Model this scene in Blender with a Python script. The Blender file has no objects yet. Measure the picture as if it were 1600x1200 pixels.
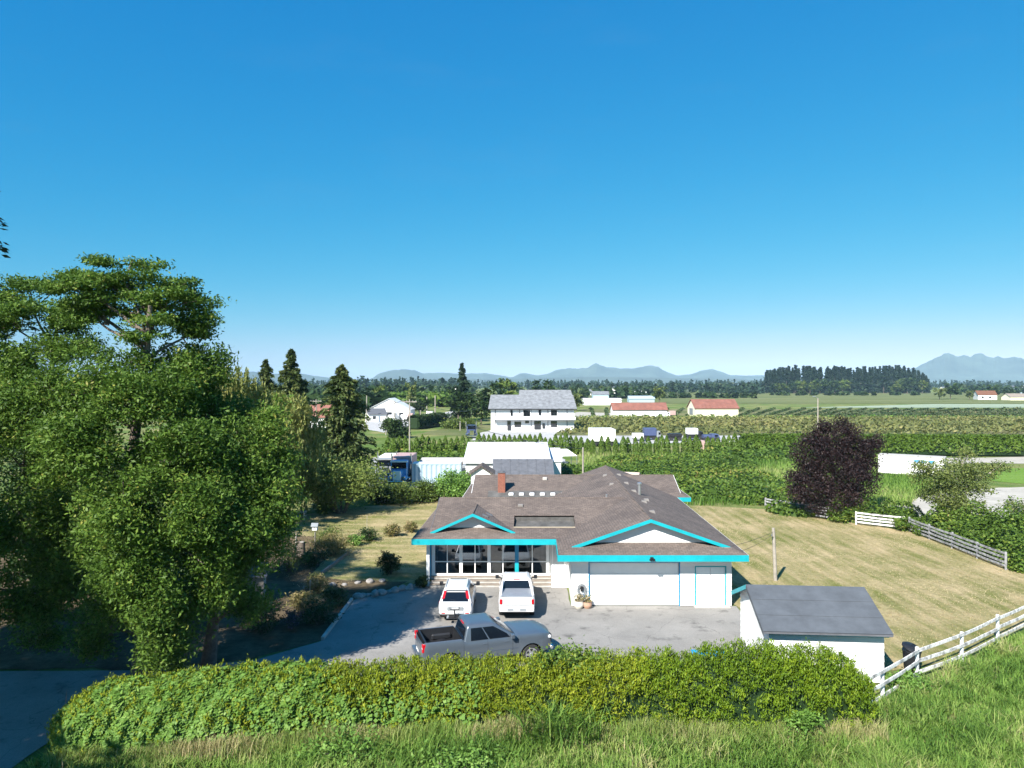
import bpy, bmesh, math, random
import numpy as np
from mathutils import Vector, Matrix

random.seed(7)
RNG = np.random.default_rng(11)
SC = bpy.context.scene
COL = SC.collection

# ------------------------------------------------------------------ camera, sky, sun, exposure
FPX, CAMZ = 1111.0, 12.5
cam_data = bpy.data.cameras.new('camera')
cam_data.sensor_width = 36.0
cam_data.lens = 36.0 * FPX / 1600.0
cam_data.clip_start = 0.2
cam_data.clip_end = 60000.0
cam = bpy.data.objects.new('camera', cam_data)
cam.location = (0, 0, CAMZ)
cam.rotation_euler = (math.radians(90), 0, 0)
COL.objects.link(cam)
SC.camera = cam

HAZE = 0.000062
SUN_TO = Vector((-0.60, -1.0, 1.0)).normalized()
world = bpy.data.worlds.new('World')
SC.world = world
world.use_nodes = True
wn = world.node_tree
for n in list(wn.nodes):
    wn.nodes.remove(n)
w_out = wn.nodes.new('ShaderNodeOutputWorld')
w_bg = wn.nodes.new('ShaderNodeBackground')
w_sky = wn.nodes.new('ShaderNodeTexSky')
w_sky.sky_type = 'NISHITA'
w_sky.sun_disc = False
w_sky.sun_elevation = math.asin(SUN_TO.z)
w_sky.sun_rotation = math.atan2(SUN_TO.x, SUN_TO.y)
w_sky.altitude = 0.0
w_sky.air_density = 1.0
w_sky.dust_density = 0.3
w_sky.ozone_density = 3.0
w_hs = wn.nodes.new('ShaderNodeHueSaturation')
w_hs.inputs['Hue'].default_value = 0.5
w_hs.inputs['Saturation'].default_value = 1.25
w_bg.inputs['Strength'].default_value = 0.068
wn.links.new(w_sky.outputs[0], w_hs.inputs['Color'])
# the clear blue of the photograph: one even colour response over the whole sky
w_sep = wn.nodes.new('ShaderNodeSeparateColor'); w_cmb = wn.nodes.new('ShaderNodeCombineColor')
wn.links.new(w_hs.outputs[0], w_sep.inputs[0])
for ch, (gain, power) in enumerate(((0.150, 1.72), (1.37, 0.60), (2.95, 0.32))):
    w_p = wn.nodes.new('ShaderNodeMath'); w_p.operation = 'POWER'; w_p.inputs[1].default_value = power
    w_m = wn.nodes.new('ShaderNodeMath'); w_m.operation = 'MULTIPLY'; w_m.inputs[1].default_value = gain
    wn.links.new(w_sep.outputs[ch], w_p.inputs[0]); wn.links.new(w_p.outputs[0], w_m.inputs[0]); wn.links.new(w_m.outputs[0], w_cmb.inputs[ch])
# a few very faint high wisps
w_tc = wn.nodes.new('ShaderNodeTexCoord'); w_mp = wn.nodes.new('ShaderNodeMapping'); w_mp.inputs['Scale'].default_value = (2.2, 2.2, 13.0)
w_nz = wn.nodes.new('ShaderNodeTexNoise'); w_nz.inputs['Scale'].default_value = 1.6; w_nz.inputs['Detail'].default_value = 7; w_nz.inputs['Roughness'].default_value = 0.62
w_rp = wn.nodes.new('ShaderNodeMapRange'); w_rp.inputs['From Min'].default_value = 0.56; w_rp.inputs['From Max'].default_value = 0.85; w_rp.inputs['To Max'].default_value = 0.035
w_mx = wn.nodes.new('ShaderNodeMix'); w_mx.data_type = 'RGBA'; w_mx.inputs[7].default_value = (4.2, 4.9, 5.6, 1)
wn.links.new(w_tc.outputs['Generated'], w_mp.inputs['Vector']); wn.links.new(w_mp.outputs[0], w_nz.inputs['Vector'])
wn.links.new(w_nz.outputs['Fac'], w_rp.inputs['Value']); wn.links.new(w_rp.outputs[0], w_mx.inputs[0])
wn.links.new(w_cmb.outputs[0], w_mx.inputs[6]); wn.links.new(w_mx.outputs[2], w_bg.inputs['Color'])
wn.links.new(w_bg.outputs[0], w_out.inputs['Surface'])

sun_data = bpy.data.lights.new('sun', 'SUN')
sun_data.energy = 5.0
sun_data.angle = math.radians(0.53)
sun_data.color = (1.0, 0.95, 0.87)
sun = bpy.data.objects.new('sun', sun_data)
sun.rotation_euler = (-SUN_TO).to_track_quat('-Z', 'Y').to_euler()
sun.location = (-30, -50, 60)
COL.objects.link(sun)

SC.view_settings.view_transform = 'Standard'
SC.view_settings.look = 'None'
SC.view_settings.gamma = 1.0
SC.view_settings.exposure = 1.15
SC.view_settings.use_curve_mapping = False
SC.cycles.max_bounces = 6
SC.cycles.diffuse_bounces = 3
SC.cycles.glossy_bounces = 3
SC.cycles.transmission_bounces = 4
SC.cycles.transparent_max_bounces = 6
SC.cycles.volume_bounces = 0
SC.cycles.use_denoising = True

# ------------------------------------------------------------------ helpers
def G(x, y):
    """photo pixel on the ground -> ground point"""
    Y = CAMZ * FPX / (y - 600.0)
    return ((x - 800.0) * Y / FPX, Y)

def at(x, y, Y):
    """photo pixel at a known distance -> point"""
    return ((x - 800.0) * Y / FPX, Y, CAMZ - (y - 600.0) * Y / FPX)

def thing(name, label, cat, loc=(0, 0, 0), rotz=0.0, group=None):
    o = bpy.data.objects.new(name, None)
    o.empty_display_size = 0.3
    COL.objects.link(o)
    o.location = loc
    o.rotation_euler = (0, 0, rotz)
    tag(o, label, cat, group)
    return o

def tag(o, label=None, cat=None, group=None, kind=None):
    if label: o['label'] = label
    if cat: o['category'] = cat
    if group: o['group'] = group
    if kind: o['kind'] = kind
    return o

def dup(root, loc, rotz=0.0, scale=1.0, label=None):
    def rec(o, parent):
        c = o.copy()
        COL.objects.link(c)
        if parent is not None:
            c.parent = parent
        for ch in list(o.children):
            rec(ch, c)
        return c
    r = rec(root, None)
    r.location = loc
    r.rotation_euler = (0, 0, rotz)
    r.scale = (scale, scale, scale) if not isinstance(scale, tuple) else scale
    if label: r['label'] = label
    return r

class MB:
    def __init__(s):
        s.v = []; s.f = []
    def add(s, verts, faces):
        b = len(s.v)
        s.v.extend([tuple(p) for p in verts])
        s.f.extend([tuple(b + i for i in f) for f in faces])
        return s
    def box(s, x0, x1, y0, y1, z0, z1):
        return s.add([(x0,y0,z0),(x1,y0,z0),(x1,y1,z0),(x0,y1,z0),(x0,y0,z1),(x1,y0,z1),(x1,y1,z1),(x0,y1,z1)],
                     [(3,2,1,0),(4,5,6,7),(0,1,5,4),(1,2,6,5),(2,3,7,6),(3,0,4,7)])
    def cbox(s, x0, x1, y0, y1, z0, z1, b=0.02):
        """box with chamfered edges"""
        bm = bmesh.new()
        bmesh.ops.create_cube(bm, size=1.0)
        for v in bm.verts:
            v.co = Vector(((x0+x1)/2 + v.co.x*(x1-x0), (y0+y1)/2 + v.co.y*(y1-y0), (z0+z1)/2 + v.co.z*(z1-z0)))
        bmesh.ops.bevel(bm, geom=bm.edges[:], offset=b, segments=1, affect='EDGES')
        bm.verts.index_update()
        s.add([v.co[:] for v in bm.verts], [[v.index for v in f.verts] for f in bm.faces])
        bm.free()
        return s
    def slab(s, poly, t):
        """polygon thickened downward by t"""
        n = len(poly)
        vs = list(poly) + [(p[0], p[1], p[2]-t) for p in poly]
        fs = [tuple(range(n)), tuple(range(2*n-1, n-1, -1))]
        for i in range(n):
            j = (i+1) % n
            fs.append((i, n+i, n+j, j))
        return s.add(vs, fs)
    def extr(s, poly, d):
        """polygon extruded by vector d"""
        n = len(poly)
        vs = list(poly) + [(p[0]+d[0], p[1]+d[1], p[2]+d[2]) for p in poly]
        fs = [tuple(range(n)), tuple(range(2*n-1, n-1, -1))]
        for i in range(n):
            j = (i+1) % n
            fs.append((i, n+i, n+j, j))
        return s.add(vs, fs)
    def tube(s, path, rad, n=8, cap=True):
        if not hasattr(rad, '__len__'):
            rad = [rad]*len(path)
        P = [Vector(p) for p in path]
        b = len(s.v)
        up = Vector((0, 0, 1))
        ref = None
        for i, p in enumerate(P):
            d = (P[min(i+1, len(P)-1)] - P[max(i-1, 0)])
            if d.length < 1e-9: d = Vector((0, 0, 1))
            d.normalize()
            if ref is None:
                a = d.cross(up)
                if a.length < 1e-3: a = Vector((1, 0, 0))
            else:
                a = ref - d*ref.dot(d)
            a.normalize(); ref = a
            c = d.cross(a)
            for k in range(n):
                t = 2*math.pi*k/n
                s.v.append(tuple(p + (a*math.cos(t) + c*math.sin(t))*rad[i]))
        for i in range(len(P)-1):
            for k in range(n):
                k2 = (k+1) % n
                s.f.append((b+i*n+k, b+i*n+k2, b+(i+1)*n+k2, b+(i+1)*n+k))
        if cap:
            s.f.append(tuple(b+k for k in range(n-1, -1, -1)))
            m = b+(len(P)-1)*n
            s.f.append(tuple(m+k for k in range(n)))
        return s
    def lathe(s, prof, org=(0,0,0), axis='z', n=20):
        """prof: list of (r, h)"""
        b = len(s.v)
        for r, h in prof:
            for k in range(n):
                t = 2*math.pi*k/n
                a, c = r*math.cos(t), r*math.sin(t)
                if axis == 'z': p = (a, c, h)
                elif axis == 'y': p = (a, h, c)
                else: p = (h, a, c)
                s.v.append((org[0]+p[0], org[1]+p[1], org[2]+p[2]))
        for i in range(len(prof)-1):
            for k in range(n):
                k2 = (k+1) % n
                s.f.append((b+i*n+k, b+i*n+k2, b+(i+1)*n+k2, b+(i+1)*n+k))
        s.f.append(tuple(b+k for k in range(n-1, -1, -1)))
        m = b+(len(prof)-1)*n
        s.f.append(tuple(m+k for k in range(n)))
        return s
    def grid(s, rows, close=False):
        b = len(s.v)
        m = len(rows[0])
        for r in rows: s.v.extend([tuple(p) for p in r])
        for i in range(len(rows)-1):
            for k in range(m if close else m-1):
                k2 = (k+1) % m
                s.f.append((b+i*m+k, b+i*m+k2, b+(i+1)*m+k2, b+(i+1)*m+k))
        return s
    def build(s, name, mat, parent=None, smooth=None, off=None, fn=None, fix=True):
        v = s.v
        if fn: v = [fn(p) for p in v]
        if off: v = [(p[0]-off[0], p[1]-off[1], p[2]-off[2]) for p in v]
        me = bpy.data.meshes.new(name)
        me.from_pydata(v, [], s.f)
        if fix:
            bm = bmesh.new(); bm.from_mesh(me)
            bmesh.ops.recalc_face_normals(bm, faces=bm.faces[:])
            bm.to_mesh(me); bm.free()
        if smooth is not None:
            me.polygons.foreach_set('use_smooth', [True]*len(me.polygons))
            me.set_sharp_from_angle(angle=math.radians(smooth))
        me.materials.append(mat)
        o = bpy.data.objects.new(name, me)
        COL.objects.link(o)
        if parent is not None: o.parent = parent
        return o

def mesh_obj(name, me, mat, parent=None):
    if mat and not me.materials: me.materials.append(mat)
    o = bpy.data.objects.new(name, me)
    COL.objects.link(o)
    if parent is not None: o.parent = parent
    return o

# ------------------------------------------------------------------ materials
def new_mat(name):
    m = bpy.data.materials.new(name)
    m.use_nodes = True
    nt = m.node_tree
    return m, nt, nt.nodes['Principled BSDF'], nt.links

def ramp(nt, stops):
    r = nt.nodes.new('ShaderNodeValToRGB')
    e = r.color_ramp.elements
    while len(e) < len(stops): e.new(0.5)
    for k, (p, c) in enumerate(stops):
        e[k].position = p
        e[k].color = (c[0], c[1], c[2], 1)
    return r

def plain(name, col, rough=0.6, metal=0.0, var=0.12, scale=3.0, bump=0.0, spec=0.5, coat=0.0, detail=6.0, bscale=None, lo=.3, hi=.7):
    m, nt, b, L = new_mat(name)
    tc = nt.nodes.new('ShaderNodeTexCoord')
    nz = nt.nodes.new('ShaderNodeTexNoise')
    nz.inputs['Scale'].default_value = scale
    nz.inputs['Detail'].default_value = detail
    nz.inputs['Roughness'].default_value = 0.65
    L.new(tc.outputs['Object'], nz.inputs['Vector'])
    cl = [c*(1-var) for c in col]; ch = [min(1, c*(1+var)) for c in col]
    r = ramp(nt, [(lo, cl), (hi, ch)])
    L.new(nz.outputs['Fac'], r.inputs[0])
    L.new(r.outputs[0], b.inputs['Base Color'])
    b.inputs['Roughness'].default_value = rough
    b.inputs['Metallic'].default_value = metal
    b.inputs['Specular IOR Level'].default_value = spec
    b.inputs['Coat Weight'].default_value = coat
    if bump:
        bp = nt.nodes.new('ShaderNodeBump')
        bp.inputs['Strength'].default_value = bump
        bp.inputs['Distance'].default_value = 0.02
        if bscale:
            n2 = nt.nodes.new('ShaderNodeTexNoise')
            n2.inputs['Scale'].default_value = bscale
            n2.inputs['Detail'].default_value = 4
            L.new(tc.outputs['Object'], n2.inputs['Vector'])
            L.new(n2.outputs['Fac'], bp.inputs['Height'])
        else:
            L.new(nz.outputs['Fac'], bp.inputs['Height'])
        L.new(bp.outputs[0], b.inputs['Normal'])
    return m

def leaf_mat(name, stops, trans=0.3, rough=0.55):
    """leaf colour from the per-face 'tint' attribute, some light let through"""
    m, nt, b, L = new_mat(name)
    a = nt.nodes.new('ShaderNodeAttribute')
    a.attribute_name = 'tint'
    r = ramp(nt, stops)
    L.new(a.outputs['Fac'], r.inputs[0])
    L.new(r.outputs[0], b.inputs['Base Color'])
    b.inputs['Roughness'].default_value = rough
    b.inputs['Specular IOR Level'].default_value = 0.25
    t = nt.nodes.new('ShaderNodeBsdfTranslucent')
    L.new(r.outputs[0], t.inputs['Color'])
    mx = nt.nodes.new('ShaderNodeMixShader')
    mx.inputs[0].default_value = trans
    L.new(b.outputs[0], mx.inputs[1])
    L.new(t.outputs[0], mx.inputs[2])
    out = [n for n in nt.nodes if n.type == 'OUTPUT_MATERIAL'][0]
    L.new(mx.outputs[0], out.inputs['Surface'])
    return m

def pos_node(nt, sx=1, sy=1, sz=1, rot=0.0):
    g = nt.nodes.new('ShaderNodeNewGeometry')
    mp = nt.nodes.new('ShaderNodeMapping')
    mp.inputs['Scale'].default_value = (sx, sy, sz)
    mp.inputs['Rotation'].default_value = (0, 0, rot)
    nt.links.new(g.outputs['Position'], mp.inputs['Vector'])
    return mp.outputs[0]

def noise(nt, vec, scale, detail=6, rough=0.6):
    n = nt.nodes.new('ShaderNodeTexNoise')
    n.inputs['Scale'].default_value = scale
    n.inputs['Detail'].default_value = detail
    n.inputs['Roughness'].default_value = rough
    nt.links.new(vec, n.inputs['Vector'])
    return n.outputs['Fac']

def mixc(nt, fac, a, b, mode='MIX'):
    n = nt.nodes.new('ShaderNodeMix')
    n.data_type = 'RGBA'
    n.blend_type = mode
    for sock, val in ((n.inputs[0], fac), (n.inputs[6], a), (n.inputs[7], b)):
        if hasattr(val, 'node'): nt.links.new(val, sock)
        elif isinstance(val, (int, float)): sock.default_value = val
        else: sock.default_value = (val[0], val[1], val[2], 1)
    return n.outputs[2]

def rampf(nt, fac, a, b):
    r = ramp(nt, [(a, (0, 0, 0)), (b, (1, 1, 1))])
    nt.links.new(fac, r.inputs[0])
    return r.outputs[0]

def grass_mat(name, green, straw, mixlo, mixhi, big=0.15, streak=None, bump=0.6, dirt=None):
    m, nt, b, L = new_mat(name)
    p = pos_node(nt)
    n1 = noise(nt, p, big, 5, 0.6)
    f1 = rampf(nt, n1, mixlo, mixhi)
    n2 = noise(nt, p, 3.0, 8, 0.75)
    if streak:
        ps = pos_node(nt, streak[0], streak[1], 1, streak[2])
        n3 = noise(nt, ps, 1.0, 5, 0.6)
        f1 = mixc(nt, 0.5, f1, rampf(nt, n3, 0.38, 0.62))
    c = mixc(nt, f1, green, straw)
    if dirt:
        n5 = noise(nt, p, 0.33, 6, 0.7)
        c = mixc(nt, rampf(nt, n5, 0.62, 0.74), c, dirt)
    r2 = ramp(nt, [(0.25, (0.55, 0.55, 0.5)), (0.75, (1.35, 1.35, 1.3))])
    L.new(n2, r2.inputs[0])
    c = mixc(nt, 1.0, c, r2.outputs[0], 'MULTIPLY')
    L.new(c, b.inputs['Base Color'])
    b.inputs['Roughness'].default_value = 0.95
    b.inputs['Specular IOR Level'].default_value = 0.1
    n4 = noise(nt, p, 9.0, 6, 0.8)
    bp = nt.nodes.new('ShaderNodeBump')
    bp.inputs['Strength'].default_value = bump
    bp.inputs['Distance'].default_value = 0.08
    L.new(n4, bp.inputs['Height'])
    L.new(bp.outputs[0], b.inputs['Normal'])
    return m

def shingle_mat(name, along='X'):
    """laminated shingles: staggered tabs in rows along the eave"""
    m, nt, b, L = new_mat(name)
    g = nt.nodes.new('ShaderNodeNewGeometry')
    sp = nt.nodes.new('ShaderNodeSeparateXYZ')
    cb = nt.nodes.new('ShaderNodeCombineXYZ')
    L.new(g.outputs['Position'], sp.inputs[0])
    if along == 'X':
        L.new(sp.outputs[0], cb.inputs[0]); L.new(sp.outputs[1], cb.inputs[1])
    else:
        L.new(sp.outputs[1], cb.inputs[0]); L.new(sp.outputs[0], cb.inputs[1])
    br = nt.nodes.new('ShaderNodeTexBrick')
    br.inputs['Scale'].default_value = 1.0
    br.inputs['Brick Width'].default_value = 0.30
    br.inputs['Row Height'].default_value = 0.145
    br.inputs['Mortar Size'].default_value = 0.010
    br.inputs['Mortar Smooth'].default_value = 0.3
    br.inputs['Bias'].default_value = 0.0
    br.inputs['Color1'].default_value = (0.165, 0.133, 0.116, 1)
    br.inputs['Color2'].default_value = (0.120, 0.097, 0.086, 1)
    br.inputs['Mortar'].default_value = (0.065, 0.056, 0.05, 1)
    L.new(cb.outputs[0], br.inputs['Vector'])
    p = pos_node(nt)
    n1 = noise(nt, p, 0.5, 6, 0.7)
    r1 = ramp(nt, [(0.3, (0.72, 0.72, 0.74)), (0.7, (1.22, 1.2, 1.18))])
    L.new(n1, r1.inputs[0])
    n2 = noise(nt, p, 14.0, 4, 0.7)
    r2 = ramp(nt, [(0.3, (0.78, 0.78, 0.78)), (0.7, (1.2, 1.2, 1.2))])
    L.new(n2, r2.inputs[0])
    c = mixc(nt, 1.0, br.outputs['Color'], r1.outputs[0], 'MULTIPLY')
    c = mixc(nt, 1.0, c, r2.outputs[0], 'MULTIPLY')
    L.new(c, b.inputs['Base Color'])
    b.inputs['Roughness'].default_value = 0.9
    b.inputs['Specular IOR Level'].default_value = 0.25
    bp = nt.nodes.new('ShaderNodeBump')
    bp.inputs['Strength'].default_value = 0.5
    bp.inputs['Distance'].default_value = 0.015
    L.new(br.outputs['Fac'], bp.inputs['Height'])
    bp.invert = True
    L.new(bp.outputs[0], b.inputs['Normal'])
    return m

def asphalt_mat(name, a, b_, crack=True):
    m, nt, b, L = new_mat(name)
    p = pos_node(nt)
    n1 = noise(nt, p, 0.28, 7, 0.65)
    r1 = ramp(nt, [(0.3, a), (0.7, b_)])
    L.new(n1, r1.inputs[0])
    n2 = noise(nt, p, 25.0, 4, 0.7)
    r2 = ramp(nt, [(0.3, (0.8, 0.8, 0.8)), (0.7, (1.2, 1.2, 1.2))])
    L.new(n2, r2.inputs[0])
    c = mixc(nt, 1.0, r1.outputs[0], r2.outputs[0], 'MULTIPLY')
    n3 = noise(nt, p, 0.9, 5, 0.6)
    c = mixc(nt, rampf(nt, n3, 0.57, 0.72), c, [x*0.55 for x in a])
    if crack:
        vo = nt.nodes.new('ShaderNodeTexVoronoi')
        vo.feature = 'DISTANCE_TO_EDGE'
        vo.inputs['Scale'].default_value = 0.22
        wv = nt.nodes.new('ShaderNodeVectorMath'); wv.operation = 'ADD'
        nzc = nt.nodes.new('ShaderNodeTexNoise'); nzc.inputs['Scale'].default_value = 0.9; nzc.inputs['Detail'].default_value = 5
        L.new(p, nzc.inputs['Vector'])
        L.new(p, wv.inputs[0]); L.new(nzc.outputs['Color'], wv.inputs[1])
        L.new(wv.outputs[0], vo.inputs['Vector'])
        r3 = ramp(nt, [(0.0, (.55, .55, .55)), (0.003, (0, 0, 0))])
        L.new(vo.outputs['Distance'], r3.inputs[0])
        c = mixc(nt, r3.outputs[0], c, (0.06, 0.055, 0.05))
    L.new(c, b.inputs['Base Color'])
    b.inputs['Roughness'].default_value = 0.9
    b.inputs['Specular IOR Level'].default_value = 0.25
    bp = nt.nodes.new('ShaderNodeBump')
    bp.inputs['Strength'].default_value = 0.25
    bp.inputs['Distance'].default_value = 0.01
    L.new(n2, bp.inputs['Height'])
    L.new(bp.outputs[0], b.inputs['Normal'])
    return m

M = {}
M['white'] = plain('white_paint', (0.80, 0.80, 0.79), 0.55, var=0.05, scale=1.5)
M['siding'] = plain('white_siding', (0.70, 0.70, 0.69), 0.6, var=0.07, scale=0.8)
M['cyan'] = plain('turquoise_trim', (0.0, 0.32, 0.37), 0.55, var=0.16, scale=1.2)
M['blue'] = plain('blue_paint', (0.01, 0.22, 0.42), 0.5, var=0.1)
M['shingle_x'] = shingle_mat('shingle_rows_x', 'X')
M['shingle_y'] = shingle_mat('shingle_rows_y', 'Y')
M['membrane'] = plain('dark_membrane', (0.085, 0.082, 0.078), 0.85, var=0.5, scale=1.6, bump=0.3)
M['rollroof'] = plain('grey_roll_roofing', (0.078, 0.088, 0.102), 0.8, var=0.22, scale=1.2, bump=0.3, bscale=30)
M['darkroof'] = plain('dark_grey_roofing', (0.10, 0.105, 0.12), 0.8, var=0.25, scale=2)
M['slate'] = plain('grey_slate_roof', (0.17, 0.18, 0.195), 0.85, var=0.35, scale=1.2)
M['whitemetal'] = plain('white_metal_roof', (0.68, 0.69, 0.70), 0.45, var=0.05, scale=0.5)
M['redroof'] = plain('rusty_red_roof', (0.21, 0.085, 0.062), 0.8, var=0.25, scale=0.6)
M['cream'] = plain('cream_wall', (0.78, 0.74, 0.55), 0.7, var=0.05)
M['concrete'] = plain('concrete', (0.42, 0.40, 0.37), 0.9, var=0.2, scale=2.5, bump=0.3)
M['wood'] = plain('weathered_wood', (0.24, 0.20, 0.165), 0.85, var=0.3, scale=4, bump=0.3)
M['polewood'] = plain('pole_wood', (0.30, 0.27, 0.23), 0.9, var=0.25, scale=3)
M['fencewhite'] = plain('peeling_white_paint', (0.52, 0.51, 0.50), 0.75, var=0.58, scale=3.2, detail=9, lo=.36, hi=.58)
M['fencegrey'] = plain('weathered_grey_rail', (0.26, 0.26, 0.27), 0.8, var=0.5, scale=4, detail=8, lo=.38, hi=.6)
M['brick'] = plain('red_brick', (0.27, 0.10, 0.065), 0.85, var=0.3, scale=8, bump=0.4)
M['mortar'] = plain('mortar', (0.33, 0.28, 0.24), 0.9, var=0.2)
M['black'] = plain('black_plastic', (0.012, 0.013, 0.016), 0.5, var=0.2)
M['rubber'] = plain('tyre_rubber', (0.022, 0.022, 0.023), 0.85, var=0.2)
M['metal'] = plain('galvanised_metal', (0.55, 0.56, 0.57), 0.35, metal=0.8, var=0.1)
M['alloy'] = plain('wheel_alloy', (0.55, 0.56, 0.58), 0.3, metal=0.8, var=0.08)
M['chrome'] = plain('chrome', (0.75, 0.75, 0.76), 0.12, metal=1.0, var=0.03)
M['redlens'] = plain('red_lens', (0.45, 0.008, 0.015), 0.15, var=0.15, scale=10)
M['clearlens'] = plain('clear_lens', (0.6, 0.62, 0.65), 0.1, var=0.1)
M['silverpaint'] = plain('silver_blue_paint', (0.115, 0.142, 0.175), 0.30, metal=0.45, var=0.04, coat=0.6, scale=1)
M['whitepaint'] = plain('white_car_paint', (0.66, 0.67, 0.68), 0.3, var=0.03, coat=0.6, scale=1)
M['terracotta'] = plain('terracotta', (0.42, 0.26, 0.18), 0.85, var=0.2)
M['paleplastic'] = plain('pale_pot', (0.62, 0.58, 0.50), 0.8, var=0.15)
M['rust'] = plain('rusty_pale_tank', (0.55, 0.42, 0.36), 0.7, var=0.25)
M['bark'] = plain('bark', (0.13, 0.105, 0.085), 0.95, var=0.4, scale=5, bump=0.6)
M['palebark'] = plain('pale_bark', (0.36, 0.33, 0.28), 0.95, var=0.3, scale=5, bump=0.4)
M['stone'] = plain('garden_stone', (0.27, 0.255, 0.24), 0.9, var=0.3, scale=3, bump=0.5)
M['soil'] = grass_mat('soil_and_tree_shade', (0.07, 0.055, 0.035), (0.17, 0.13, 0.085), 0.35, 0.65, 0.6, bump=1.0)
M['truckblue'] = plain('truck_blue', (0.06, 0.27, 0.56), 0.3, var=0.1, coat=0.5)
M['contwhite'] = plain('container_paint', (0.36, 0.47, 0.55), 0.5, var=0.08)
M['greybody'] = plain('grey_body', (0.22, 0.24, 0.26), 0.5, var=0.15)
M['darkblue'] = plain('dark_blue_body', (0.06, 0.08, 0.17), 0.4, var=0.2)
M['pinkbody'] = plain('faded_red_body', (0.45, 0.30, 0.28), 0.6, var=0.2)
M['interior'] = plain('dark_interior', (0.03, 0.026, 0.022), 0.8, var=0.4)
M['brownwood'] = plain('brown_door_wood', (0.16, 0.07, 0.035), 0.6, var=0.2)

def glass_mat(name, base, ior, rough=0.03, wavy_=True):
    m, nt, b, L = new_mat(name)
    b.inputs['Base Color'].default_value = (*base, 1)
    b.inputs['Roughness'].default_value = rough
    b.inputs['IOR'].default_value = ior
    if not wavy_: return m
    p = pos_node(nt)
    bp = nt.nodes.new('ShaderNodeBump')
    bp.inputs['Strength'].default_value = 0.03
    L.new(noise(nt, p, 1.2, 2), bp.inputs['Height'])
    L.new(bp.outputs[0], b.inputs['Normal'])
    return m
M['glass'] = glass_mat('window_glass', (0.012, 0.014, 0.018), 1.9)
M['carglass'] = glass_mat('car_glass', (0.005, 0.008, 0.014), 1.5, 0.14, False)
def porch_glass(name):
    m, nt, b, L = new_mat(name)
    gl = nt.nodes.new('ShaderNodeBsdfGlossy'); gl.inputs['Roughness'].default_value = 0.02
    gl.inputs['Color'].default_value = (0.9, 0.93, 0.95, 1)
    tr = nt.nodes.new('ShaderNodeBsdfTransparent'); tr.inputs['Color'].default_value = (0.42, 0.45, 0.47, 1)
    mx = nt.nodes.new('ShaderNodeMixShader'); mx.inputs[0].default_value = 0.16
    L.new(tr.outputs[0], mx.inputs[1]); L.new(gl.outputs[0], mx.inputs[2])
    out = [n for n in nt.nodes if n.type == 'OUTPUT_MATERIAL'][0]
    L.new(mx.outputs[0], out.inputs['Surface'])
    return m
M['porchglass'] = porch_glass('porch_glass')

# leaves
M['l_locust'] = leaf_mat('locust_leaf', [(0, (0.045, 0.095, 0.014)), (0.5, (0.095, 0.175, 0.024)), (0.85, (0.16, 0.25, 0.04)), (1, (0.29, 0.29, 0.06))], 0.34)
M['l_hedge'] = leaf_mat('cedar_spray', [(0, (0.065, 0.11, 0.006)), (0.5, (0.165, 0.215, 0.011)), (1, (0.30, 0.325, 0.022))], 0.22)
M['l_hedge2'] = leaf_mat('cedar_spray_fresh', [(0, (0.055, 0.11, 0.006)), (0.5, (0.13, 0.21, 0.010)), (1, (0.235, 0.31, 0.020))], 0.22)
M['l_vine'] = leaf_mat('vine_leaf', [(0, (0.07, 0.15, 0.025)), (0.6, (0.14, 0.26, 0.045)), (1, (0.24, 0.36, 0.09))], 0.28)
M['l_bramble'] = leaf_mat('bramble_leaf', [(0, (0.05, 0.095, 0.014)), (0.5, (0.105, 0.18, 0.026)), (0.85, (0.19, 0.24, 0.04)), (1, (0.32, 0.25, 0.08))], 0.25)
M['l_grass'] = leaf_mat('grass_blade', [(0, (0.065, 0.145, 0.02)), (0.42, (0.175, 0.295, 0.05)), (0.70, (0.31, 0.37, 0.11)), (1, (0.52, 0.44, 0.24))], 0.35, 0.7)
M['l_straw'] = leaf_mat('straw_blade', [(0, (0.16, 0.18, 0.05)), (0.45, (0.35, 0.28, 0.15)), (1, (0.52, 0.43, 0.27))], 0.3, 0.8)
M['l_weed'] = leaf_mat('dry_weed', [(0, (0.10, 0.13, 0.03)), (0.5, (0.24, 0.20, 0.08)), (1, (0.42, 0.33, 0.18))], 0.3, 0.8)
M['l_willow'] = leaf_mat('willow_leaf', [(0, (0.11, 0.15, 0.03)), (0.5, (0.23, 0.26, 0.07)), (1, (0.38, 0.37, 0.13))], 0.35)
M['l_conifer'] = leaf_mat('conifer_needle', [(0, (0.035, 0.06, 0.018)), (0.5, (0.075, 0.11, 0.03)), (1, (0.15, 0.16, 0.05))], 0.15)
M['l_fir'] = leaf_mat('fir_needle', [(0, (0.014, 0.034, 0.018)), (0.6, (0.028, 0.055, 0.026)), (1, (0.05, 0.075, 0.03))], 0.1)
M['l_plum'] = leaf_mat('plum_leaf', [(0, (0.014, 0.008, 0.009)), (0.6, (0.032, 0.018, 0.019)), (1, (0.066, 0.040, 0.036))], 0.2)
M['l_pale'] = leaf_mat('pale_leaf', [(0, (0.08, 0.12, 0.03)), (0.5, (0.15, 0.19, 0.05)), (1, (0.26, 0.28, 0.09))], 0.3)
M['l_round'] = leaf_mat('round_tree_leaf', [(0, (0.08, 0.125, 0.025)), (0.5, (0.16, 0.215, 0.045)), (1, (0.28, 0.31, 0.08))], 0.3)
M['l_shrub'] = leaf_mat('shrub_leaf', [(0, (0.045, 0.08, 0.015)), (0.5, (0.10, 0.15, 0.028)), (1, (0.19, 0.21, 0.05))], 0.25)
M['l_dark'] = leaf_mat('dark_leaf', [(0, (0.018, 0.04, 0.012)), (0.6, (0.04, 0.075, 0.02)), (1, (0.09, 0.12, 0.03))], 0.2)
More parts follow.
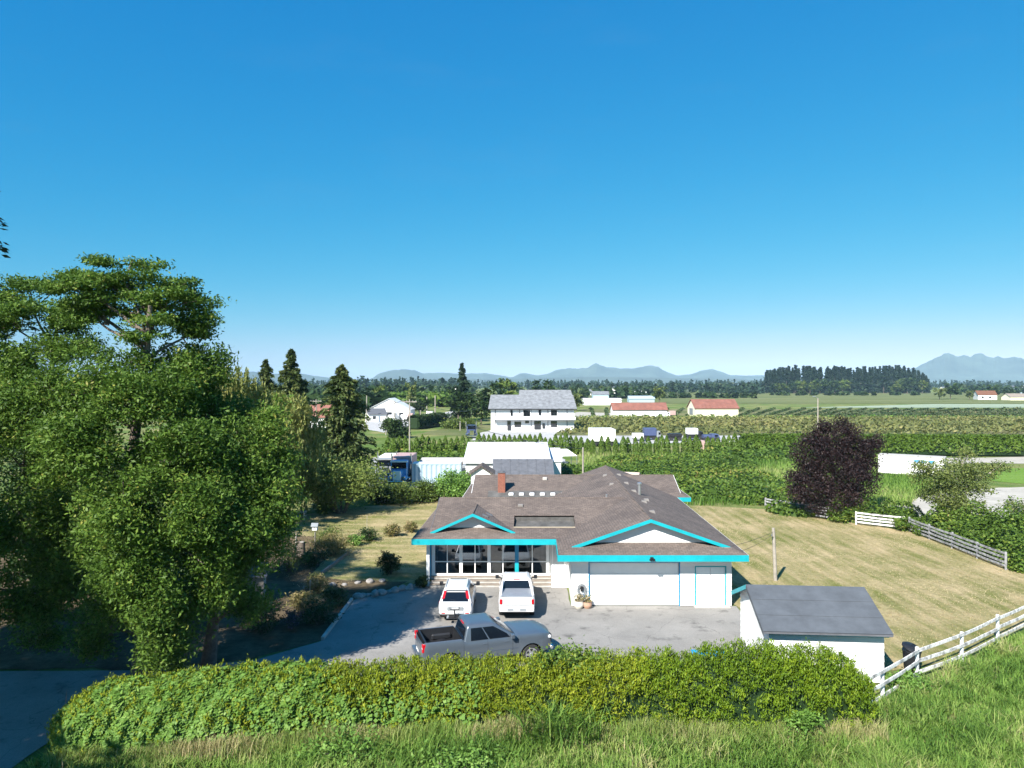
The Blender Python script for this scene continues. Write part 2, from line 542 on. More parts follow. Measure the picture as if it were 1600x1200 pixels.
M['l_cedar'] = leaf_mat('far_cedar_leaf', [(0, (0.05, 0.10, 0.012)), (0.5, (0.085, 0.15, 0.018)), (1, (0.14, 0.20, 0.028))], 0.2)
M['l_crop'] = leaf_mat('berry_leaf', [(0, (0.10, 0.125, 0.035)), (0.5, (0.165, 0.175, 0.055)), (1, (0.27, 0.235, 0.09))], 0.2)
M['l_cropdark'] = leaf_mat('crop_leaf_dark', [(0, (0.035, 0.065, 0.022)), (0.6, (0.06, 0.09, 0.03)), (1, (0.13, 0.13, 0.06))], 0.2)
M['l_flower'] = leaf_mat('purple_flower', [(0, (0.05, 0.08, 0.03)), (.6, (0.10, 0.08, 0.10)), (1, (0.28, 0.20, 0.40))], 0.2)

# ------------------------------------------------------------------ foliage helpers
def unit(a):
    return a / np.maximum(np.linalg.norm(a, axis=1, keepdims=True), 1e-9)

def wob(x, y, z=0.0, s=1.0, seed=0.0):
    """cheap smooth noise, about -1..1"""
    x = np.asarray(x)*s + seed*1.7; y = np.asarray(y)*s - seed*2.3; z = np.asarray(z)*s + seed
    return (np.sin(1.31*x+0.7*y+0.4*z) + np.sin(-0.83*x+1.57*y+1.1*z+1.3) + np.sin(2.1*x-1.9*y+1.7*z+2.1)*0.6
            + np.sin(0.5*x+2.7*y-2.3*z+0.2)*0.5 + np.sin(3.7*x+3.1*y+2.9*z)*0.3)/3.0

def leaf_mesh(name, P, length, width, tint, up=0.6, direction=None, dirw=0.0, nrm=None, nw=0.0, jit=0.35):
    """P (n,3): one rhombus leaf or spray at each point, facing partly upward"""
    P = np.asarray(P, dtype=np.float32)
    n = len(P)
    N = RNG.normal(size=(n, 3))
    N[:, 2] += up*2.0
    if nrm is not None: N = unit(N)*(1-nw) + np.asarray(nrm)*nw
    N = unit(N)
    D = RNG.normal(size=(n, 3))
    if direction is not None: D = unit(D)*(1-dirw) + np.asarray(direction)*dirw
    D = D - N*np.sum(D*N, axis=1, keepdims=True)
    D = unit(D)
    W = np.cross(N, D)
    L = (length*(1 + jit*RNG.uniform(-1, 1, size=(n, 1))))/2
    B = L*(width/length)
    V = np.empty((n, 4, 3), dtype=np.float32)
    V[:, 0] = P - D*L
    V[:, 1] = P + W*B - D*L*0.1
    V[:, 2] = P + D*L
    V[:, 3] = P - W*B - D*L*0.1
    me = bpy.data.meshes.new(name)
    me.vertices.add(4*n); me.loops.add(4*n); me.polygons.add(n)
    me.vertices.foreach_set('co', V.reshape(-1))
    me.loops.foreach_set('vertex_index', np.arange(4*n, dtype=np.int32))
    me.polygons.foreach_set('loop_start', np.arange(0, 4*n, 4, dtype=np.int32))
    me.polygons.foreach_set('loop_total', np.full(n, 4, dtype=np.int32))
    a = me.attributes.new('tint', 'FLOAT', 'FACE')
    a.data.foreach_set('value', np.clip(np.asarray(tint, dtype=np.float32), 0, 1))
    me.update()
    return me

def ball(n, inner=0.0):
    d = unit(RNG.normal(size=(n, 3)))
    r = (inner**3 + (1-inner**3)*RNG.uniform(size=(n, 1)))**(1/3)
    return d*r

def lobe_points(c, r, n, per=60, clump=0.45, flat=0.45, inner=0.55):
    """clumps of leaves spread through an ellipsoid, denser to its outside"""
    k = max(4, int(n/per))
    C = np.asarray(c) + ball(k, inner)*np.asarray(r)
    ct = RNG.uniform(0.15, 0.75, size=k)
    idx = RNG.integers(0, k, size=n)
    off = RNG.normal(size=(n, 3))*np.array([clump, clump, clump*flat])
    P = C[idx] + off
    t = ct[idx] + RNG.normal(size=n)*0.14
    return P, t, C

def blade_mesh(name, P, h, w, tint, lean=0.5):
    """grass blades: two bent segments each"""
    P = np.asarray(P, dtype=np.float32); n = len(P)
    a = RNG.uniform(0, 2*np.pi, n)
    H = h*RNG.uniform(0.5, 1.35, n)
    ln = lean*RNG.uniform(0.2, 1.3, n)*H
    d = np.stack([np.cos(a), np.sin(a), np.zeros(n)], 1)
    s = np.stack([-np.sin(a), np.cos(a), np.zeros(n)], 1)*(w/2)
    up = np.array([0, 0, 1.0])
    V = np.empty((n, 5, 3), dtype=np.float32)
    V[:, 0] = P - s; V[:, 1] = P + s
    mid = P + d*(ln*0.3)[:, None] + up*(H*0.6)[:, None]
    V[:, 2] = mid + s*0.8; V[:, 3] = mid - s*0.8
    V[:, 4] = P + d*ln[:, None] + up*(H*0.92)[:, None]
    me = bpy.data.meshes.new(name)
    me.vertices.add(5*n); me.loops.add(7*n); me.polygons.add(2*n)
    me.vertices.foreach_set('co', V.reshape(-1))
    b = np.arange(n, dtype=np.int32)[:, None]*5
    me.loops.foreach_set('vertex_index', (b + np.array([0, 1, 2, 3, 3, 2, 4], dtype=np.int32)).reshape(-1))
    st = (np.arange(n, dtype=np.int32)[:, None]*7 + np.array([0, 4], dtype=np.int32)).reshape(-1)
    me.polygons.foreach_set('loop_start', st)
    me.polygons.foreach_set('loop_total', np.tile(np.array([4, 3], dtype=np.int32), n))
    at_ = me.attributes.new('tint', 'FLOAT', 'FACE')
    at_.data.foreach_set('value', np.repeat(np.clip(tint, 0, 1), 2).astype(np.float32))
    me.update()
    return me

# ------------------------------------------------------------------ ground, paving, fields
def sheet(name, pts, z, mat, sub=None):
    me = bpy.data.meshes.new(name)
    bm = bmesh.new()
    f = bm.faces.new([bm.verts.new((p[0], p[1], z)) for p in pts])
    if f.normal.z < 0: f.normal_flip()
    bm.normal_update()
    if bm.faces[:][0].normal.z < 0: bmesh.ops.reverse_faces(bm, faces=bm.faces[:])
    bmesh.ops.triangulate(bm, faces=bm.faces[:])
    bm.to_mesh(me); bm.free()
    o = mesh_obj(name, me, mat)
    o['kind'] = 'structure'
    return o

def wavy(pts, step=1.0, amp=0.25, seed=1):
    """a polygon outline with a slightly uneven edge"""
    out = []
    n = len(pts)
    r = random.Random(seed)
    for i in range(n):
        a, b = pts[i], pts[(i+1) % n]
        L = math.hypot(b[0]-a[0], b[1]-a[1])
        k = max(1, int(L/step))
        for j in range(k):
            t = j/k
            d = amp if j else 0
            out.append((a[0]+(b[0]-a[0])*t + r.uniform(-d, d), a[1]+(b[1]-a[1])*t + r.uniform(-d, d)))
    return out

m_meadow = grass_mat('meadow', (0.095, 0.155, 0.035), (0.27, 0.245, 0.115), 0.42, 0.68, 0.09, bump=1.0)
m_lawn = grass_mat('dry_lawn', (0.145, 0.16, 0.046), (0.44, 0.345, 0.215), 0.40, 0.64, 0.20, streak=(1.3, 0.16, 0.5), bump=0.8, dirt=(0.36, 0.27, 0.15))
m_lawn_l = grass_mat('dry_lawn_west', (0.145, 0.165, 0.046), (0.45, 0.355, 0.215), 0.39, 0.64, 0.26, streak=(0.2, 1.1, 0.15), bump=0.8, dirt=(0.36, 0.27, 0.15))
m_drive = asphalt_mat('driveway_asphalt', (0.185, 0.178, 0.168), (0.285, 0.272, 0.255))
m_gravel = asphalt_mat('gravel', (0.33, 0.31, 0.27), (0.45, 0.42, 0.37), crack=False)
m_conc = asphalt_mat('yard_concrete', (0.34, 0.335, 0.33), (0.44, 0.435, 0.43), crack=False)
m_field1 = grass_mat('field_grass', (0.095, 0.125, 0.045), (0.19, 0.195, 0.085), 0.35, 0.7, 0.012, streak=(0.004, 0.05, 0.1))
m_field2 = grass_mat('field_soil', (0.10, 0.125, 0.045), (0.24, 0.215, 0.12), 0.4, 0.7, 0.03)
m_field3 = grass_mat('field_pale', (0.24, 0.30, 0.22), (0.32, 0.37, 0.29), 0.3, 0.7, 0.01)
m_brightgrass = grass_mat('mown_grass', (0.10, 0.20, 0.03), (0.16, 0.25, 0.05), 0.3, 0.7, 0.1, streak=(0.05, 0.9, 0.2))

sheet('ground', [(-16000, -300), (16000, -300), (16000, 15500), (-16000, 15500)], -0.02, m_meadow)
DRIVE = [(-40, 15), (-16.9, 15), (-16.0, 27), (-10, 27.2), (12.7, 27.6), (13.2, 29.5), (11.3, 35.2), (12.5, 36.6), (12.6, 39.98),
         (3.33, 39.98), (3.33, 43.8), (-5.5, 43.8), (-7.6, 43.1), (-9.15, 41.1), (-9.3, 34.5), (-11.6, 32.2), (-16, 31.0), (-40, 30.6)]
lawn_r = [(12.7, 35.2), (16.0, 35.2), (16.6, 31.0), (20.3, 32.6), (23.7, 34.8), (29, 38.4), (38, 44), (34.5, 48), (33.6, 60.2), (25.8, 70.8), (19, 73), (14.6, 71), (14.3, 60), (12.6, 45)]
sheet('lawn_east', wavy(lawn_r, 1.2, 0.3, 3), 0.004, m_lawn)
lawn_l = [(-22, 66), (-17, 71), (-8.5, 76.5), (-5.2, 77), (-4.5, 66), (-5.3, 56), (-5.6, 44.2), (-8.5, 45.0), (-13.2, 43.6), (-17, 50), (-21, 58)]
sheet('lawn_west', wavy(lawn_l, 1.2, 0.3, 4), 0.004, m_lawn_l)
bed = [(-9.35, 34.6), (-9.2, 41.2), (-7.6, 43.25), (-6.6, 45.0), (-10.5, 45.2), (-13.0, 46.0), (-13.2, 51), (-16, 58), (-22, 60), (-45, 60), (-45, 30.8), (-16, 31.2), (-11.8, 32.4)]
sheet('bed_and_tree_shade', wavy(bed, 0.8, 0.2, 5), 0.010, M['soil'])  # garden bed, its dark soil carried on under the locusts to paint their shade
sheet('driveway', wavy(DRIVE, 1.0, 0.05, 6), 0.014, m_drive)
# lots and fields behind
sheet('sand_lot', wavy([G(1385, 812), G(1400, 775), G(1560, 762), G(1700, 757), G(1900, 800), G(1620, 850)], 2, 0.6, 7), 0.006, m_gravel)
sheet('gravel_track', wavy([G(1462, 716), G(1700, 712), G(2000, 714), G(2000, 724), G(1650, 724), G(1470, 724)], 3, 0.5, 8), 0.01, m_gravel)
sheet('mown_lawn', wavy([G(1545, 733), G(1700, 727), G(1950, 738), G(1950, 752), G(1620, 758), G(1540, 750)], 2, 0.4, 9), 0.012, m_brightgrass)
sheet('truck_yard', wavy([G(560, 765), G(585, 712), G(740, 712), G(880, 712), G(900, 735), G(740, 760)], 2, 0.6, 10), 0.008, m_conc)
sheet('house_lot', wavy([G(735, 688), G(748, 672), G(760, 664), G(905, 664), G(960, 671), G(1190, 676), G(1190, 690), G(960, 694)], 3, 0.5, 11), 0.02, m_conc)
sheet('road', wavy([G(560, 668), G(575, 656), G(690, 645), G(720, 640), G(725, 646), G(660, 664), G(600, 676)], 5, 0.6, 12), 0.03, m_conc)
sheet('dirt_patch', wavy([G(655, 678), G(700, 668), G(768, 663), G(770, 672), G(730, 682)], 3, 0.6, 13), 0.025, m_field2)
fx = 1400
sheet('berry_field', [(10, 172), (260, 172), (420, 256), (22, 256)], 0.05, m_field2)
sheet('dark_crop_field', [(26, 262), (520, 262), (800, 352), (34, 352)], 0.08, m_field2)
sheet('netted_field', [(150, 372), (900, 372), (1300, 445), (260, 440)], 0.10, m_field3)
sheet('far_grass_field', [(-200, 450), (1400, 450), (2600, 1000), (-500, 1000)], 0.12, m_field1)
sheet('far_yard', [G(860, 652), G(958, 652), G(958, 646), G(905, 644)], 0.12, m_gravel)

# ------------------------------------------------------------------ mountains
def mountain(name, pts, D, depth, seed, mat):
    xs = np.array([p[0] for p in pts], float); ys = np.array([p[1] for p in pts], float)
    px = np.linspace(xs[0], xs[-1], 260)
    py = np.interp(px, xs, ys)
    X = (px-800)*D/FPX
    H = np.maximum((600-py), -3)*D/FPX + CAMZ
    H = H + (wob(X, X*0.3, 0, 0.03, seed)*6 + wob(X, 0, 0, 0.07, seed)*6)*np.clip((H-40)/200, 0, 1)
    rows = []
    nd = 14
    for j in range(nd+1):
        v = j/nd                       # 0 foot, ridge at v=0.6, back
        y = D - depth*0.6 + depth*v
        prof = (v/0.6)**1.35 if v < 0.6 else max(0.0, 1-(v-0.6)/0.4)
        rough = wob(X, y+np.zeros_like(X), 0, 0.004, seed+3)*0.10 + wob(X, y+np.zeros_like(X), 0, 0.010, seed+5)*0.06
        z = H*np.clip(prof + rough*(1-abs(prof-0.5)*2), 0, 1) - (4 if j in (0, nd) else 0)
        if prof > 0.999: z = H
        sx = X*(y/D)
        rows.append(list(zip(sx, np.full_like(X, y), z)))
    mb = MB(); mb.grid(rows)
    o = mb.build(name, mat, smooth=60)
    o['kind'] = 'structure'
    return o
m_mtn = plain('mountain_forest', (0.055, 0.075, 0.055), 0.95, var=0.4, scale=0.004)
mountain('mountains', [(250, 601), (330, 588), (395, 579), (425, 583), (460, 581), (490, 586), (520, 590), (560, 597), (580, 592), (592, 582), (612, 577), (630, 575.5), (648, 577), (660, 582), (690, 581), (720, 583), (760, 582), (785, 586), (800, 589), (815, 581), (826, 583), (840, 586), (856, 583), (868, 577), (884, 574), (905, 574.5), (918, 574), (926, 568), (932, 566), (940, 570), (950, 572), (975, 574), (990, 574), (1005, 571), (1015, 569), (1028, 571), (1042, 580), (1060, 586), (1082, 583), (1098, 577), (1112, 575), (1126, 579), (1140, 585), (1165, 586), (1190, 585), (1230, 592), (1300, 601)], 7000, 1800, 1.0, m_mtn)
mountain('twin_peak_mountains', [(1330, 601), (1395, 584), (1430, 573), (1448, 563), (1462, 557), (1474, 551), (1482, 549), (1490, 552), (1498, 556), (1506, 551), (1516, 555), (1524, 550), (1532, 548.5), (1540, 552), (1552, 557), (1560, 554), (1572, 558), (1584, 555), (1600, 558), (1650, 552), (1720, 560), (1800, 575), (1900, 601)], 6300, 1800, 2.2, m_mtn)
mountain('foothills', [(480, 602), (560, 598), (640, 594), (700, 591), (780, 592), (860, 589), (960, 588), (1060, 590), (1150, 591), (1220, 596), (1330, 602)], 5100, 1000, 4.4, m_mtn)

# ------------------------------------------------------------------ the bungalow
SH = 0.035
M['ventgrey'] = plain('weathered_vent', (0.19, 0.175, 0.165), 0.8)
HO = (7.0, 44.0, 0.0)
def shear(p):
    return (p[0] + SH*(p[1]-40.0), p[1], p[2])
house = thing('bungalow', 'white bungalow with grey-brown shingle roof and turquoise fascia boards', 'house', HO)
def hp(mb, name, mat, parent=None, smooth=None):
    return mb.build(name, mat, parent or house, smooth, HO, shear)
def hpart(name, mat, *boxes, parent=None):
    mb = MB()
    for b in boxes: mb.box(*b)
    return hp(mb, name, mat, parent)

# walls
w = hpart('garage_wall', M['siding'], (3.35, 4.36, 40.0, 40.2, 0, 2.76), (9.39, 10.34, 40.0, 40.2, 0, 2.76), (11.99, 12.35, 40.0, 40.2, 0, 2.76),
          (4.36, 9.39, 40.0, 40.2, 2.46, 2.76), (10.34, 11.99, 40.0, 40.2, 2.22, 2.76))
def boards(parent, x0, x1, z0, z1, y, step=0.27, name='siding_board'):
    z = z0
    while z < z1-0.03:
        zt = min(z+step-0.012, z1)
        mb = MB()
        mb.add([(x0, y-0.050, z), (x1, y-0.050, z), (x1, y-0.010, zt), (x0, y-0.010, zt), (x0, y-0.002, z), (x1, y-0.002, z), (x1, y-0.002, zt), (x0, y-0.002, zt)],
               [(0,1,2,3), (4,7,6,5), (0,4,5,1), (1,5,6,2), (2,6,7,3), (3,7,4,0)])
        hp(mb, name, M['siding'], parent)
        z += step
boards(w, 3.352, 4.30, 0.05, 2.75, 40.0)
boards(w, 9.45, 10.28, 0.05, 2.75, 40.0)
boards(w, 12.05, 12.348, 0.05, 2.75, 40.0)
boards(w, 4.30, 9.45, 2.50, 2.75, 40.0)
boards(w, 10.28, 12.05, 2.28, 2.75, 40.0, 0.24)
w = hpart('side_wall', M['siding'], (12.15, 12.35, 40.2, 59.4, 0, 2.76))
w = hpart('garage_west_wall', M['siding'], (3.35, 3.55, 40.2, 44.85, 0, 2.76))
hpart('entry_wall', M['siding'], (2.20, 3.35, 44.75, 44.9, 0, 2.76))
e = hpart('entry_door', plain('grey_door', (0.45, 0.48, 0.50), 0.6), (2.42, 3.12, 44.70, 44.75, 0.55, 2.62))
hpart('door_frame', M['white'], (2.36, 2.42, 44.68, 44.75, 0.5, 2.68), (3.12, 3.18, 44.68, 44.75, 0.5, 2.68), (2.36, 3.18, 44.68, 44.75, 2.62, 2.68), parent=e)
# low white planter wall at the entry
hpart('low_wall', M['white'], (2.30, 3.34, 43.65, 43.85, 0, 0.62), (2.30, 3.34, 43.85, 44.70, 0, 0.55))
hpart('rear_walls', M['siding'], (-4.05, 13.4, 59.7, 66.1, 0, 2.76))
hpart('wing_wall', M['siding'], (-5.40, -5.20, 44.7, 52.5, 0, 2.76), (-5.40, 3.4, 52.3, 52.5, 0, 2.76))
# garage door: four sections
gd = hpart('garage_door', M['white'], (4.36, 9.39, 40.10, 40.16, 0.02, 2.46))
for k in range(4):
    mb = MB().cbox(4.38, 9.37, 40.06, 40.10, 0.03+k*0.605, 0.03+(k+1)*0.605-0.012, 0.008)
    hp(mb, 'panel', M['white'], gd)
hpart('garage_door_trim', M['blue'], (4.30, 4.36, 39.965, 40.05, 0, 2.52), (9.39, 9.45, 39.965, 40.05, 0, 2.52), (4.36, 9.39, 39.965, 40.05, 2.46, 2.52))
for xa, xb in ((10.35, 11.155), (11.175, 11.98)):
    d = hp(MB().cbox(xa, xb, 40.03, 40.09, 0.06, 2.20, 0.006), 'door', M['white'])
    hx = 11.10 if xa < 11 else 11.23
    hp(MB().lathe([(0.03, 0), (0.03, -0.04), (0.015, -0.06)], (hx, 40.03, 1.02), 'y', 10), 'handle', M['metal'], d)
hpart('door_trim', M['cyan'], (10.28, 10.34, 39.962, 40.05, 0.05, 2.28), (11.99, 12.05, 39.962, 40.05, 0.05, 2.28), (10.34, 11.99, 39.962, 40.05, 2.22, 2.28))
hpart('door_step', M['concrete'], (10.2, 12.2, 39.6, 39.96, 0.014, 0.07))

# roofs
ZE = 3.10
def roof_y(x0, x1, y0, y1, sl, g, gv, name):
    """ridge along y, dutch gable at the y0 end"""
    hw = (x1-x0)/2; xc = (x0+x1)/2; zr = ZE+sl*hw
    T = 0.10
    r = hp(MB().slab([(x0, y0, ZE), (x0+gv, y0+gv, ZE+sl*gv), (xc, y0+gv, zr), (xc, y1, zr), (x0, y1, ZE)], T), name, M['shingle_y'])
    hp(MB().slab([(x1, y0, ZE), (x1, y1, ZE), (xc, y1, zr), (xc, y0+gv, zr), (x1-gv, y0+gv, ZE+sl*gv)], T), name, M['shingle_y'])
    hp(MB().slab([(x0+0.01, y0, ZE-0.005), (x1-0.01, y0, ZE-0.005), (x1-g, y0+g, ZE+sl*g-0.005), (x0+g, y0+g, ZE+sl*g-0.005)], T), 'roof_skirt', M['shingle_x'])
    zg = ZE+sl*g
    gw = hp(MB().extr([(x0+g-0.05, y0+g, zg-0.15), (x1-g+0.05, y0+g, zg-0.15), (xc, y0+g, zr-0.12)], (0, 0.1, 0)), 'gable_wall', M['siding'])
    z = zg-0.02
    while z < zr-0.3:                   # gable boards
        zt = min(z+0.24, zr-0.2)
        h0 = (zr-0.14-z)/sl; h1 = (zr-0.14-zt)/sl
        y = y0+g
        mb = MB().add([(xc-h0, y-0.028, z), (xc+h0, y-0.028, z), (xc+h1, y-0.010, zt-0.01), (xc-h1, y-0.010, zt-0.01),
                       (xc-h0, y-0.002, z), (xc+h0, y-0.002, z), (xc+h1, y-0.002, zt-0.01), (xc-h1, y-0.002, zt-0.01)],
                      [(0,1,2,3), (0,4,5,1), (2,6,7,3), (3,7,4,0), (1,5,6,2)])
        hp(mb, 'siding_board', M['siding'], gw)
        z += 0.24
    # verge boards
    y = y0+gv
    for s in (-1, 1):
        xa, za = (x0+gv, ZE+sl*gv) if s < 0 else (x1-gv, ZE+sl*gv)
        b = 0.19
        hp(MB().extr([(xa, y-0.04, za+0.012), (xc, y-0.04, zr+0.012), (xc, y-0.04, zr+0.012-b), (xa, y-0.04, za+0.012-b)], (0, 0.045, 0)), 'verge_board', M['cyan'])
    return xc, zr

def roof_x(x0, x1, y0, y1, sl, g, gv, name, hole=None, end1=False, verge='white'):
    hw = (y1-y0)/2; yc = (y0+y1)/2; zr = ZE+sl*hw; T = 0.10
    e1 = gv if end1 else 0
    zf = lambda y: ZE+sl*(y-y0)
    r1 = (x1-gv, yc, zr) if end1 else (x1, yc, zr)
    if hole:
        hx0, hx1, ha, hb = hole
        f = MB()
        f.slab([(x0, y0, ZE), (hx0, y0, ZE), (hx0, ha, zf(ha)), (hx0, hb, zf(hb)), (hx0, yc, zr), (x0+gv, yc, zr), (x0+gv, y0+gv, zf(y0+gv))], T)
        f.slab([(hx0, y0, ZE), (hx1, y0, ZE), (hx1, ha, zf(ha)), (hx0, ha, zf(ha))], T)
        f.slab([(hx0, hb, zf(hb)), (hx1, hb, zf(hb)), (hx1, yc, zr), (hx0, yc, zr)], T)
        f.slab([(hx1, y0, ZE), (x1, y0, ZE), (x1, yc, zr), (hx1, yc, zr), (hx1, hb, zf(hb)), (hx1, ha, zf(ha))], T)
        hp(f, name, M['shingle_x'])
    else:
        poly = [(x0, y0, ZE), (x1, y0, ZE)] + ([(x1-gv, y0+gv, zf(y0+gv))] if end1 else []) + [r1, (x0+gv, yc, zr), (x0+gv, y0+gv, zf(y0+gv))]
        hp(MB().slab(poly, T), name, M['shingle_x'])
    poly = [(x0, y1, ZE), (x0+gv, y1-gv, zf(y0+gv)), (x0+gv, yc, zr), r1] + ([(x1-gv, y1-gv, zf(y0+gv))] if end1 else []) + [(x1, y1, ZE)]
    hp(MB().slab(poly, T), name, M['shingle_x'])
    zg = ZE+sl*g
    ends = [(x0, 1)] + ([(x1, -1)] if end1 else [])
    for xe, s in ends:
        hp(MB().slab([(xe, y0+0.01, ZE-0.005), (xe+s*g, y0+g, zg-0.005), (xe+s*g, y1-g, zg-0.005), (xe, y1-0.01, ZE-0.005)], T), 'roof_skirt', M['shingle_y'])
        hp(MB().extr([(xe+s*g, y0+g-0.05, zg-0.1), (xe+s*g, y1-g+0.05, zg-0.1), (xe+s*g, yc, zr-0.1)], (s*0.08, 0, 0)), 'gable_wall', M['white'])
        xv = xe+s*gv
        for q in (-1, 1):
            ya = y0+gv if q < 0 else y1-gv
            za = zf(y0+gv)
            hp(MB().extr([(xv-s*0.03, ya, za+0.01), (xv-s*0.03, yc, zr+0.01), (xv-s*0.03, yc, zr-0.17), (xv-s*0.03, ya, za-0.17)], (s*0.03, 0, 0)), 'verge_board', M[verge])
    return yc, zr

XG0, XG1, YG0 = 2.57, 13.02, 39.10
roof_y(XG0, XG1, YG0, 66.4, 0.345, 1.25, 0.78, 'roof')
roof_x(-6.18, 7.4, 43.15, 53.25, 0.333, 1.45, 1.0, 'roof', hole=(-0.05, 3.80, 44.5, 45.9), verge='darkroof')
roof_x(-4.77, 14.15, 59.0, 66.8, 0.345, 1.0, 0.7, 'roof', end1=True)
# sunken flat deck in the front slope
df = lambda y: ZE+0.333*(y-43.15)
hp(MB().add([(-0.05, 44.5, df(44.5)-0.16), (3.80, 44.5, df(44.5)-0.16), (3.80, 45.9, df(45.9)-0.34), (-0.05, 45.9, df(45.9)-0.34)], [(0, 1, 2, 3)]), 'sunken_deck', M['membrane'])
hp(MB().box(-0.05, 3.8, 45.9, 45.95, 3.3, df(45.9)-0.02).box(-0.1, -0.05, 44.5, 45.95, 3.3, 3.55).box(3.8, 3.85, 44.5, 45.95, 3.3, 3.55), 'deck_curb', M['membrane'])
hp(MB().box(-0.05, 3.80, 44.44, 44.5, df(44.5)-0.15, df(44.5)+0.02), 'deck_edge_strip', plain('tan_metal_strip', (0.42, 0.36, 0.26), 0.6))
# small front gable
gx, gz, gh = -2.55, 4.50, 2.62
for s in (-1, 1):
    hp(MB().slab([(gx, 43.82, gz), (gx+s*gh, 43.82, gz-0.44*gh), (gx+s*gh, 47.3, gz-0.44*gh), (gx, 47.3, gz)], 0.08), 'gable_roof', M['shingle_y'])
    hp(MB().extr([(gx, 43.78, gz+0.012), (gx+s*gh, 43.78, gz-0.44*gh+0.012), (gx+s*gh, 43.78, gz-0.44*gh-0.14), (gx, 43.78, gz-0.17)], (0, 0.045, 0)), 'verge_board', M['cyan'])
gwl = hp(MB().extr([(gx-2.3, 44.42, 3.38), (gx+2.3, 44.42, 3.38), (gx, 44.42, gz-0.12)], (0, 0.08, 0)), 'gable_wall', M['siding'])
for z in (3.55, 3.79, 4.03):
    h0 = (gz-0.14-z)/0.44; h1 = (gz-0.14-z-0.23)/0.44
    hp(MB().add([(gx-h0, 44.395, z), (gx+h0, 44.395, z), (gx+max(h1, .05), 44.41, z+.23), (gx-max(h1, .05), 44.41, z+.23)], [(0, 1, 2, 3)]), 'siding_board', M['siding'], gwl)
# fascia boards and soffits
def fascia(x0, x1, y0, y1, mat='cyan', z0=2.74, z1=3.085):
    hpart('fascia_board', M[mat], (x0, x1, y0, y1, z0, z1))
fascia(XG0-0.03, XG1+0.03, YG0-0.04, YG0)
fascia(XG1, XG1+0.035, YG0, 59.0, 'white')
fascia(XG0-0.035, XG0, YG0, 43.11, 'cyan')
fascia(-6.21, XG0-0.036, 43.11, 43.15)
fascia(-6.215, -6.18, 43.15, 53.25, 'wood')
fascia(-4.80, XG0, 58.96, 59.0, 'white')
fascia(XG1+0.04, 14.18, 58.96, 59.0)
fascia(-4.805, -4.77, 59.0, 66.8, 'white'); fascia(14.15, 14.185, 59.0, 66.8, 'white')
hp(MB().box(XG0+0.01, XG1-0.01, YG0+0.01, 40.4, 2.77, 2.80).box(XG0+.01, 3.4, 40.4, 43.2, 2.77, 2.80).box(12.3, XG1-.01, 40.4, 59, 2.77, 2.8)
   .box(-6.15, XG0-.01, 43.17, 45.2, 2.77, 2.80).box(-6.15, -5.2, 45.2, 53.2, 2.77, 2.80), 'soffit', M['white'])
# ridge caps
hp(MB().tube([(7.795, YG0+0.80, 4.905), (7.795, 66.3, 4.905)], 0.06, 6), 'ridge_cap', M['shingle_y'])
hp(MB().tube([(-5.15, 48.2, 4.78), (7.2, 48.2, 4.78)], 0.05, 6), 'ridge_cap', M['shingle_x'])
hp(MB().tube([(-4.05, 62.9, 4.445), (13.4, 62.9, 4.445)], 0.05, 6), 'ridge_cap', M['shingle_x'])
hp(MB().tube([(gx, 43.84, gz), (gx, 47.2, gz)], 0.045, 6), 'ridge_cap', M['shingle_y'])
# flat connector roof and dark strip with skylights
hpart('connector_roof', M['membrane'], (-3.0, 3.2, 53.0, 59.0, 2.95, 3.08))
hp(MB().slab([(-2.7, 59.02, 3.13), (4.6, 59.02, 3.13), (4.6, 60.05, 3.485), (-2.7, 60.05, 3.485)], 0.02), 'membrane_strip', M['membrane'])
for k in range(6):
    x = -0.95 + k*0.87
    hp(MB().cbox(x, x+0.40, 59.2, 59.62, 3.2, 3.40, 0.03), 'skylight', M['white'])
# chimney with brick courses
ch = hp(MB().box(-1.86, -1.28, 59.75, 60.3, 3.2, 5.02), 'chimney', M['mortar'])
for c in range(24):
    z = 3.22+c*0.074
    for k in range(3):
        o_ = 0.0 if c % 2 else 0.1
        xa = -1.87+k*0.2 + (0 if k == 0 else -o_); xb = -1.87+(k+1)*0.2-0.012 - (o_ if k < 2 else 0)
        hp(MB().box(xa, min(xb, -1.27), 59.735, 59.75, z, z+0.062), 'brick', M['brick'], ch)
    hp(MB().box(-1.28, -1.265, 59.75, 60.3, z, z+0.062), 'brick', M['brick'], ch)
    hp(MB().box(-1.875, -1.86, 59.75, 60.3, z, z+0.062), 'brick', M['brick'], ch)
hp(MB().cbox(-1.93, -1.21, 59.68, 60.37, 5.02, 5.09, 0.01).box(-1.75, -1.4, 59.85, 60.2, 5.09, 5.2), 'chimney_cap', M['darkroof'], ch)
# stove pipe, vents, plumbing stacks
hp(MB().tube([(8.75, 51.0, 4.4), (8.75, 51.0, 5.28)], 0.10, 12).lathe([(0.10, 5.28), (0.17, 5.30), (0.17, 5.40), (0.05, 5.46)], (8.75, 51.0, 0), 'z', 12), 'stove_pipe', M['metal'], smooth=40)
gl = lambda x: 4.90-0.345*abs(x-7.795)
for x, y in ((7.2, 60.5), (8.4, 60.9), (7.2, 55.2), (8.4, 55.8), (8.45, 51.8), (8.9, 48.8), (8.5, 47.2), (8.4, 43.3)):
    z = gl(x)
    hp(MB().add([(x-.2, y-.18, z-.06), (x+.2, y-.18, z-.06), (x+.2, y+.18, z-.06), (x-.2, y+.18, z-.06), (x-.14, y-.12, z+.12), (x+.14, y-.12, z+.12), (x+.14, y+.12, z+.12), (x-.14, y+.12, z+.12)],
       [(0,1,5,4), (1,2,6,5), (2,3,7,6), (3,0,4,7), (4,5,6,7)]), 'roof_vent', M['ventgrey'])
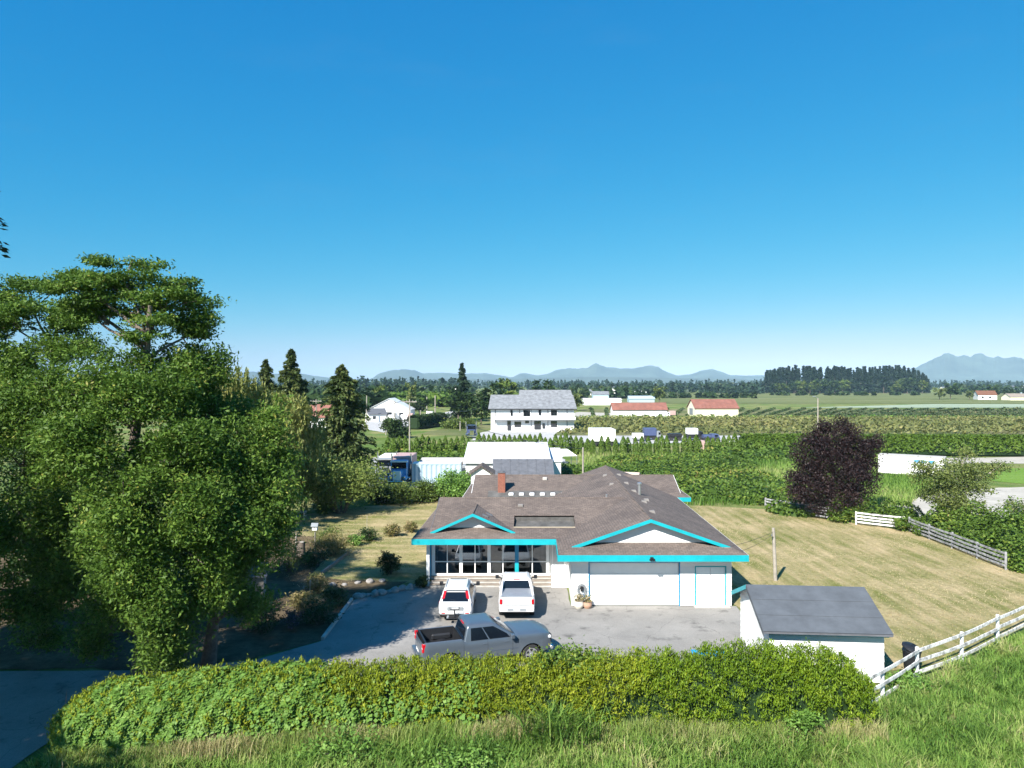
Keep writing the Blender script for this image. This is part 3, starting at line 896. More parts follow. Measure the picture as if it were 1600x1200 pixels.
hp(MB().tube([(6.3, 50.0, 4.3), (6.3, 50.0, 4.75)], 0.07, 10).lathe([(.2, 4.36), (.08, 4.5)], (6.3, 50, 0), 'z', 10), 'vent_stack', M['metal'])
hp(MB().tube([(5.3, 47.4, 3.9), (5.3, 47.4, 4.4)], 0.05, 8), 'vent_stack', M['white'])
for x, y in ((-1.65, 45.6), (-1.85, 44.7)):
    z = gz-0.44*abs(x-gx)
    hp(MB().slab([(x-.18, y-.12, z+.16), (x+.2, y-.12, z+.0), (x+.2, y+.12, z+.0), (x-.18, y+.12, z+.16)], 0.08), 'roof_vent', M['darkroof'])
hp(MB().cbox(0.15, 0.5, 46.95, 47.25, 4.36, 4.54, 0.03), 'roof_vent', M['ventgrey'])
hp(MB().cbox(1.9, 2.3, 61.9, 62.3, 4.1, 4.35, 0.04), 'roof_vent', M['concrete'])
# flood lamp on the garage fascia
hp(MB().cbox(7.62, 7.80, 38.96, 39.06, 2.86, 3.0, 0.02).tube([(7.66, 38.95, 2.93), (7.62, 38.84, 2.88)], [0.05, 0.08], 10).tube([(7.76, 38.95, 2.93), (7.80, 38.84, 2.88)], [0.05, 0.08], 10), 'flood_lamp', M['black'])

# glazed porch
PZ0, PZ1, PT = 0.62, 2.74, 1.36
YP = 44.60
bay = [-5.08, -3.36, -1.60, 0.14, 2.08]
sill = hpart('porch_base', M['white'], (-5.2, 2.25, YP-0.05, YP+0.12, 0.50, PZ0), )
for i in range(4):
    a, b = bay[i], bay[i+1]
    mid = (a+b)/2
    win = hpart('window', M['white'], (mid-0.03, mid+0.03, YP-0.015, YP+0.045, PZ0+.002, PZ1-.002))
    hpart('transom', M['white'], (a+0.1, mid-0.031, YP-0.012, YP+0.04, PT-0.03, PT+0.03), (mid+0.031, b-0.1, YP-0.012, YP+0.04, PT-0.03, PT+0.03), parent=win)
    for xa, xb in ((a+0.1, mid-0.03), (mid+0.03, b-0.1)):
        for za, zb in ((PZ0, PT-0.03), (PT+0.03, PZ1)):
            hpart('pane', M['porchglass'], (xa, xb, YP+0.010, YP+0.016, za, zb), parent=win)
for i, x in enumerate(bay):
    if i == 3: continue
    hpart('post', M['white'], (x-0.1, x+0.1, YP-0.04, YP+0.08, PZ0+0.001, PZ1+0.03))
hpart('post', M['blue'], (bay[3]-0.12, bay[3]+0.12, YP-0.05, YP+0.08, PZ0+.65, PZ1+0.03))
hpart('post', M['cyan'], (bay[3]-0.12, bay[3]+0.12, YP-0.05, YP+0.08, PZ0+0.001, PZ0+.649))
hpart('corner_post', M['white'], (-5.42, -5.24, 43.9, 44.1, 0, 2.77))
hpart('corner_post', M['blue'], (-5.40, -5.22, 44.3, 44.6, 0.0, 2.77))
hpart('porch_floor', M['concrete'], (-5.2, 2.2, YP+.13, 47.4, 0.40, 0.5))
hpart('porch_back_wall', M['interior'], (-5.2, 3.3, 47.4, 47.5, 0.4, 2.9))
hpart('inner_door', M['brownwood'], (-2.6, -1.7, 47.33, 47.4, 0.5, 2.5))
hpart('porch_ceiling', M['wood'], (-5.2, 3.3, YP+0.1, 47.4, 2.80, 2.84))
for x in (-4.6, -4.2, -0.9, 0.6, 1.7):
    hpart('curtain', plain('grey_curtain', (0.22, 0.21, 0.2), 0.9), (x, x+0.22, 47.2, 47.26, 0.9, 2.6))
# steps: timber treads
for k, (ya, z) in enumerate(((43.70, 0.16), (44.0, 0.32), (44.3, 0.49))):
    st = hpart('step', M['concrete'], (-5.22, 2.28, ya+0.03, 44.56, max(0.014, z-0.16), z-0.03))
    nb = 2
    for q in range(nb):
        y_ = ya+q*0.15
        for xa, xb in ((-5.22, -1.6), (-1.58, 2.28)):
            hp(MB().cbox(xa, xb, y_, y_+0.138, z-0.028, z, 0.006), 'tread_plank', M['wood'], st)
# hose reel on the garage wall
hr = thing('hose_reel', 'coiled grey garden hose on a reel hung on the white garage wall', 'hose reel', (3.92, 39.93, 0.95))
for k in range(4):
    r = 0.16+0.03*k
    MB().tube([(r*math.cos(t), -0.03-0.02*(k % 2), r*1.35*math.sin(t)) for t in np.linspace(0, 2*math.pi, 22)], 0.016, 6, False).build('hose_coil', M['greybody'], hr)
MB().cbox(-0.08, 0.08, -0.10, 0.02, -0.06, 0.2, 0.02).build('bracket', M['black'], hr)
MB().tube([(0.1, -0.05, -0.2), (0.14, -0.08, -0.45), (0.11, -0.06, -0.62)], 0.014, 6).build('hose_end', M['truckblue'], hr)

# ------------------------------------------------------------------ shed
sh = thing('garden_shed', 'small white shed with grey roll-roofing and turquoise gable board', 'shed', (10.87, 30.05, 0), math.radians(-4.5))
SW, SD, SZ = 4.66, 4.95, 2.36
b_ = MB().box(0, SW, 0, 0.12, 0, SZ-.02).box(0, SW, SD-.12, SD, 0, SZ-.02).box(SW-.12, SW, .12, SD-.12, 0, SZ-.02).box(0, .12, .12, SD-.12, 0, SZ-.02)
wl = b_.build('wall', M['siding'], sh)
gb = MB().extr([(0, 0.0, SZ-.02), (0, SD, SZ-.02), (0, SD/2, SZ+0.92)], (.12, 0, 0)).extr([(SW-.12, 0.0, SZ-.02), (SW-.12, SD, SZ-.02), (SW-.12, SD/2, SZ+0.92)], (.12, 0, 0))
gb.build('gable', M['siding'], sh)
for k in range(8):
    z = 0.04+k*0.285
    MB().add([(-.005, -.05, z), (SW+.005, -.05, z), (SW+.005, -.012, z+.27), (-.005, -.012, z+.27), (-.005, -.002, z), (SW+.005, -.002, z), (SW+.005, -.002, z+.27), (-.005, -.002, z+.27)],
             [(0,1,2,3), (0,4,5,1), (2,6,7,3), (3,7,4,0), (1,5,6,2)]).build('siding_board', M['siding'], wl)
    MB().add([(-.03, 0.0, z), (-.03, SD, z), (-.012, SD, z+.27), (-.012, 0.0, z+.27), (-.002, 0, z), (-.002, SD, z), (-.002, SD, z+.27), (-.002, 0, z+.27)],
             [(3,2,1,0), (0,4,5,1), (2,6,7,3), (3,7,4,0), (1,5,6,2)]).build('siding_board', M['siding'], wl)
rs = 0.39; oh = 0.42; zr = SZ + rs*(SD/2)
def shed_z(y): return SZ + rs*(y if y < SD/2 else SD-y)
ya, yb = -oh, SD/2
rl = MB().slab([(-.33, ya, shed_z(ya)), (SW+.2, ya, shed_z(ya)), (SW+.2, yb, zr), (-.33, yb, zr)], 0.08)
rl.slab([(-.33, yb, zr), (SW+.2, yb, zr), (SW+.2, SD+oh, shed_z(ya)), (-.33, SD+oh, shed_z(ya))], 0.08)
rf = rl.build('roof', M['rollroof'], sh)
L3 = (yb-ya)/3
for k in range(3):                        # three lapped strips of roofing
    y0 = ya+k*L3-0.03; y1 = ya+(k+1)*L3+ (0.03 if k < 2 else 0)
    d0 = 0.010+0.006*(k % 2); 
    MB().slab([(-.34, y0, shed_z(y0)+0.022), (SW+.21, y0, shed_z(y0)+0.022), (SW+.21, y1, shed_z(y1)+0.006), (-.34, y1, shed_z(y1)+0.006)], 0.005).build('roofing_strip', M['rollroof'], rf)
for s in (0, 1):
    p0 = (-.335, ya, shed_z(ya)) if s == 0 else (-.335, SD+oh, shed_z(ya))
    MB().extr([p0, (-.335, yb, zr), (-.335, yb, zr-.2), (p0[0], p0[1], p0[2]-.2)], (-.03, 0, 0)).build('verge_board', M['cyan' if s else 'rollroof'], sh)
MB().box(-.33, SW+.2, ya-.03, ya, shed_z(ya)-.10, shed_z(ya)-.02).build('fascia_board', M['darkroof'], sh)
MB().box(-.1, SW+.1, ya+.12, ya+.15, shed_z(ya)-.18, shed_z(ya)-.05).build('eave_trim', M['cyan'], sh)

# ------------------------------------------------------------------ vehicles
def wheel(parent, x, y, r, wd, side):
    prof = [(r*.62, -wd*.42), (r*.70, -wd*.5), (r*.93, -wd*.48), (r, -wd*.34), (r, wd*.34), (r*.93, wd*.48), (r*.70, wd*.5), (r*.62, wd*.42)]
    t = MB().lathe(prof, (0, 0, 0), 'y', 24).build('wheel', M['rubber'], parent, 35)
    t.location = (x, y, r)
    q = side*wd*.5
    rim = MB()
    for k in range(6):
        a = k*math.pi/3
        c, s_ = math.cos(a), math.sin(a)
        n = Vector((-s_, 0, c))*r*.09
        p0 = Vector((c*r*.12, q*.9, s_*r*.12)); p1 = Vector((c*r*.6, q*.96, s_*r*.6))
        rim.extr([tuple(p0+n*1.4), tuple(p1+n), tuple(p1-n), tuple(p0-n*1.4)], (0, q*.1, 0))
    rim.lathe([(r*.64, q*.80), (r*.66, q*1.02), (r*.58, q*1.02), (r*.55, q*.5), (r*.2, q*.45)], (0, 0, 0), 'y', 24)
    rim.lathe([(r*.16, q*.8), (r*.13, q*1.03)], (0, 0, 0), 'y', 12)
    rim.build('rim', M['alloy'], t, 30)
    return t

def vehicle(root, spec, paint):
    """body shell with wheel arches, cab with glass, wheels, lamps.  x forward, y to its left"""
    L, W = spec['L'], spec['W']; hw = W/2
    ax = spec['axles']; R = spec['R']; ra = R*1.22
    bx = [p[0] for p in spec['belt']]; bz = [p[1] for p in spec['belt']]
    sill = spec['sill']
    belt = lambda x: float(np.interp(x, bx, bz))
    xs = set(np.linspace(0, L, 41))
    for a in ax:
        for t in np.linspace(0, math.pi, 15): xs.add(a+ra*math.cos(t))
        xs.add(a-ra*1.001); xs.add(a+ra*1.001)
    xs = sorted(xs)
    def zb(x):
        z = sill
        if x < 0.35: z = sill + 0.10*(1-x/0.35)
        if x > L-0.4: z = sill + 0.08*((x-L+0.4)/0.4)
        for a in ax:
            if abs(x-a) < ra: z = max(z, R*0.98 + math.sqrt(ra*ra-(x-a)**2)*1.0)
        return min(z, belt(x)-0.1)
    def hwx(x):
        k = 1.0
        fr = spec.get('fr', 0.5); rr = spec.get('rr', 0.25)
        if x > L-fr: k -= 0.16*((x-L+fr)/fr)**2.2
        if x < rr: k -= 0.07*((rr-x)/rr)**2
        return hw*k
    def yw(x, z):
        t = (z-sill)/max(0.1, belt(x)-sill)
        t = max(-0.2, min(1.0, t))
        prof = 0.955+0.045*math.sin(min(1, max(0, t/0.75))*math.pi*0.5) if t < 0.62 else 1.0-0.06*((t-0.62)/0.38)**2
        # pressed crease and flared arches
        fl = 0.0
        for a in ax:
            d = math.hypot(x-a, z-R)
            fl += 0.022*max(0, 1-abs(d-ra)/0.14)
        return hwx(x)*prof + fl
    nz = 9
    body = MB()
    cols = {}
    for s in (-1, 1):
        rows = []
        for x in xs:
            z0, z1 = zb(x), belt(x)
            xo = x
            col = []
            for j in range(nz+1):
                z = z0+(z1-z0)*j/nz
                t = (z-sill)/max(0.1, z1-sill)
                xx = x
                if x < 1e-6: xx = x + spec.get('rear_lean', 0.05)*max(0, t-0.35)
                if x > L-1e-6: xx = x - spec.get('nose_lean', 0.10)*max(0, t-0.35)
                col.append((xx, s*yw(x, z), z))
            rows.append(col)
        cols[s] = rows
        body.grid(rows)
    for e in (0, -1):                      # tail and nose
        rr = []
        for q in np.linspace(0, 1, 9):
            bulge = (1-(2*q-1)**2)*spec.get('nose_bow', 0.10)*(1 if e else -0.35)
            rr.append([(cols[-1][e][j][0]+bulge, cols[-1][e][j][1]*(1-q)+cols[1][e][j][1]*q, cols[-1][e][j][2]) for j in range(nz+1)])
        body.grid(rr)
    bed = spec.get('bed')
    top = []
    for i, x in enumerate(xs):
        if bed and bed[0] < x < bed[1]: continue
        c = spec.get('crown', 0.05) * (1 if x > spec['cab'][1] else 0.3)
        top.append((x, [(cols[-1][i][nz][0] + (1-(2*q-1)**2)*(spec.get('nose_bow', .1) if i == len(xs)-1 else (-.35*spec.get('nose_bow', .1) if i == 0 else 0)),
                         cols[-1][i][nz][1]*(1-q)+cols[1][i][nz][1]*q, cols[1][i][nz][2]+c*(1-(2*q-1)**4)) for q in np.linspace(0, 1, 11)]))
    if bed:
        f = [t for x, t in top if x >= bed[1]]
        body.grid(f)
        r_ = [t for x, t in top if x <= bed[0]]
        if len(r_) > 1: body.grid(r_)
    else:
        body.grid([t for x, t in top])
    bo = body.build('body', paint, root, 38)
    # wheel wells and floor
    ww = MB()
    for a in ax:
        for s in (-1, 1):
            arc = [(a+ra*1.0*math.cos(t), R*.98+ra*math.sin(t)) for t in np.linspace(-0.25, math.pi+0.25, 14)]
            ww.grid([[(x, s*(yw(x, z)-0.004), z) for x, z in arc], [(x, s*hw*0.50, z) for x, z in arc]])
            b0 = len(ww.v)
            ww.v.extend([(x, s*hw*0.50, z) for x, z in arc]); ww.f.append(tuple(range(b0, b0+len(arc))))
    ww.build('wheel_well', M['black'], root, fix=False)
    MB().box(0.12, L-0.2, -hw*.88, hw*.88, sill-0.04, sill+0.02).build('underbody', M['black'], root)
    if bed:
        a, b, zf = bed
        zt = belt((a+b)/2)
        inn = hw-0.17
        mb = MB()
        mb.add([(a, -inn, zf), (b, -inn, zf), (b, inn, zf), (a, inn, zf), (a, -inn, zt), (b, -inn, zt), (b, inn, zt), (a, inn, zt)],
               [(0,1,2,3), (0,4,5,1), (1,5,6,2), (2,6,7,3), (3,7,4,0)])
        for s in (-1, 1): mb.cbox(ax[0]-.45, ax[0]+.45, s*inn-.12, s*inn+.12, zf, zf+.26, .06)
        if not spec.get('cover'): mb.build('bed_liner', M['black'], root, fix=False)
        rail = MB()
        for s in (-1, 1):
            rail.grid([[(x, s*inn, zt+.012) for x in np.linspace(a-.02, b, 8)], [(x, s*(inn+.05), zt+.03) for x in np.linspace(a-.02, b, 8)], [(x, s*(yw(x, belt(x))+.004), zt-.004) for x in np.linspace(a-.02, b, 8)]])
        rail.build('bed_rail', paint, root, 40)
        if spec.get('cover'):
            MB().add([(a, -inn, zt+.02), (b, -inn, zt+.06), (b, inn, zt+.06), (a, inn, zt+.02)], [(0,1,2,3)]).build('bed_cover', spec['cover'], root)
        else:
            MB().box(a+.02, a+.10, -inn, inn, zt-.02, zt+.02).build('tailgate_cap', M['black'], root)
    # cab
    xr_b, xf_b, xr_t, xf_t, zt = spec['cab'][0], spec['cab'][1], spec['cab'][2], spec['cab'][3], spec['cab'][4]
    zb0 = belt((xr_b+xf_b)/2)-0.02
    wb, wt = hw*0.945, hw*spec.get('tumble', 0.78)
    lerp = lambda a, b, t: a+(b-a)*t
    def ring(x0, x1, w_, z, rc, bowf=0.0, n=6):
        pts = []
        for cx, cy, a0 in ((x1-rc, w_-rc, 0), (x0+rc, w_-rc, 90), (x0+rc, -w_+rc, 180), (x1-rc, -w_+rc, 270)):
            for k in range(n+1):
                a = math.radians(a0+90*k/n)
                px = cx+rc*math.cos(a); py = cy+rc*math.sin(a)
                if px > (x0+x1)/2: px += bowf*(1-(py/w_)**2)
                pts.append((px, py, z))
        return pts
    rows = []
    for t in np.linspace(0, 1, 7):
        rows.append(ring(lerp(xr_b, xr_t, t), lerp(xf_b, xf_t, t), lerp(wb, wt, t), lerp(zb0, zt, t), lerp(.05, .10, t), .08))
    rows.append(ring(xr_t+.03, xf_t-.05, wt-.045, zt+.045, .10, .06))
    rows.append(ring(xr_t+.10, xf_t-.16, wt-.14, zt+.068, .09, .04))
    rows.append(ring(xr_t+.35, xf_t-.45, wt-.42, zt+.082, .06, .0))
    cb = MB().grid(rows, close=True)
    n_ = len(rows[-1]); b0 = len(cb.v)-n_
    cb.f.append(tuple(range(b0, b0+n_)))
    roof = cb.build('cab', paint, root, 40)
    # glass: side windows (x0,x1 at bottom / top in fractions), slightly proud
    g = 0.008
    def sidept(u, t, s):
        x = lerp(lerp(xr_b, xr_t, t), lerp(xf_b, xf_t, t), u)
        return (x, s*(lerp(wb, wt, t)+g), lerp(zb0, zt, t))
    for s in (-1, 1):
        for poly in spec['side_win']:
            q = [sidept(u, t, s) for u, t in poly]
            MB().extr(q, (0, -s*.006, 0)).build('side_window', M['carglass'], root)
    def endpt(v, t, front):
        x = lerp(xf_b, xf_t, t) if front else lerp(xr_b, xr_t, t)
        w_ = lerp(wb, wt, t)
        bow = .08*(1-v*v) if front else 0
        return (x+(bow+g*1.5 if front else -g), v*(w_-.02), lerp(zb0, zt, t))
    for front, t0, t1, vv in ((True, .06, .93, .90), (False, spec.get('rw', (.18, .88))[0], spec.get('rw', (.18, .88))[1], .86)):
        rr = []
        for t in np.linspace(t0, t1, 4):
            rr.append([endpt(v, t, front) for v in np.linspace(-vv, vv, 9)])
        MB().grid(rr).build('windshield' if front else 'rear_window', M['carglass'], root, 60)
    for a in ax:
        for s in (-1, 1): wheel(root, a, s*(hw-spec.get('ww', .26)/2-.015), R, spec.get('ww', .26), s)
    # mirrors
    mx = xf_b-0.30
    for s in (-1, 1):
        MB().cbox(mx-.10, mx+.08, s*(hw+.14)-.10, s*(hw+.14)+.10, zb0+.04, zb0+.24, .03).cbox(mx-.02, mx+.05, min(s*(hw-.08), s*(hw+.1)), max(s*(hw-.08), s*(hw+.1)), zb0+.04, zb0+.10, .01).build('mirror', spec.get('mirror', M['black']), root)
    for hx in spec.get('handles', []):
        for s in (-1, 1):
            z = zb0-.12
            MB().cbox(hx-.10, hx+.10, s*yw(hx, z)-.02, s*yw(hx, z)+.02, z-.02, z+.02, .008).build('door_handle', spec.get('handle_mat', paint), root)
    for sx in spec.get('seams', []):      # shut lines
        for s in (-1, 1):
            z0, z1 = max(zb(sx), sill+.04), belt(sx)-.01
            pts = [(sx, s*(yw(sx, z)+.001), z) for z in np.linspace(z0, z1, 8)]
            MB().tube(pts, .006, 4).build('door_seam', M['black'], root)
    return yw, zb0, bo

# silver crew-cab pickup
tr = thing('pickup_truck', 'silver-blue crew-cab pickup with open black bed parked across the drive behind the hedge', 'pickup truck', (-1.30, 32.15, 0), math.radians(17.5))
def shift_children(root, dx):
    for c in root.children: c.location.x -= dx
spec = dict(L=5.88, W=2.06, axles=(1.18, 4.90), R=.425, ww=.29, sill=.50, fr=.55, rr=.2, nose_bow=.12, crown=.05,
            belt=[(0, 1.38), (1.76, 1.38), (1.86, 1.25), (4.05, 1.27), (4.3, 1.33), (5.3, 1.31), (5.72, 1.26), (5.88, 1.19)],
            cab=(1.82, 4.28, 1.98, 3.28, 1.87), tumble=.80, bed=(.10, 1.74, .88), rw=(.12, .86),
            side_win=[[(.125, .09), (.46, .09), (.475, .90), (.13, .90)], [(.485, .09), (.88, .09), (.92, .35), (.85, .90), (.50, .90)]],
            handles=[2.75, 3.75], seams=[1.80, 2.88, 4.02], mirror=M['silverpaint'])
yw, zb0, bo = vehicle(tr, spec, M['silverpaint'])
for s in (-1, 1):
    tl = MB().cbox(-.02, .14, s*.91-.07, s*.91+.075, 1.0, 1.36, .02).build('tail_lamp', M['redlens'], tr)
    MB().cbox(-.025, .145, s*.91-.06, s*.91+.08, 1.16, 1.21, .008).build('reverse_lens', M['clearlens'], tl)
    MB().cbox(5.62, 5.87, s*.78-.16, s*.78+.14, 1.02, 1.16, .03).build('headlamp', M['clearlens'], tr)
    MB().box(1.65, 4.35, s*1.0-.03, s*1.0+.03, .47, .50).build('side_step', M['black'], tr)
    MB().tube([(x, s*(yw(x, .80)+.006), .80) for x in np.linspace(1.9, 4.3, 10)], .010, 5).build('trim_strip', M['silverpaint'], tr)
MB().cbox(-.16, .06, -.95, .95, .52, .72, .03).build('rear_bumper', M['silverpaint'], tr)
MB().cbox(5.84, 6.0, -.88, .88, .50, .68, .04).build('front_bumper', M['chrome'], tr)
MB().cbox(5.86, 5.99, -.66, .66, .72, 1.12, .03).build('grille', M['black'], tr)
MB().box(-.062, -.052, -.26, .26, .80, .90).build('licence_plate', M['white'], tr)
MB().box(1.94, 2.0, -.22, .22, 1.83, 1.88).build('brake_lamp', M['redlens'], tr)
MB().add([(2.55, -.36, 1.9465), (2.95, -.36, 1.9445), (2.95, .36, 1.9445), (2.55, .36, 1.9465)], [(0, 1, 2, 3)]).build('sunroof', M['carglass'], tr)
MB().box(3.95, 4.0, -.8, .8, 1.36, 1.37).build('wiper_cowl', M['black'], tr)
shift_children(tr, 2.94)

# white crossover
sv = thing('parked_suv', 'white crossover with tall red tail lamps and a rear bike rack, nose to the porch', 'car', (-2.98, 39.55, 0), math.radians(90))
spec = dict(L=4.52, W=1.80, axles=(.95, 3.57), R=.345, ww=.22, sill=.36, fr=.6, rr=.35, nose_bow=.12, crown=.06, rear_lean=.06,
            belt=[(0, .98), (.2, 1.00), (3.2, 1.00), (3.5, 1.01), (4.2, .88), (4.52, .74)],
            cab=(.06, 3.62, .62, 2.55, 1.56), tumble=.72, rw=(.12, .80),
            side_win=[[(.10, .14), (.28, .14), (.27, .80), (.16, .78)], [(.30, .12), (.55, .12), (.53, .86), (.29, .84)], [(.57, .12), (.90, .12), (.86, .40), (.76, .84), (.55, .86)]],
            handles=[1.6, 2.55], handle_mat=M['whitepaint'], seams=[1.35, 2.30, 3.15])
yw, zb0, bo = vehicle(sv, spec, M['whitepaint'])
for s in (-1, 1):
    MB().add([(.05, s*.82, .92), (.05, s*.64, .92), (.50, s*.50, 1.52), (.52, s*.60, 1.52), (.22, s*.88, .95), (.62, s*.65, 1.5)],
             [(0,1,2,3), (0,3,5,4), (1,0,4), (2,5,3)]).build('tail_lamp', M['redlens'], sv)
    MB().tube([(.8, s*.56, 1.63), (1.6, s*.57, 1.665), (2.4, s*.56, 1.63)], .018, 6).build('roof_rail', M['greybody'], sv)
    MB().cbox(4.12, 4.42, s*.66-.14, s*.66+.12, .68, .84, .04).build('headlamp', M['clearlens'], sv)
MB().cbox(-.06, .05, -.80, .80, .42, .62, .03).build('rear_bumper', M['whitepaint'], sv)
MB().cbox(-.045, .05, -.74, .74, .30, .44, .03).build('bumper_skirt', M['black'], sv)
MB().box(-.085, -.073, -.17, .17, .68, .78).build('licence_plate', M['clearlens'], sv)
MB().add([(2.35, -.45, 1.632), (2.52, -.45, 1.622), (2.52, .45, 1.622), (2.35, .45, 1.632)], [(0, 1, 2, 3)]).build('sunroof', M['carglass'], sv)
MB().cbox(.42, .66, -.56, .56, 1.56, 1.60, .015).build('spoiler', M['whitepaint'], sv)
MB().cbox(-.072, -.03, -.42, .42, .64, .82, .01).build('plate_recess', M['greybody'], sv)
MB().tube([(.17, 0, 1.10), (.22, .28, 1.14)], .012, 5).build('wiper', M['black'], sv)
for s in (-1, 1):
    MB().cbox(-.075, -.04, s*.62-.10, s*.62+.10, .47, .53, .01).build('bumper_reflector', M['redlens'], sv)
    MB().box(1.32, 3.22, min(s*.868, s*.90), max(s*.868, s*.90), .34, .46).build('sill_cladding', M['black'], sv)
shift_children(sv, 2.26)
bk = thing('bike_rack', 'black tubular bike rack on the tow bar of the white crossover', 'bike rack', (-2.98, 37.05, 0.30))
MB().tube([(0, .35, .08), (0, -.12, .08), (0, -.14, .50)], .03, 8).build('mast', M['black'], bk)
MB().tube([(-.24, -.12, .62), (-.24, -.16, .50), (.24, -.16, .50), (.24, -.12, .62)], .022, 6).build('arm', M['black'], bk)
MB().box(-.42, .42, -.26, -.20, .05, .09).box(-.42, .42, -.04, .02, .05, .09).build('wheel_tray', M['black'], bk)
for x in (-.36, .36): MB().box(x-.05, x+.05, -.30, .06, .085, .12).build('tray_clip', M['greybody'], bk)

# white pickup with sail panels
wp = thing('sail_panel_pickup', 'white pickup with grey bed cover and sloping roof pillars, nose to the porch', 'pickup truck', (.25, 40.15, 0), math.radians(90))
cover = plain('grey_bed_cover', (0.20, 0.22, 0.25), 0.35, var=0.1)
spec = dict(L=5.28, W=1.94, axles=(1.05, 4.20), R=.39, ww=.26, sill=.44, fr=.5, rr=.25, nose_bow=.12, crown=.05,
            belt=[(0, 1.18), (.12, 1.22), (1.9, 1.24), (3.8, 1.20), (4.2, 1.20), (5.0, 1.10), (5.28, .98)],
            cab=(1.55, 4.0, 1.80, 3.15, 1.72), tumble=.78, bed=(.14, 1.52, .8), cover=cover, rw=(.10, .86),
            side_win=[[(.14, .14), (.46, .14), (.47, .86), (.16, .84)], [(.49, .12), (.88, .12), (.90, .40), (.82, .86), (.50, .86)]],
            handles=[2.5, 3.4], handle_mat=M['whitepaint'], seams=[1.56, 2.72, 3.78])
yw, zb0, bo = vehicle(wp, spec, M['whitepaint'])
for s in (-1, 1):
    MB().add([(.45, s*.93, 1.22), (.45, s*.80, 1.24), (1.82, s*.72, 1.74), (1.82, s*.78, 1.73), (1.60, s*.93, 1.22), (1.60, s*.78, 1.24)],
             [(0,1,2,3), (0,3,4), (1,5,2), (2,5,4,3)]).build('sail_panel', M['whitepaint'], wp)
    MB().cbox(-.05, .08, s*.84-.08, s*.84+.06, .88, 1.14, .025).build('tail_lamp', M['redlens'], wp)
    MB().cbox(5.02, 5.24, s*.72-.15, s*.72+.13, .88, 1.02, .03).build('headlamp', M['clearlens'], wp)
    MB().tube([(1.9, s*.60, 1.79), (2.5, s*.61, 1.825), (3.1, s*.60, 1.79)], .018, 6).build('roof_rail', M['whitepaint'], wp)
MB().cbox(-.14, .04, -.92, .92, .50, .74, .04).build('rear_bumper', M['whitepaint'], wp)
MB().box(-.155, -.147, -.17, .17, .59, .67).build('licence_plate', M['clearlens'], wp)
MB().box(-.06, -.045, -.78, .78, .815, .83).build('tailgate_seam', M['black'], wp)
MB().cbox(-.055, -.03, -.14, .14, 1.02, 1.10, .01).build('tailgate_handle', M['whitepaint'], wp)
MB().box(1.76, 1.82, -.18, .18, 1.70, 1.74).build('brake_lamp', M['redlens'], wp)
MB().box(5.24, 5.36, -.62, .62, .62, .94).build('grille', M['black'], wp)
MB().cbox(-.146, -.10, -.50, .50, .56, .70, .01).build('bumper_step', M['greybody'], wp)
for s in (-1, 1): MB().box(1.5, 3.7, min(s*.93, s*.965), max(s*.93, s*.965), .42, .52).build('sill_cladding', M['greybody'], wp)
shift_children(wp, 2.64)

# ------------------------------------------------------------------ fences
def rail_fence(name, label, pts, h, nr, group, peel='fencewhite', seed=1, gap_mul=1.0):
    rd = random.Random(seed)
    root = thing(name, label, 'fence', (pts[0][0], pts[0][1], 0), 0, group)
    o = pts[0]
    loc = [(p[0]-o[0], p[1]-o[1]) for p in pts]
    for i, p in enumerate(loc):
        lx, ly = rd.uniform(-.03, .03), rd.uniform(-.03, .03)
        mb = MB().cbox(-.06, .06, -.06, .06, -.05, h+rd.uniform(-.02, .05), .012)
        po = mb.build('post', M['white' if peel == 'fencewhite' else peel], root)
        po.location = (p[0], p[1], 0); po.rotation_euler = (lx, ly, math.atan2(loc[min(i+1, len(loc)-1)][1]-loc[max(i-1, 0)][1], loc[min(i+1, len(loc)-1)][0]-loc[max(i-1, 0)][0]))
    for i in range(len(loc)-1):
        a, b = loc[i], loc[i+1]
        d = Vector((b[0]-a[0], b[1]-a[1], 0)); Ln = d.length; d.normalize()
        nrm = Vector((d.y, -d.x, 0))*0.075
        for k in range(nr):
            z = h*(0.22+0.70*k/(nr-1)) if nr > 1 else h*.9
            za, zc = z+rd.uniform(-.03, .03), z+rd.uniform(-.03, .03)
            mb = MB(); n = 6
            rows = []
            for j in range(n+1):
                t = j/n
                c = Vector((a[0], a[1], 0)) + d*(Ln*t) + nrm
                zz = za+(zc-za)*t + rd.uniform(-.006, .006) - 0.02*math.sin(math.pi*t)
                e = nrm.normalized()*.02
                rows.append([tuple(c-e+Vector((0, 0, zz-.07))), tuple(c+e+Vector((0, 0, zz-.07))), tuple(c+e+Vector((0, 0, zz+.07))), tuple(c-e+Vector((0, 0, zz+.07)))])
            mb.grid(rows, close=True)
            m0 = len(mb.v)
            mb.f.append((0, 1, 2, 3)); mb.f.append((m0-4, m0-1, m0-2, m0-3))
            mb.build('rail', M[peel], root)
    return root
def seg(a, b, n): return [(a[0]+(b[0]-a[0])*k/n, a[1]+(b[1]-a[1])*k/n) for k in range(n+1)]
rail_fence('rail_fence', 'white post-and-rail fence running from the hedge end past the shed', [(12.3, 26.3), (14.6, 28.0), (17.2, 30.2), (20.3, 32.1), (23.5, 34.4), (27.0, 36.9), (30.8, 39.5)], 1.32, 3, 'white rail fences', seed=2)
rail_fence('rail_fence', 'short run of white rails between bramble and the purple tree', seg((25.3, 71.0), (29.2, 65.6), 3), 1.15, 4, 'white rail fences', 'fencegrey', seed=3)
rail_fence('rail_fence', 'short white rail fence panel standing before green bramble by a sandy patch', seg((30.6, 63.2), (33.6, 60.9), 1), 1.15, 4, 'white rail fences', seed=4)
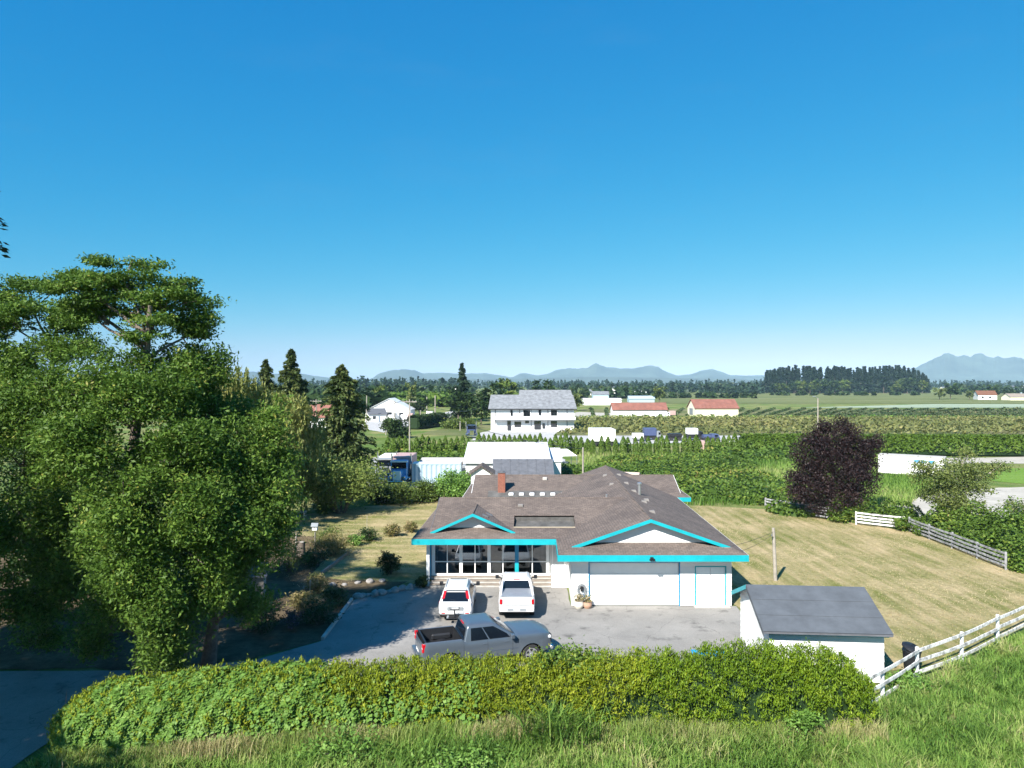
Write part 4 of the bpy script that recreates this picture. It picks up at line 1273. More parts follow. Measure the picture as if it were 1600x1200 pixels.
rail_fence('rail_fence', 'shaded rail fence sloping down under the bramble along the dry lawn', seg((33.7, 60.3), (33.2, 47.8), 4), 1.2, 4, 'white rail fences', 'fencegrey', seed=5)

# ------------------------------------------------------------------ poles and wires
def wire(root, a, b, sag, r=0.012):
    pts = []
    for t in np.linspace(0, 1, 13):
        p = [a[i]+(b[i]-a[i])*t for i in range(3)]
        p[2] -= sag*4*t*(1-t)
        pts.append(tuple(p))
    return MB().tube(pts, r, 4).build('wire', M['black'], root)
pl = thing('service_pole', 'short leaning grey service pole standing on the dry lawn behind the shed', 'pole', (16.75, 45.2, 0))
MB().tube([(0, 0, -.1), (-.06, 0, 1.6), (-.14, 0, 3.35)], [.12, .11, .095], 12).build('post', M['polewood'], pl, 50)
MB().tube([(-.12, -.05, 2.75), (-.35, -.3, 2.95)], .02, 6).tube([(-.35, -.3, 2.88), (-.35, -.3, 3.02)], .035, 8).build('bracket', M['metal'], pl)
e1 = (XG1-.4-16.75, 39.5-45.2, 3.2); 
wire(pl, (-.35, -.3, 2.98), e1, .12, .010); wire(pl, (-.13, 0, 3.1), (XG1-1.0-16.75, 39.9-45.2, 3.35), .1, .010)

def util_pole(label, x, Y, top_y, arms=1, group='utility poles'):
    X = (x-800)*Y/FPX
    h = CAMZ-(top_y-600)*Y/FPX
    r = thing('utility_pole', label, 'utility pole', (X, Y, 0), 0, group)
    w_ = max(.13, Y*.0009)
    MB().tube([(0, 0, -.2), (0, 0, h)], [w_, w_*.75], 8).build('post', M['polewood'], r, 50)
    for k in range(arms):
        z = h-.4-k*.9
        MB().box(-1.2, 1.2, -.08-w_, .0-w_, z-.08, z+.08).build('crossarm', M['polewood'], r)
        for q in (-1.05, -.5, .5, 1.05): MB().tube([(q, -.04-w_, z+.08), (q, -.04-w_, z+.3)], .05, 6).build('insulator', M['greybody'], r)
    return r, h
p1, h1 = util_pole('grey utility pole rising behind the purple-leaved tree', 1278, 112, 622, 0)
MB().tube([(0, 0, h1), (-.6, -.2, h1+.25)], .05, 6).cbox(-.9, -.5, -.35, -.1, h1+.18, h1+.32, .03).build('lamp_arm', M['metal'], p1)
p2, h2 = util_pole('tall utility pole with crossarm standing before the small cedars', 640, 118, 624, 1)
p3, h3 = util_pole('slim pole with crossarm in front of the red-roofed building', 494, 150, 624, 1)
for lab, x, Y, ty in (('slim far pole between the white gabled house and the tall pole', 617, 190, 626), ('thin far pole beside the round green bush', 603, 175, 650),
                      ('thin far pole at the near end of the dark clipped hedge', 657, 200, 641), ('far pole standing on the road bend behind the hedge', 680, 260, 618),
                      ('far pole rising by the green orchard slope', 667, 300, 620), ('far pole at the edge of the pale conifer', 573, 230, 618), ('thin white pole beside the dark parked semi truck', 719, 190, 658)):
    util_pole(lab, x, Y, ty, 0)
pc, hc = util_pole('lone grey timber post standing in weeds behind the roof ridge', 911, 84, 699, 0)
wire(p2, (0, 0, h2-.3), ((911-800)*84/FPX-p2.location.x, 84-118, hc-.2), 1.2, .03)
pw = p2.location
wire(p2, (1.0, 0, h2-.2), (-8.0-pw.x, 187-118, 6.5), 1.5, .035)
wire(p2, (-1.0, 0, h2-.2), (p3.location.x-pw.x, 150-118, h3-.2), 1.5, .035)

# ------------------------------------------------------------------ yard things
bn = thing('rubbish_bin', 'black round bin with tilted lid behind the white rail fence', 'bin', (17.45, 31.05, 0), .3)
MB().lathe([(.27, 0), (.30, .03), (.36, .82), (.38, .84), (.38, .90), (.35, .90)], n=20).build('body', M['black'], bn, 35)
ld = MB().lathe([(.40, 0), (.41, .05), (.30, .13), (.1, .17), (.03, .17)], n=20).build('lid', M['black'], bn, 35)
ld.location = (.02, .03, .93); ld.rotation_euler = (.35, .15, 0)
MB().tube([(-.08, 0, .16), (-.06, 0, .23), (.06, 0, .23), (.08, 0, .16)], .015, 6).build('handle', M['black'], ld)
for s in (-1, 1): MB().cbox(s*.39-.03, s*.39+.03, -.08, .08, .66, .70, .01).build('grip', M['black'], bn)
x0, y0 = G(1112, 1022)
bb = thing('low_bench', 'low bright blue plank bench showing above the hedge beside the shed', 'bench', (8.9, 32.0, 0), -.05)
for k in range(3): MB().cbox(-.80, .80, -.26+k*.18, -.26+k*.18+.165, .40, .44, .008).build('seat_plank', plain('bright_blue_paint', (0.0, 0.27, 0.52), 0.5), bb)
for x in (-.68, .68):
    for y in (-.2, .2): MB().cbox(x-.04, x+.04, y-.04, y+.04, 0, .398, .006).build('leg', M['blue'], bb)
MB().box(-.72, .72, -.25, -.22, .30, .395).build('apron', M['blue'], bb)
# planters
def pot(name, label, x, y, r, h, mat, plant=True):
    p = thing(name, label, 'planter', (x, y, .014))
    MB().lathe([(r*.62, 0), (r*.95, h*.35), (r, h*.6), (r*.86, h*.92), (r*.92, h), (r*.80, h), (r*.78, h*.86)], n=20).build('pot', mat, p, 40)
    MB().lathe([(r*.78, h*.86), (.01, h*.9)], n=16).build('soil', M['wood'], p)
    if plant:
        P = np.stack([RNG.normal(0, r*.5, 140), RNG.normal(0, r*.5, 140), h+RNG.uniform(0, .35, 140)], 1)
        mesh_obj('leaves', leaf_mesh('leaves', P, .12, .05, RNG.uniform(0, 1, 140)), M['l_weed'], p)
    return p
pot('planter', 'pale round planter by the garage wall', 3.72, 39.62, .30, .42, M['paleplastic'])
pot('planter', 'terracotta planter nearest the big garage door', 4.20, 39.64, .27, .36, M['terracotta'])
# timber kerb along the drive
kb = thing('timber_kerb', 'pale timber edging along the shaded drive beside the garden bed', 'kerb', (-9.25, 34.7, 0))
for k in range(3):
    MB().cbox(-.08, .08, k*2.13+.01, (k+1)*2.13-.02, 0, .16, .015).build('sleeper', M['concrete'], kb)
eg = thing('lawn_edging', 'weathered timber edging between the flower bed and the west lawn', 'edging', (-12.5, 46.6, 0), math.radians(-5))
for k in range(3): MB().cbox(-.07, .07, k*1.9, (k+1)*1.9-.03, 0, .22, .015).build('sleeper', M['wood'], eg)
# stones along the top of the drive
rd = random.Random(5)
def ordinal(n):
    return str(n)+('th' if 10 <= n % 100 <= 20 else {1: 'st', 2: 'nd', 3: 'rd'}.get(n % 10, 'th'))
def stone(name, label, x, y, r, group):
    bm = bmesh.new(); bmesh.ops.create_icosphere(bm, subdivisions=2, radius=1)
    sx, sy, sz = rd.uniform(.8, 1.3)*r, rd.uniform(.7, 1.1)*r, rd.uniform(.5, .8)*r
    for v in bm.verts:
        n = 1+.18*float(wob(v.co.x, v.co.y, v.co.z, 2.2, x+y))
        v.co = Vector((v.co.x*sx*n, v.co.y*sy*n, v.co.z*sz*n+sz*.5))
    me = bpy.data.meshes.new(name); bm.to_mesh(me); bm.free()
    o = mesh_obj(name, me, M['stone']); o.location = (x, y, 0); o.rotation_euler = (0, 0, rd.uniform(0, 3))
    tag(o, label, 'stone', group)
for k in range(16):
    t = k/15
    stone('edging_stone', f'rounded grey stone edging the top of the drive, {ordinal(16-k)} from the porch step', -9.0+3.6*t+rd.uniform(-.1, .1), 41.4+2.7*t+rd.uniform(-.15, .15), rd.uniform(.18, .30), 'stones edging the drive')
for k in range(7):
    t = k/6
    stone('border_stone', f'flat grey stone bordering the west lawn, {ordinal(7-k)} from the dark round rhododendron', -12.6+4.4*t, 43.3+1.6*t+rd.uniform(-.2, .2), rd.uniform(.15, .25), 'stones bordering the lawn')
# bird box on a post, garden posts, table
bh = thing('bird_box', 'white bird box on a slim post in the garden bed', 'bird house', (-14.3, 51.6, 0))
MB().tube([(0, 0, 0), (0, 0, 1.9)], .04, 8).build('post', M['polewood'], bh)
MB().box(-.17, .17, -.15, .15, 1.9, 2.22).build('box', M['white'], bh)
MB().slab([(-.25, -.22, 2.2), (.25, -.22, 2.2), (.25, 0, 2.42), (-.25, 0, 2.42)], .03).slab([(-.25, .22, 2.2), (-.25, 0, 2.42), (.25, 0, 2.42), (.25, .22, 2.2)], .03).build('roof', M['greybody'], bh)
MB().lathe([(.035, -.155), (.03, -.16)], (0, 0, 2.06), 'y', 10).build('entry_hole', M['black'], bh)
for lab, x, y, h in (('weathered garden post by the stump in the bed', *G(462, 862), 1.3), ('thin garden stake by the round shrub on the lawn', *G(573, 842), 1.9), ('white garden stake in the shaded bed', *G(484, 930), .9)):
    o = MB().tube([(0, 0, -.05), (.03, 0, h)], [.05 if h < 1.5 else .02, .04 if h < 1.5 else .015], 8).build('garden_stake', M['palebark'])
    o.location = (x, y, 0); tag(o, lab, 'stake')
st = thing('tree_stump', 'dark cut stump beside a weathered post in the garden', 'stump', (*G(470, 868), 0))
MB().tube([(0, 0, -.1), (0, 0, .25), (.03, 0, 1.0)], [.45, .33, .28], 12).build('trunk', M['bark'], st, 50)
MB().lathe([(.27, 0.995), (.02, 1.01)], (.03, 0, 0), n=12).build('cut_face', M['palebark'], st)
tb = thing('picnic_table', 'pale grey picnic table at the edge of the trees on the west lawn', 'table', (*G(464, 812), 0), .3)
for k in range(4): MB().cbox(-.85, .85, -.38+k*.19, -.38+k*.19+.175, .70, .74, .008).build('top_plank', M['concrete'], tb)
for s in (-1, 1):
    MB().cbox(-.85, .85, s*.68-.13, s*.68+.13, .42, .46, .008).build('seat', M['concrete'], tb)
    MB().extr([(s*.6, -.7, 0), (s*.6, -.62, 0), (s*.6, -.2, .70), (s*.6, -.3, .70)], (.06, 0, 0)).extr([(s*.6, .7, 0), (s*.6, .62, 0), (s*.6, .2, .70), (s*.6, .3, .70)], (.06, 0, 0)).box(s*.6+.061, s*.6+.11, -.8, .8, .36, .42).build('leg', M['concrete'], tb)
# dark garden hut under the trees
gh_ = thing('garden_hut', 'small dark-roofed timber hut half hidden under the locust trees', 'hut', (-15.2, 41.0, 0), .25)
MB().box(-.9, .9, -.8, .8, 0, 1.7).build('wall', M['polewood'], gh_)
MB().slab([(-1.1, -1.05, 1.62), (1.1, -1.05, 1.62), (1.1, 0, 2.2), (-1.1, 0, 2.2)], .06).slab([(-1.1, 1.05, 1.62), (-1.1, 0, 2.2), (1.1, 0, 2.2), (1.1, 1.05, 1.62)], .06).build('roof', M['darkroof'], gh_)
MB().box(-.9, -.84, -.79, .79, 1.7, 1.72).extr([(-.9, -.8, 1.7), (-.9, .8, 1.7), (-.9, 0, 2.12)], (.05, 0, 0)).extr([(.85, -.8, 1.7), (.85, .8, 1.7), (.85, 0, 2.12)], (.05, 0, 0)).build('gable', M['polewood'], gh_)
MB().cbox(-.3, .3, -.83, -.80, .05, 1.5, .01).build('door', M['greybody'], gh_)

# ------------------------------------------------------------------ trees and plants
def limb(mb, a, b, r0, r1, bend=0.12, n=5, sides=7):
    a, b = Vector(a), Vector(b)
    L = (b-a).length
    off = Vector((random.uniform(-1, 1), random.uniform(-1, 1), random.uniform(-.2, .8)))*L*bend
    pts, rr = [], []
    for k in range(n+1):
        t = k/n
        pts.append(tuple(a.lerp(b, t) + off*math.sin(math.pi*t)))
        rr.append(r0+(r1-r0)*t)
    mb.tube(pts, rr, sides, True)

def lobed_tree(name, label, cat, base, lobes, mat, bark, r0, leaf=(.22, .08), dens=1.0, per=60, clump=.5, flat=.45, inner=.5, up=.6, twigs=2, sub=1, group=None, lean=None, open_top=None):
    """lobes: (x, y, z, rx, ry, rz, leaves) in world coordinates"""
    root = thing(name, label, cat, (base[0], base[1], 0), 0, group)
    o = np.array([base[0], base[1], 0.0])
    PP, TT = [], []
    wood = MB()
    top = max(l[2] for l in lobes)
    tx = lean[0] if lean else 0; ty = lean[1] if lean else 0
    spine = lambda z: Vector((tx*(z/top)**1.2 + .25*math.sin(z*.5), ty*(z/top)**1.2 + .2*math.cos(z*.4), z))
    zt = top*0.92
    zs = np.linspace(-.2, zt, 9)
    wood.tube([tuple(spine(max(z, 0)) + Vector((0, 0, min(z, 0)))) for z in zs], [max(.06, r0*(1.25 if i == 0 else 1)*(1-0.80*(max(z, 0)/zt))) for i, z in enumerate(zs)], 10)
    for l in lobes:
        c = np.array(l[:3]) - o
        P, t, C = [], [], []
        ks = sub if min(l[3:6]) > .55 else 1
        for q in range(ks):
            high = open_top is not None and l[2] > open_top
            fl_ = flat*.55 if high else flat
            if ks > 1:
                cc = c + ball(1, .4)[0]*np.array(l[3:6])*np.array([.8, .8, .95])
                rr = np.array(l[3:6])*np.array([.50, .50, .66])*random.uniform(.75, 1.25)
            else: cc, rr = c, l[3:6]
            if high: rr = np.array(rr)*np.array([1.0, 1.0, .5])
            p_, t_, C_q = lobe_points(cc, rr, int(l[6]*dens/ks*(.95 if high else 1)), per, clump, fl_, inner)
            up_ = (p_[:, 2]-cc[2])/max(rr[2], .1)
            kp = up_ > -.9
            P.append(p_[kp]); t.append(t_[kp]+.10*random.uniform(-1, 1)); C.append(C_q[:2])
        P = np.concatenate(P); t = np.concatenate(t); C = np.concatenate(C)
        RNG.shuffle(C)
        keep = P[:, 2] > 0.05
        PP.append(P[keep]); TT.append(t[keep])
        za = max(.8, min(zt*.92, c[2]-abs(math.hypot(c[0], c[1]))*.55))
        s = spine(za)
        d = (Vector(c)-s).length
        rb = max(.05, r0*.42*min(1, d/5+.25)*(1-0.5*za/zt))
        limb(wood, s, c, rb, rb*.35)
        for k in range(min(twigs, len(C))):
            limb(wood, Vector(c).lerp(s, .25), C[k], rb*.4, .02, .1, 4, 5)
    wood.build('trunk', bark, root, 50)
    P = np.concatenate(PP); T = np.concatenate(TT)
    mesh_obj('crown', leaf_mesh('crown', P, leaf[0], leaf[1], T, up, np.array([0, 0, -1.0]), .35), mat, root)
    return root

def LB(x, y, rx, ry, Y, n, depth=None):
    """a crown lobe seen at photo pixel x,y with half sizes in pixels at distance Y"""
    X, _, Z = at(x, y, Y)
    k = Y/FPX
    return (X, Y, Z, rx*k, (depth if depth else max(rx, ry)*k*.9), ry*k, n)

# big locusts beside the drive
A = [LB(195, 435, 70, 30, 31.5, 5000), LB(140, 455, 55, 28, 30.5, 3500), LB(262, 472, 62, 34, 31.5, 4500), LB(305, 520, 36, 44, 32, 3600), LB(235, 515, 48, 22, 30, 1500),
     LB(180, 575, 62, 32, 29.5, 3000), LB(295, 580, 55, 40, 31, 4000), LB(225, 635, 95, 42, 29, 7000), LB(150, 700, 85, 55, 28, 8500), LB(270, 715, 85, 60, 28, 9000),
     LB(215, 800, 85, 60, 27.3, 8500), LB(310, 820, 70, 65, 28, 7500), LB(250, 895, 75, 55, 27.4, 7500), LB(330, 905, 55, 50, 28.6, 4500), LB(255, 970, 50, 48, 27.6, 4500), LB(262, 1025, 36, 30, 27.4, 2400), LB(180, 925, 55, 45, 28.5, 4000), LB(140, 860, 70, 55, 29, 5000), LB(160, 985, 45, 35, 29.5, 2400), LB(255, 608, 60, 30, 30, 3200), LB(325, 605, 38, 38, 31.5, 2600), LB(130, 612, 55, 26, 29.5, 2400), LB(335, 560, 18, 26, 32, 800), LB(215, 480, 44, 22, 31, 1600), LB(80, 600, 44, 22, 30, 1500), LB(150, 498, 46, 26, 31, 1800), LB(120, 480, 30, 18, 32, 900)]
lobed_tree('locust_tree', 'tall spreading locust tree whose lowest boughs hang behind the hedge', 'tree', (-16.0, 30.6), A, M['l_locust'], M['bark'], .42, (.17, .072), 1.55, 42, .24, .75, .45, .5, 7, sub=8, open_top=14.2, lean=(.6, -1.0), group='locust trees by the drive')
B = [LB(45, 462, 52, 30, 34.5, 3200), LB(15, 500, 60, 34, 33.5, 3600), LB(95, 500, 50, 26, 34.5, 2800), LB(112, 548, 50, 26, 33.5, 2600), LB(45, 565, 58, 34, 33.5, 3600), LB(15, 620, 65, 42, 33, 4800),
     LB(90, 650, 80, 48, 32.5, 6500), LB(30, 725, 80, 60, 31.5, 7000), LB(110, 790, 60, 48, 31, 5000), LB(40, 830, 75, 55, 31, 6000), LB(-50, 640, 80, 90, 34, 5000), LB(-40, 800, 80, 80, 34, 4500), LB(95, 895, 62, 50, 31, 4400), LB(25, 925, 60, 48, 31.5, 3600), LB(70, 970, 50, 36, 31, 2400)]
lobed_tree('locust_tree', 'locust tree at the far west edge with dark forked trunk against the sky', 'tree', (-22.8, 34.5), B, M['l_locust'], M['bark'], .38, (.18, .076), 1.5, 42, .26, .75, .45, .5, 7, sub=8, open_top=14.4, lean=(.2, .3), group='locust trees by the drive')
C_ = [LB(350, 640, 55, 36, 33.5, 3400), LB(300, 655, 60, 42, 31.5, 3800), LB(392, 690, 62, 52, 31, 6000), LB(330, 735, 70, 58, 29.5, 6000), LB(412, 765, 52, 58, 30, 5500), LB(365, 815, 60, 52, 28.6, 5500), LB(420, 835, 38, 48, 30, 3600), LB(385, 890, 48, 45, 29.4, 3400), LB(300, 800, 60, 60, 29, 4000), LB(440, 720, 26, 30, 31.5, 1600), LB(395, 935, 36, 30, 30, 1800)]
lobed_tree('locust_tree', 'shorter locust tree nearest the flower bed, its shadow dappling the drive', 'tree', (-13.6, 31.6), C_, M['l_locust'], M['bark'], .30, (.17, .072), 1.5, 42, .24, .75, .45, .5, 7, sub=8, lean=(.8, -.5), group='locust trees by the drive')
D_ = [(-26.5, 12.0, 13.5, 3.2, 3.4, 2.6, 4500), (-24.0, 13.5, 11.0, 3.0, 3.0, 2.4, 4200), (-26.0, 10.0, 9.0, 3.2, 3.2, 2.2, 4200), (-22.6, 12.0, 8.0, 2.4, 2.6, 2.0, 3400), (-24.0, 16.0, 8.0, 2.6, 2.4, 2.0, 3000), (-26.5, 14, 16.5, 2.8, 2.8, 2.0, 3400), (-28.5, 15, 12, 3.2, 3.2, 3, 4000), (-24.5, 15, 14.0, 2.6, 2.6, 2, 3400), (-20.0, 10.4, 10.6, 1.8, 1.7, 1.4, 2000), (-27, 18, 18.0, 2.8, 2.8, 2, 2600), (-30, 12, 17, 3, 3, 2, 2600), (-23.5, 9, 6, 2.4, 2.4, 1.8, 2400)]
lobed_tree('locust_tree', 'broad locust tree beside the lane, shading its asphalt', 'tree', (-25.5, 12.5), D_, M['l_locust'], M['bark'], .35, (.50, .24), .55, 40, .5, .6, .4, .7, 2, group='locust trees by the drive')

E_ = [(-30, 21, 8, 3.6, 3.6, 2.8, 5000), (-27, 22, 10, 3.2, 3.2, 2.6, 4600), (-30, 24, 13, 3.6, 3.4, 2.6, 4600), (-33, 22, 12, 3.6, 3.6, 3, 4600), (-29, 19, 14, 3.4, 3.4, 2.4, 4200), (-31, 22, 17, 3.2, 3.2, 2, 3600), (-27.5, 25.5, 7, 2.6, 2.6, 2, 3200), (-34, 18, 9, 3.4, 3.4, 2.6, 4000)]
lobed_tree('locust_tree', 'locust tree across the lane whose shade darkens the ground under the others', 'tree', (-30.5, 21.5), E_, M['l_locust'], M['bark'], .36, (.50, .24), .55, 40, .5, .6, .4, .7, 2, group='locust trees by the drive')

def conifer_points(h, r, nb, per, z0=.06, droop=.35, power=.85, spread=.16):
    """points along drooping branches of a conical tree, with the branch directions"""
    PP, DD = [], []
    for k in range(nb):
        f = z0+(1-z0)*(k+RNG.uniform(0, 1))/nb
        R_ = r*((1-f)**power)*RNG.uniform(.5, 1.25)+.03*h*.1
        a = RNG.uniform(0, 2*np.pi)
        t = RNG.uniform(.18, 1, per)
        d = np.array([math.cos(a), math.sin(a), 0])
        z = f*h - droop*R_*t**1.5 + .06*R_*np.sin(t*9)
        p = d[None, :]*(R_*t)[:, None]
        p[:, 2] = z
        s = np.array([-d[1], d[0], 0])
        w_ = spread*R_*(1.15-t)
        p = p + s[None, :]*(RNG.normal(size=per)*w_)[:, None]
        p[:, 2] += RNG.normal(size=per)*.05*R_
        PP.append(p); DD.append(np.tile(d+np.array([0, 0, -.45]), (per, 1)))
    return np.concatenate(PP), unit(np.concatenate(DD))

def conifer(name, label, base, h, r, nb, per, leaf, mat, group=None, tops=None, **kw):
    root = thing(name, label, 'tree', (base[0], base[1], 0), 0, group)
    wood = MB(); PP, DD = [], []
    for (dx, dy, hh, rr, k) in (tops or [(0, 0, h, r, 1.0)]):
        wood.tube([(dx*.3, dy*.3, -.1), (dx, dy, hh*.5), (dx, dy, hh*.98)], [h*.018, h*.012, .03], 8)
        p, d = conifer_points(hh, rr, int(nb*k), per, **kw)
        p = p+np.array([dx, dy, 0]); PP.append(p); DD.append(d)
    P = np.concatenate(PP); D = np.concatenate(DD)
    t = .45+.3*wob(P[:, 0], P[:, 1], P[:, 2], 1.3)+RNG.normal(size=len(P))*.15
    wood.build('trunk', M['bark'], root, 50)
    mesh_obj('crown', leaf_mesh('crown', P, leaf[0], leaf[1], t, .5, D, .75), mat, root)
    return root
# tall fir just outside the frame, its tips reach in
conifer('fir_tree', 'very tall fir beyond the locusts, only branch tips reaching in from the edge', (-32.0, 40.0), 32, 7.2, 150, 60, (.5, .18), M['l_fir'], z0=.36, droop=.25)
X, Y = (442-800)*92/FPX, 92
conifer('spruce_tree', 'twin-topped dark spruce rising behind the willow', (X, Y), 16.8, 4.2, 130, 75, (.66, .24), M['l_conifer'], tops=[(1.1, 0, 16.9, 6.0, 1.6), (-2.3, .4, 15.6, 5.0, 1.2)], droop=.28, power=.8)
X, Y = (535-800)*80/FPX, 80
conifer('spruce_tree', 'single ragged spruce tapering above the round orchard tree', (X, Y), 14.6, 5.0, 260, 80, (.56, .21), M['l_conifer'], droop=.42, power=.55)
X, Y = (722-800)*245/FPX, 245
conifer('fir_tree', 'dark open-branched fir standing alone beside the modern white house', (X, Y), 19.4, 6.0, 90, 70, (1.3, .42), M['l_fir'], droop=.05, spread=.22)

def willow(name, label, base, lobes, mat):
    root = thing(name, label, 'tree', (base[0], base[1], 0))
    wood = MB(); PP, DD = [], []
    for (x, y, z, rx, ry, rz, n) in lobes:
        c = np.array([x-base[0], y-base[1], z])
        limb(wood, (0, 0, 1.5), c, .22, .06)
        k = int(n/26)
        S = c + ball(k, .65)*np.array([rx, ry, rz])
        ln = RNG.uniform(.8, 2.6, k)
        idx = RNG.integers(0, k, n); f = RNG.uniform(0, 1, n)
        p = S[idx].copy(); p[:, 2] -= f*ln[idx]
        p += RNG.normal(size=(n, 3))*.10
        PP.append(p); DD.append(np.tile(np.array([0, 0, -1.0]), (n, 1)))
    wood.tube([(0, 0, -.1), (.1, 0, 2), (0, .1, 4)], [.5, .4, .3], 10)
    wood.build('trunk', M['bark'], root, 50)
    P = np.concatenate(PP); D = np.concatenate(DD)
    ok = P[:, 2] > .1; P = P[ok]; D = D[ok]
    t = .5+.3*wob(P[:, 0], P[:, 1], P[:, 2]*.4, 1.1)+RNG.normal(size=len(P))*.16
    mesh_obj('crown', leaf_mesh('crown', P, .40, .12, t, .3, D, .8), mat, root)
    return root
willow('willow_tree', 'pale yellow-green weeping willow between the locusts and the spruces', ((410-800)*66/FPX, 66),
       [LB(362, 600, 38, 34, 64, 5200), LB(405, 632, 46, 34, 66, 4600), LB(450, 640, 38, 34, 66, 4600), LB(475, 675, 34, 40, 68, 4600), LB(420, 690, 55, 45, 64, 6000), LB(460, 730, 40, 40, 66, 4600), LB(400, 750, 50, 40, 64, 4500)], M['l_willow'])

def bush(name, label, cat, base, rx, ry, h, n, mat, leaf=(.14, .07), bark=None, group=None, per=40, clump=None, z0=0.0, lumps=6, up=.7):
    root = thing(name, label, cat, (base[0], base[1], 0), 0, group)
    PP, TT = [], []
    wood = MB()
    cl = clump or .16*max(rx, h*.4)
    for k in range(lumps):
        a = 2*math.pi*k/lumps + random.uniform(-.4, .4)
        f = .5 if k else 0
        c = (rx*f*math.cos(a), ry*f*math.sin(a), z0+(h-z0)*random.uniform(.42, .62))
        P, t, C = lobe_points(c, (rx*.55, ry*.55, (h-z0)*.42), int(n/lumps), per, cl, .7, .55)
        ok = P[:, 2] > .02
        PP.append(P[ok]); TT.append(t[ok])
        limb(wood, (rx*.1*math.cos(a), ry*.1*math.sin(a), -.05), c, max(.025, .03*h), .02, .15, 4, 5)
    wood.build('stems', bark or M['bark'], root, 50)
    P = np.concatenate(PP); T = np.concatenate(TT)
    mesh_obj('foliage', leaf_mesh('foliage', P, leaf[0], leaf[1], T, up), mat, root)
    return root
bush('orchard_tree', 'low round-headed green tree overhanging the west lawn', 'tree', ((531-800)*69/FPX, 69), 4.5, 3.4, 5.1, 15000, M['l_round'], (.26, .13), z0=1.3, lumps=9)
bush('clipped_bush', 'small bright rounded bush under the low round tree', 'bush', (*G(507, 803),), 1.15, 1.1, 1.7, 2600, M['l_shrub'], (.16, .08))
for lab, x, y, rx, h, m_ in (('yellowish shrub below the blue semi truck', 630, 786, 1.9, 2.2, 'l_shrub'), ('dense olive shrub left of the bungalow corner', 672, 783, 1.9, 2.3, 'l_shrub'), ('dark shrub at the foot of the parked grey truck', 600, 786, 1.5, 2.0, 'l_dark')):
    bush('garden_shrub', lab, 'shrub', G(x, y), rx, rx*.9, h, 4600, M[m_], (.22, .11), group='shrubs along the west lawn')
bush('vine_mound', 'bright green vine mound spilling beside the bungalow rear wing', 'shrub', (-5.6, 76.5), 2.4, 3.6, 3.0, 7500, M['l_vine'], (.26, .15), lumps=7)
bush('rhododendron', 'dark round rhododendron at the top of the drive', 'shrub', (*G(609, 897),), .78, .75, 1.55, 2600, M['l_dark'], (.16, .06), per=25)
bush('flowering_shrub', 'purple-flowered shrub in the shaded garden bed', 'shrub', (*G(458, 980),), .6, .6, .9, 1100, M['l_flower'], (.10, .06))
bush('bramble_clump', 'brown-green weedy clump in the middle of the garden bed', 'shrub', (*G(520, 868),), 1.7, 1.4, 1.5, 4200, M['l_weed'], (.20, .05))
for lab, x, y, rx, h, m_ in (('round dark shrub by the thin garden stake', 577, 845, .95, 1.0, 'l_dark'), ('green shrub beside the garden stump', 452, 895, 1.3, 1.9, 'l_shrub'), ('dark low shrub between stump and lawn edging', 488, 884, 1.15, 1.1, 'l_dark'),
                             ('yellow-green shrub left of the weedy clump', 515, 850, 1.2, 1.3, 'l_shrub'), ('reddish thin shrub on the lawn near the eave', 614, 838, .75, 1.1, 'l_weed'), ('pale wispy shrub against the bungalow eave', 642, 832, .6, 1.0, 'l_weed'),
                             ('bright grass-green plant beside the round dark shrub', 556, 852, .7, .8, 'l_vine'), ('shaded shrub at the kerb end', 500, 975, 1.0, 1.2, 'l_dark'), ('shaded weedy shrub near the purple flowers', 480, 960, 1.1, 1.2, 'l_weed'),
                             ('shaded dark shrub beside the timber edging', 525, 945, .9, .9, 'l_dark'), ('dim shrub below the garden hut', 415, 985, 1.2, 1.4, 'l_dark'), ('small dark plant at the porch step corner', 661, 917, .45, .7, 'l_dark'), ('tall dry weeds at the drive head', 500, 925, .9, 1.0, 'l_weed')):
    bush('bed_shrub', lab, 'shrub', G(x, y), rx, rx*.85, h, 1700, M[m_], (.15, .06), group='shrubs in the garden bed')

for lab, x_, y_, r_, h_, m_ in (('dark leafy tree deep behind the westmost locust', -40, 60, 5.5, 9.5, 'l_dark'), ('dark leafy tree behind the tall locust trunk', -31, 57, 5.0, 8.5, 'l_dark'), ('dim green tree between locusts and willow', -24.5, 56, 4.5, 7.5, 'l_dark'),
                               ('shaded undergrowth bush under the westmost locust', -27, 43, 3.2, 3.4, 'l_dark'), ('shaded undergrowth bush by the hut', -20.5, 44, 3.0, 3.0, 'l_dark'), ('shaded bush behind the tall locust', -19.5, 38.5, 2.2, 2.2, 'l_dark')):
    bush('dark_tree' if h_ > 5 else 'undergrowth_bush', lab, 'tree' if h_ > 5 else 'bush', (x_, y_), r_, r_*.8, h_, 5000, M[m_], (.34, .17), lumps=8, group='trees and bushes behind the locusts')
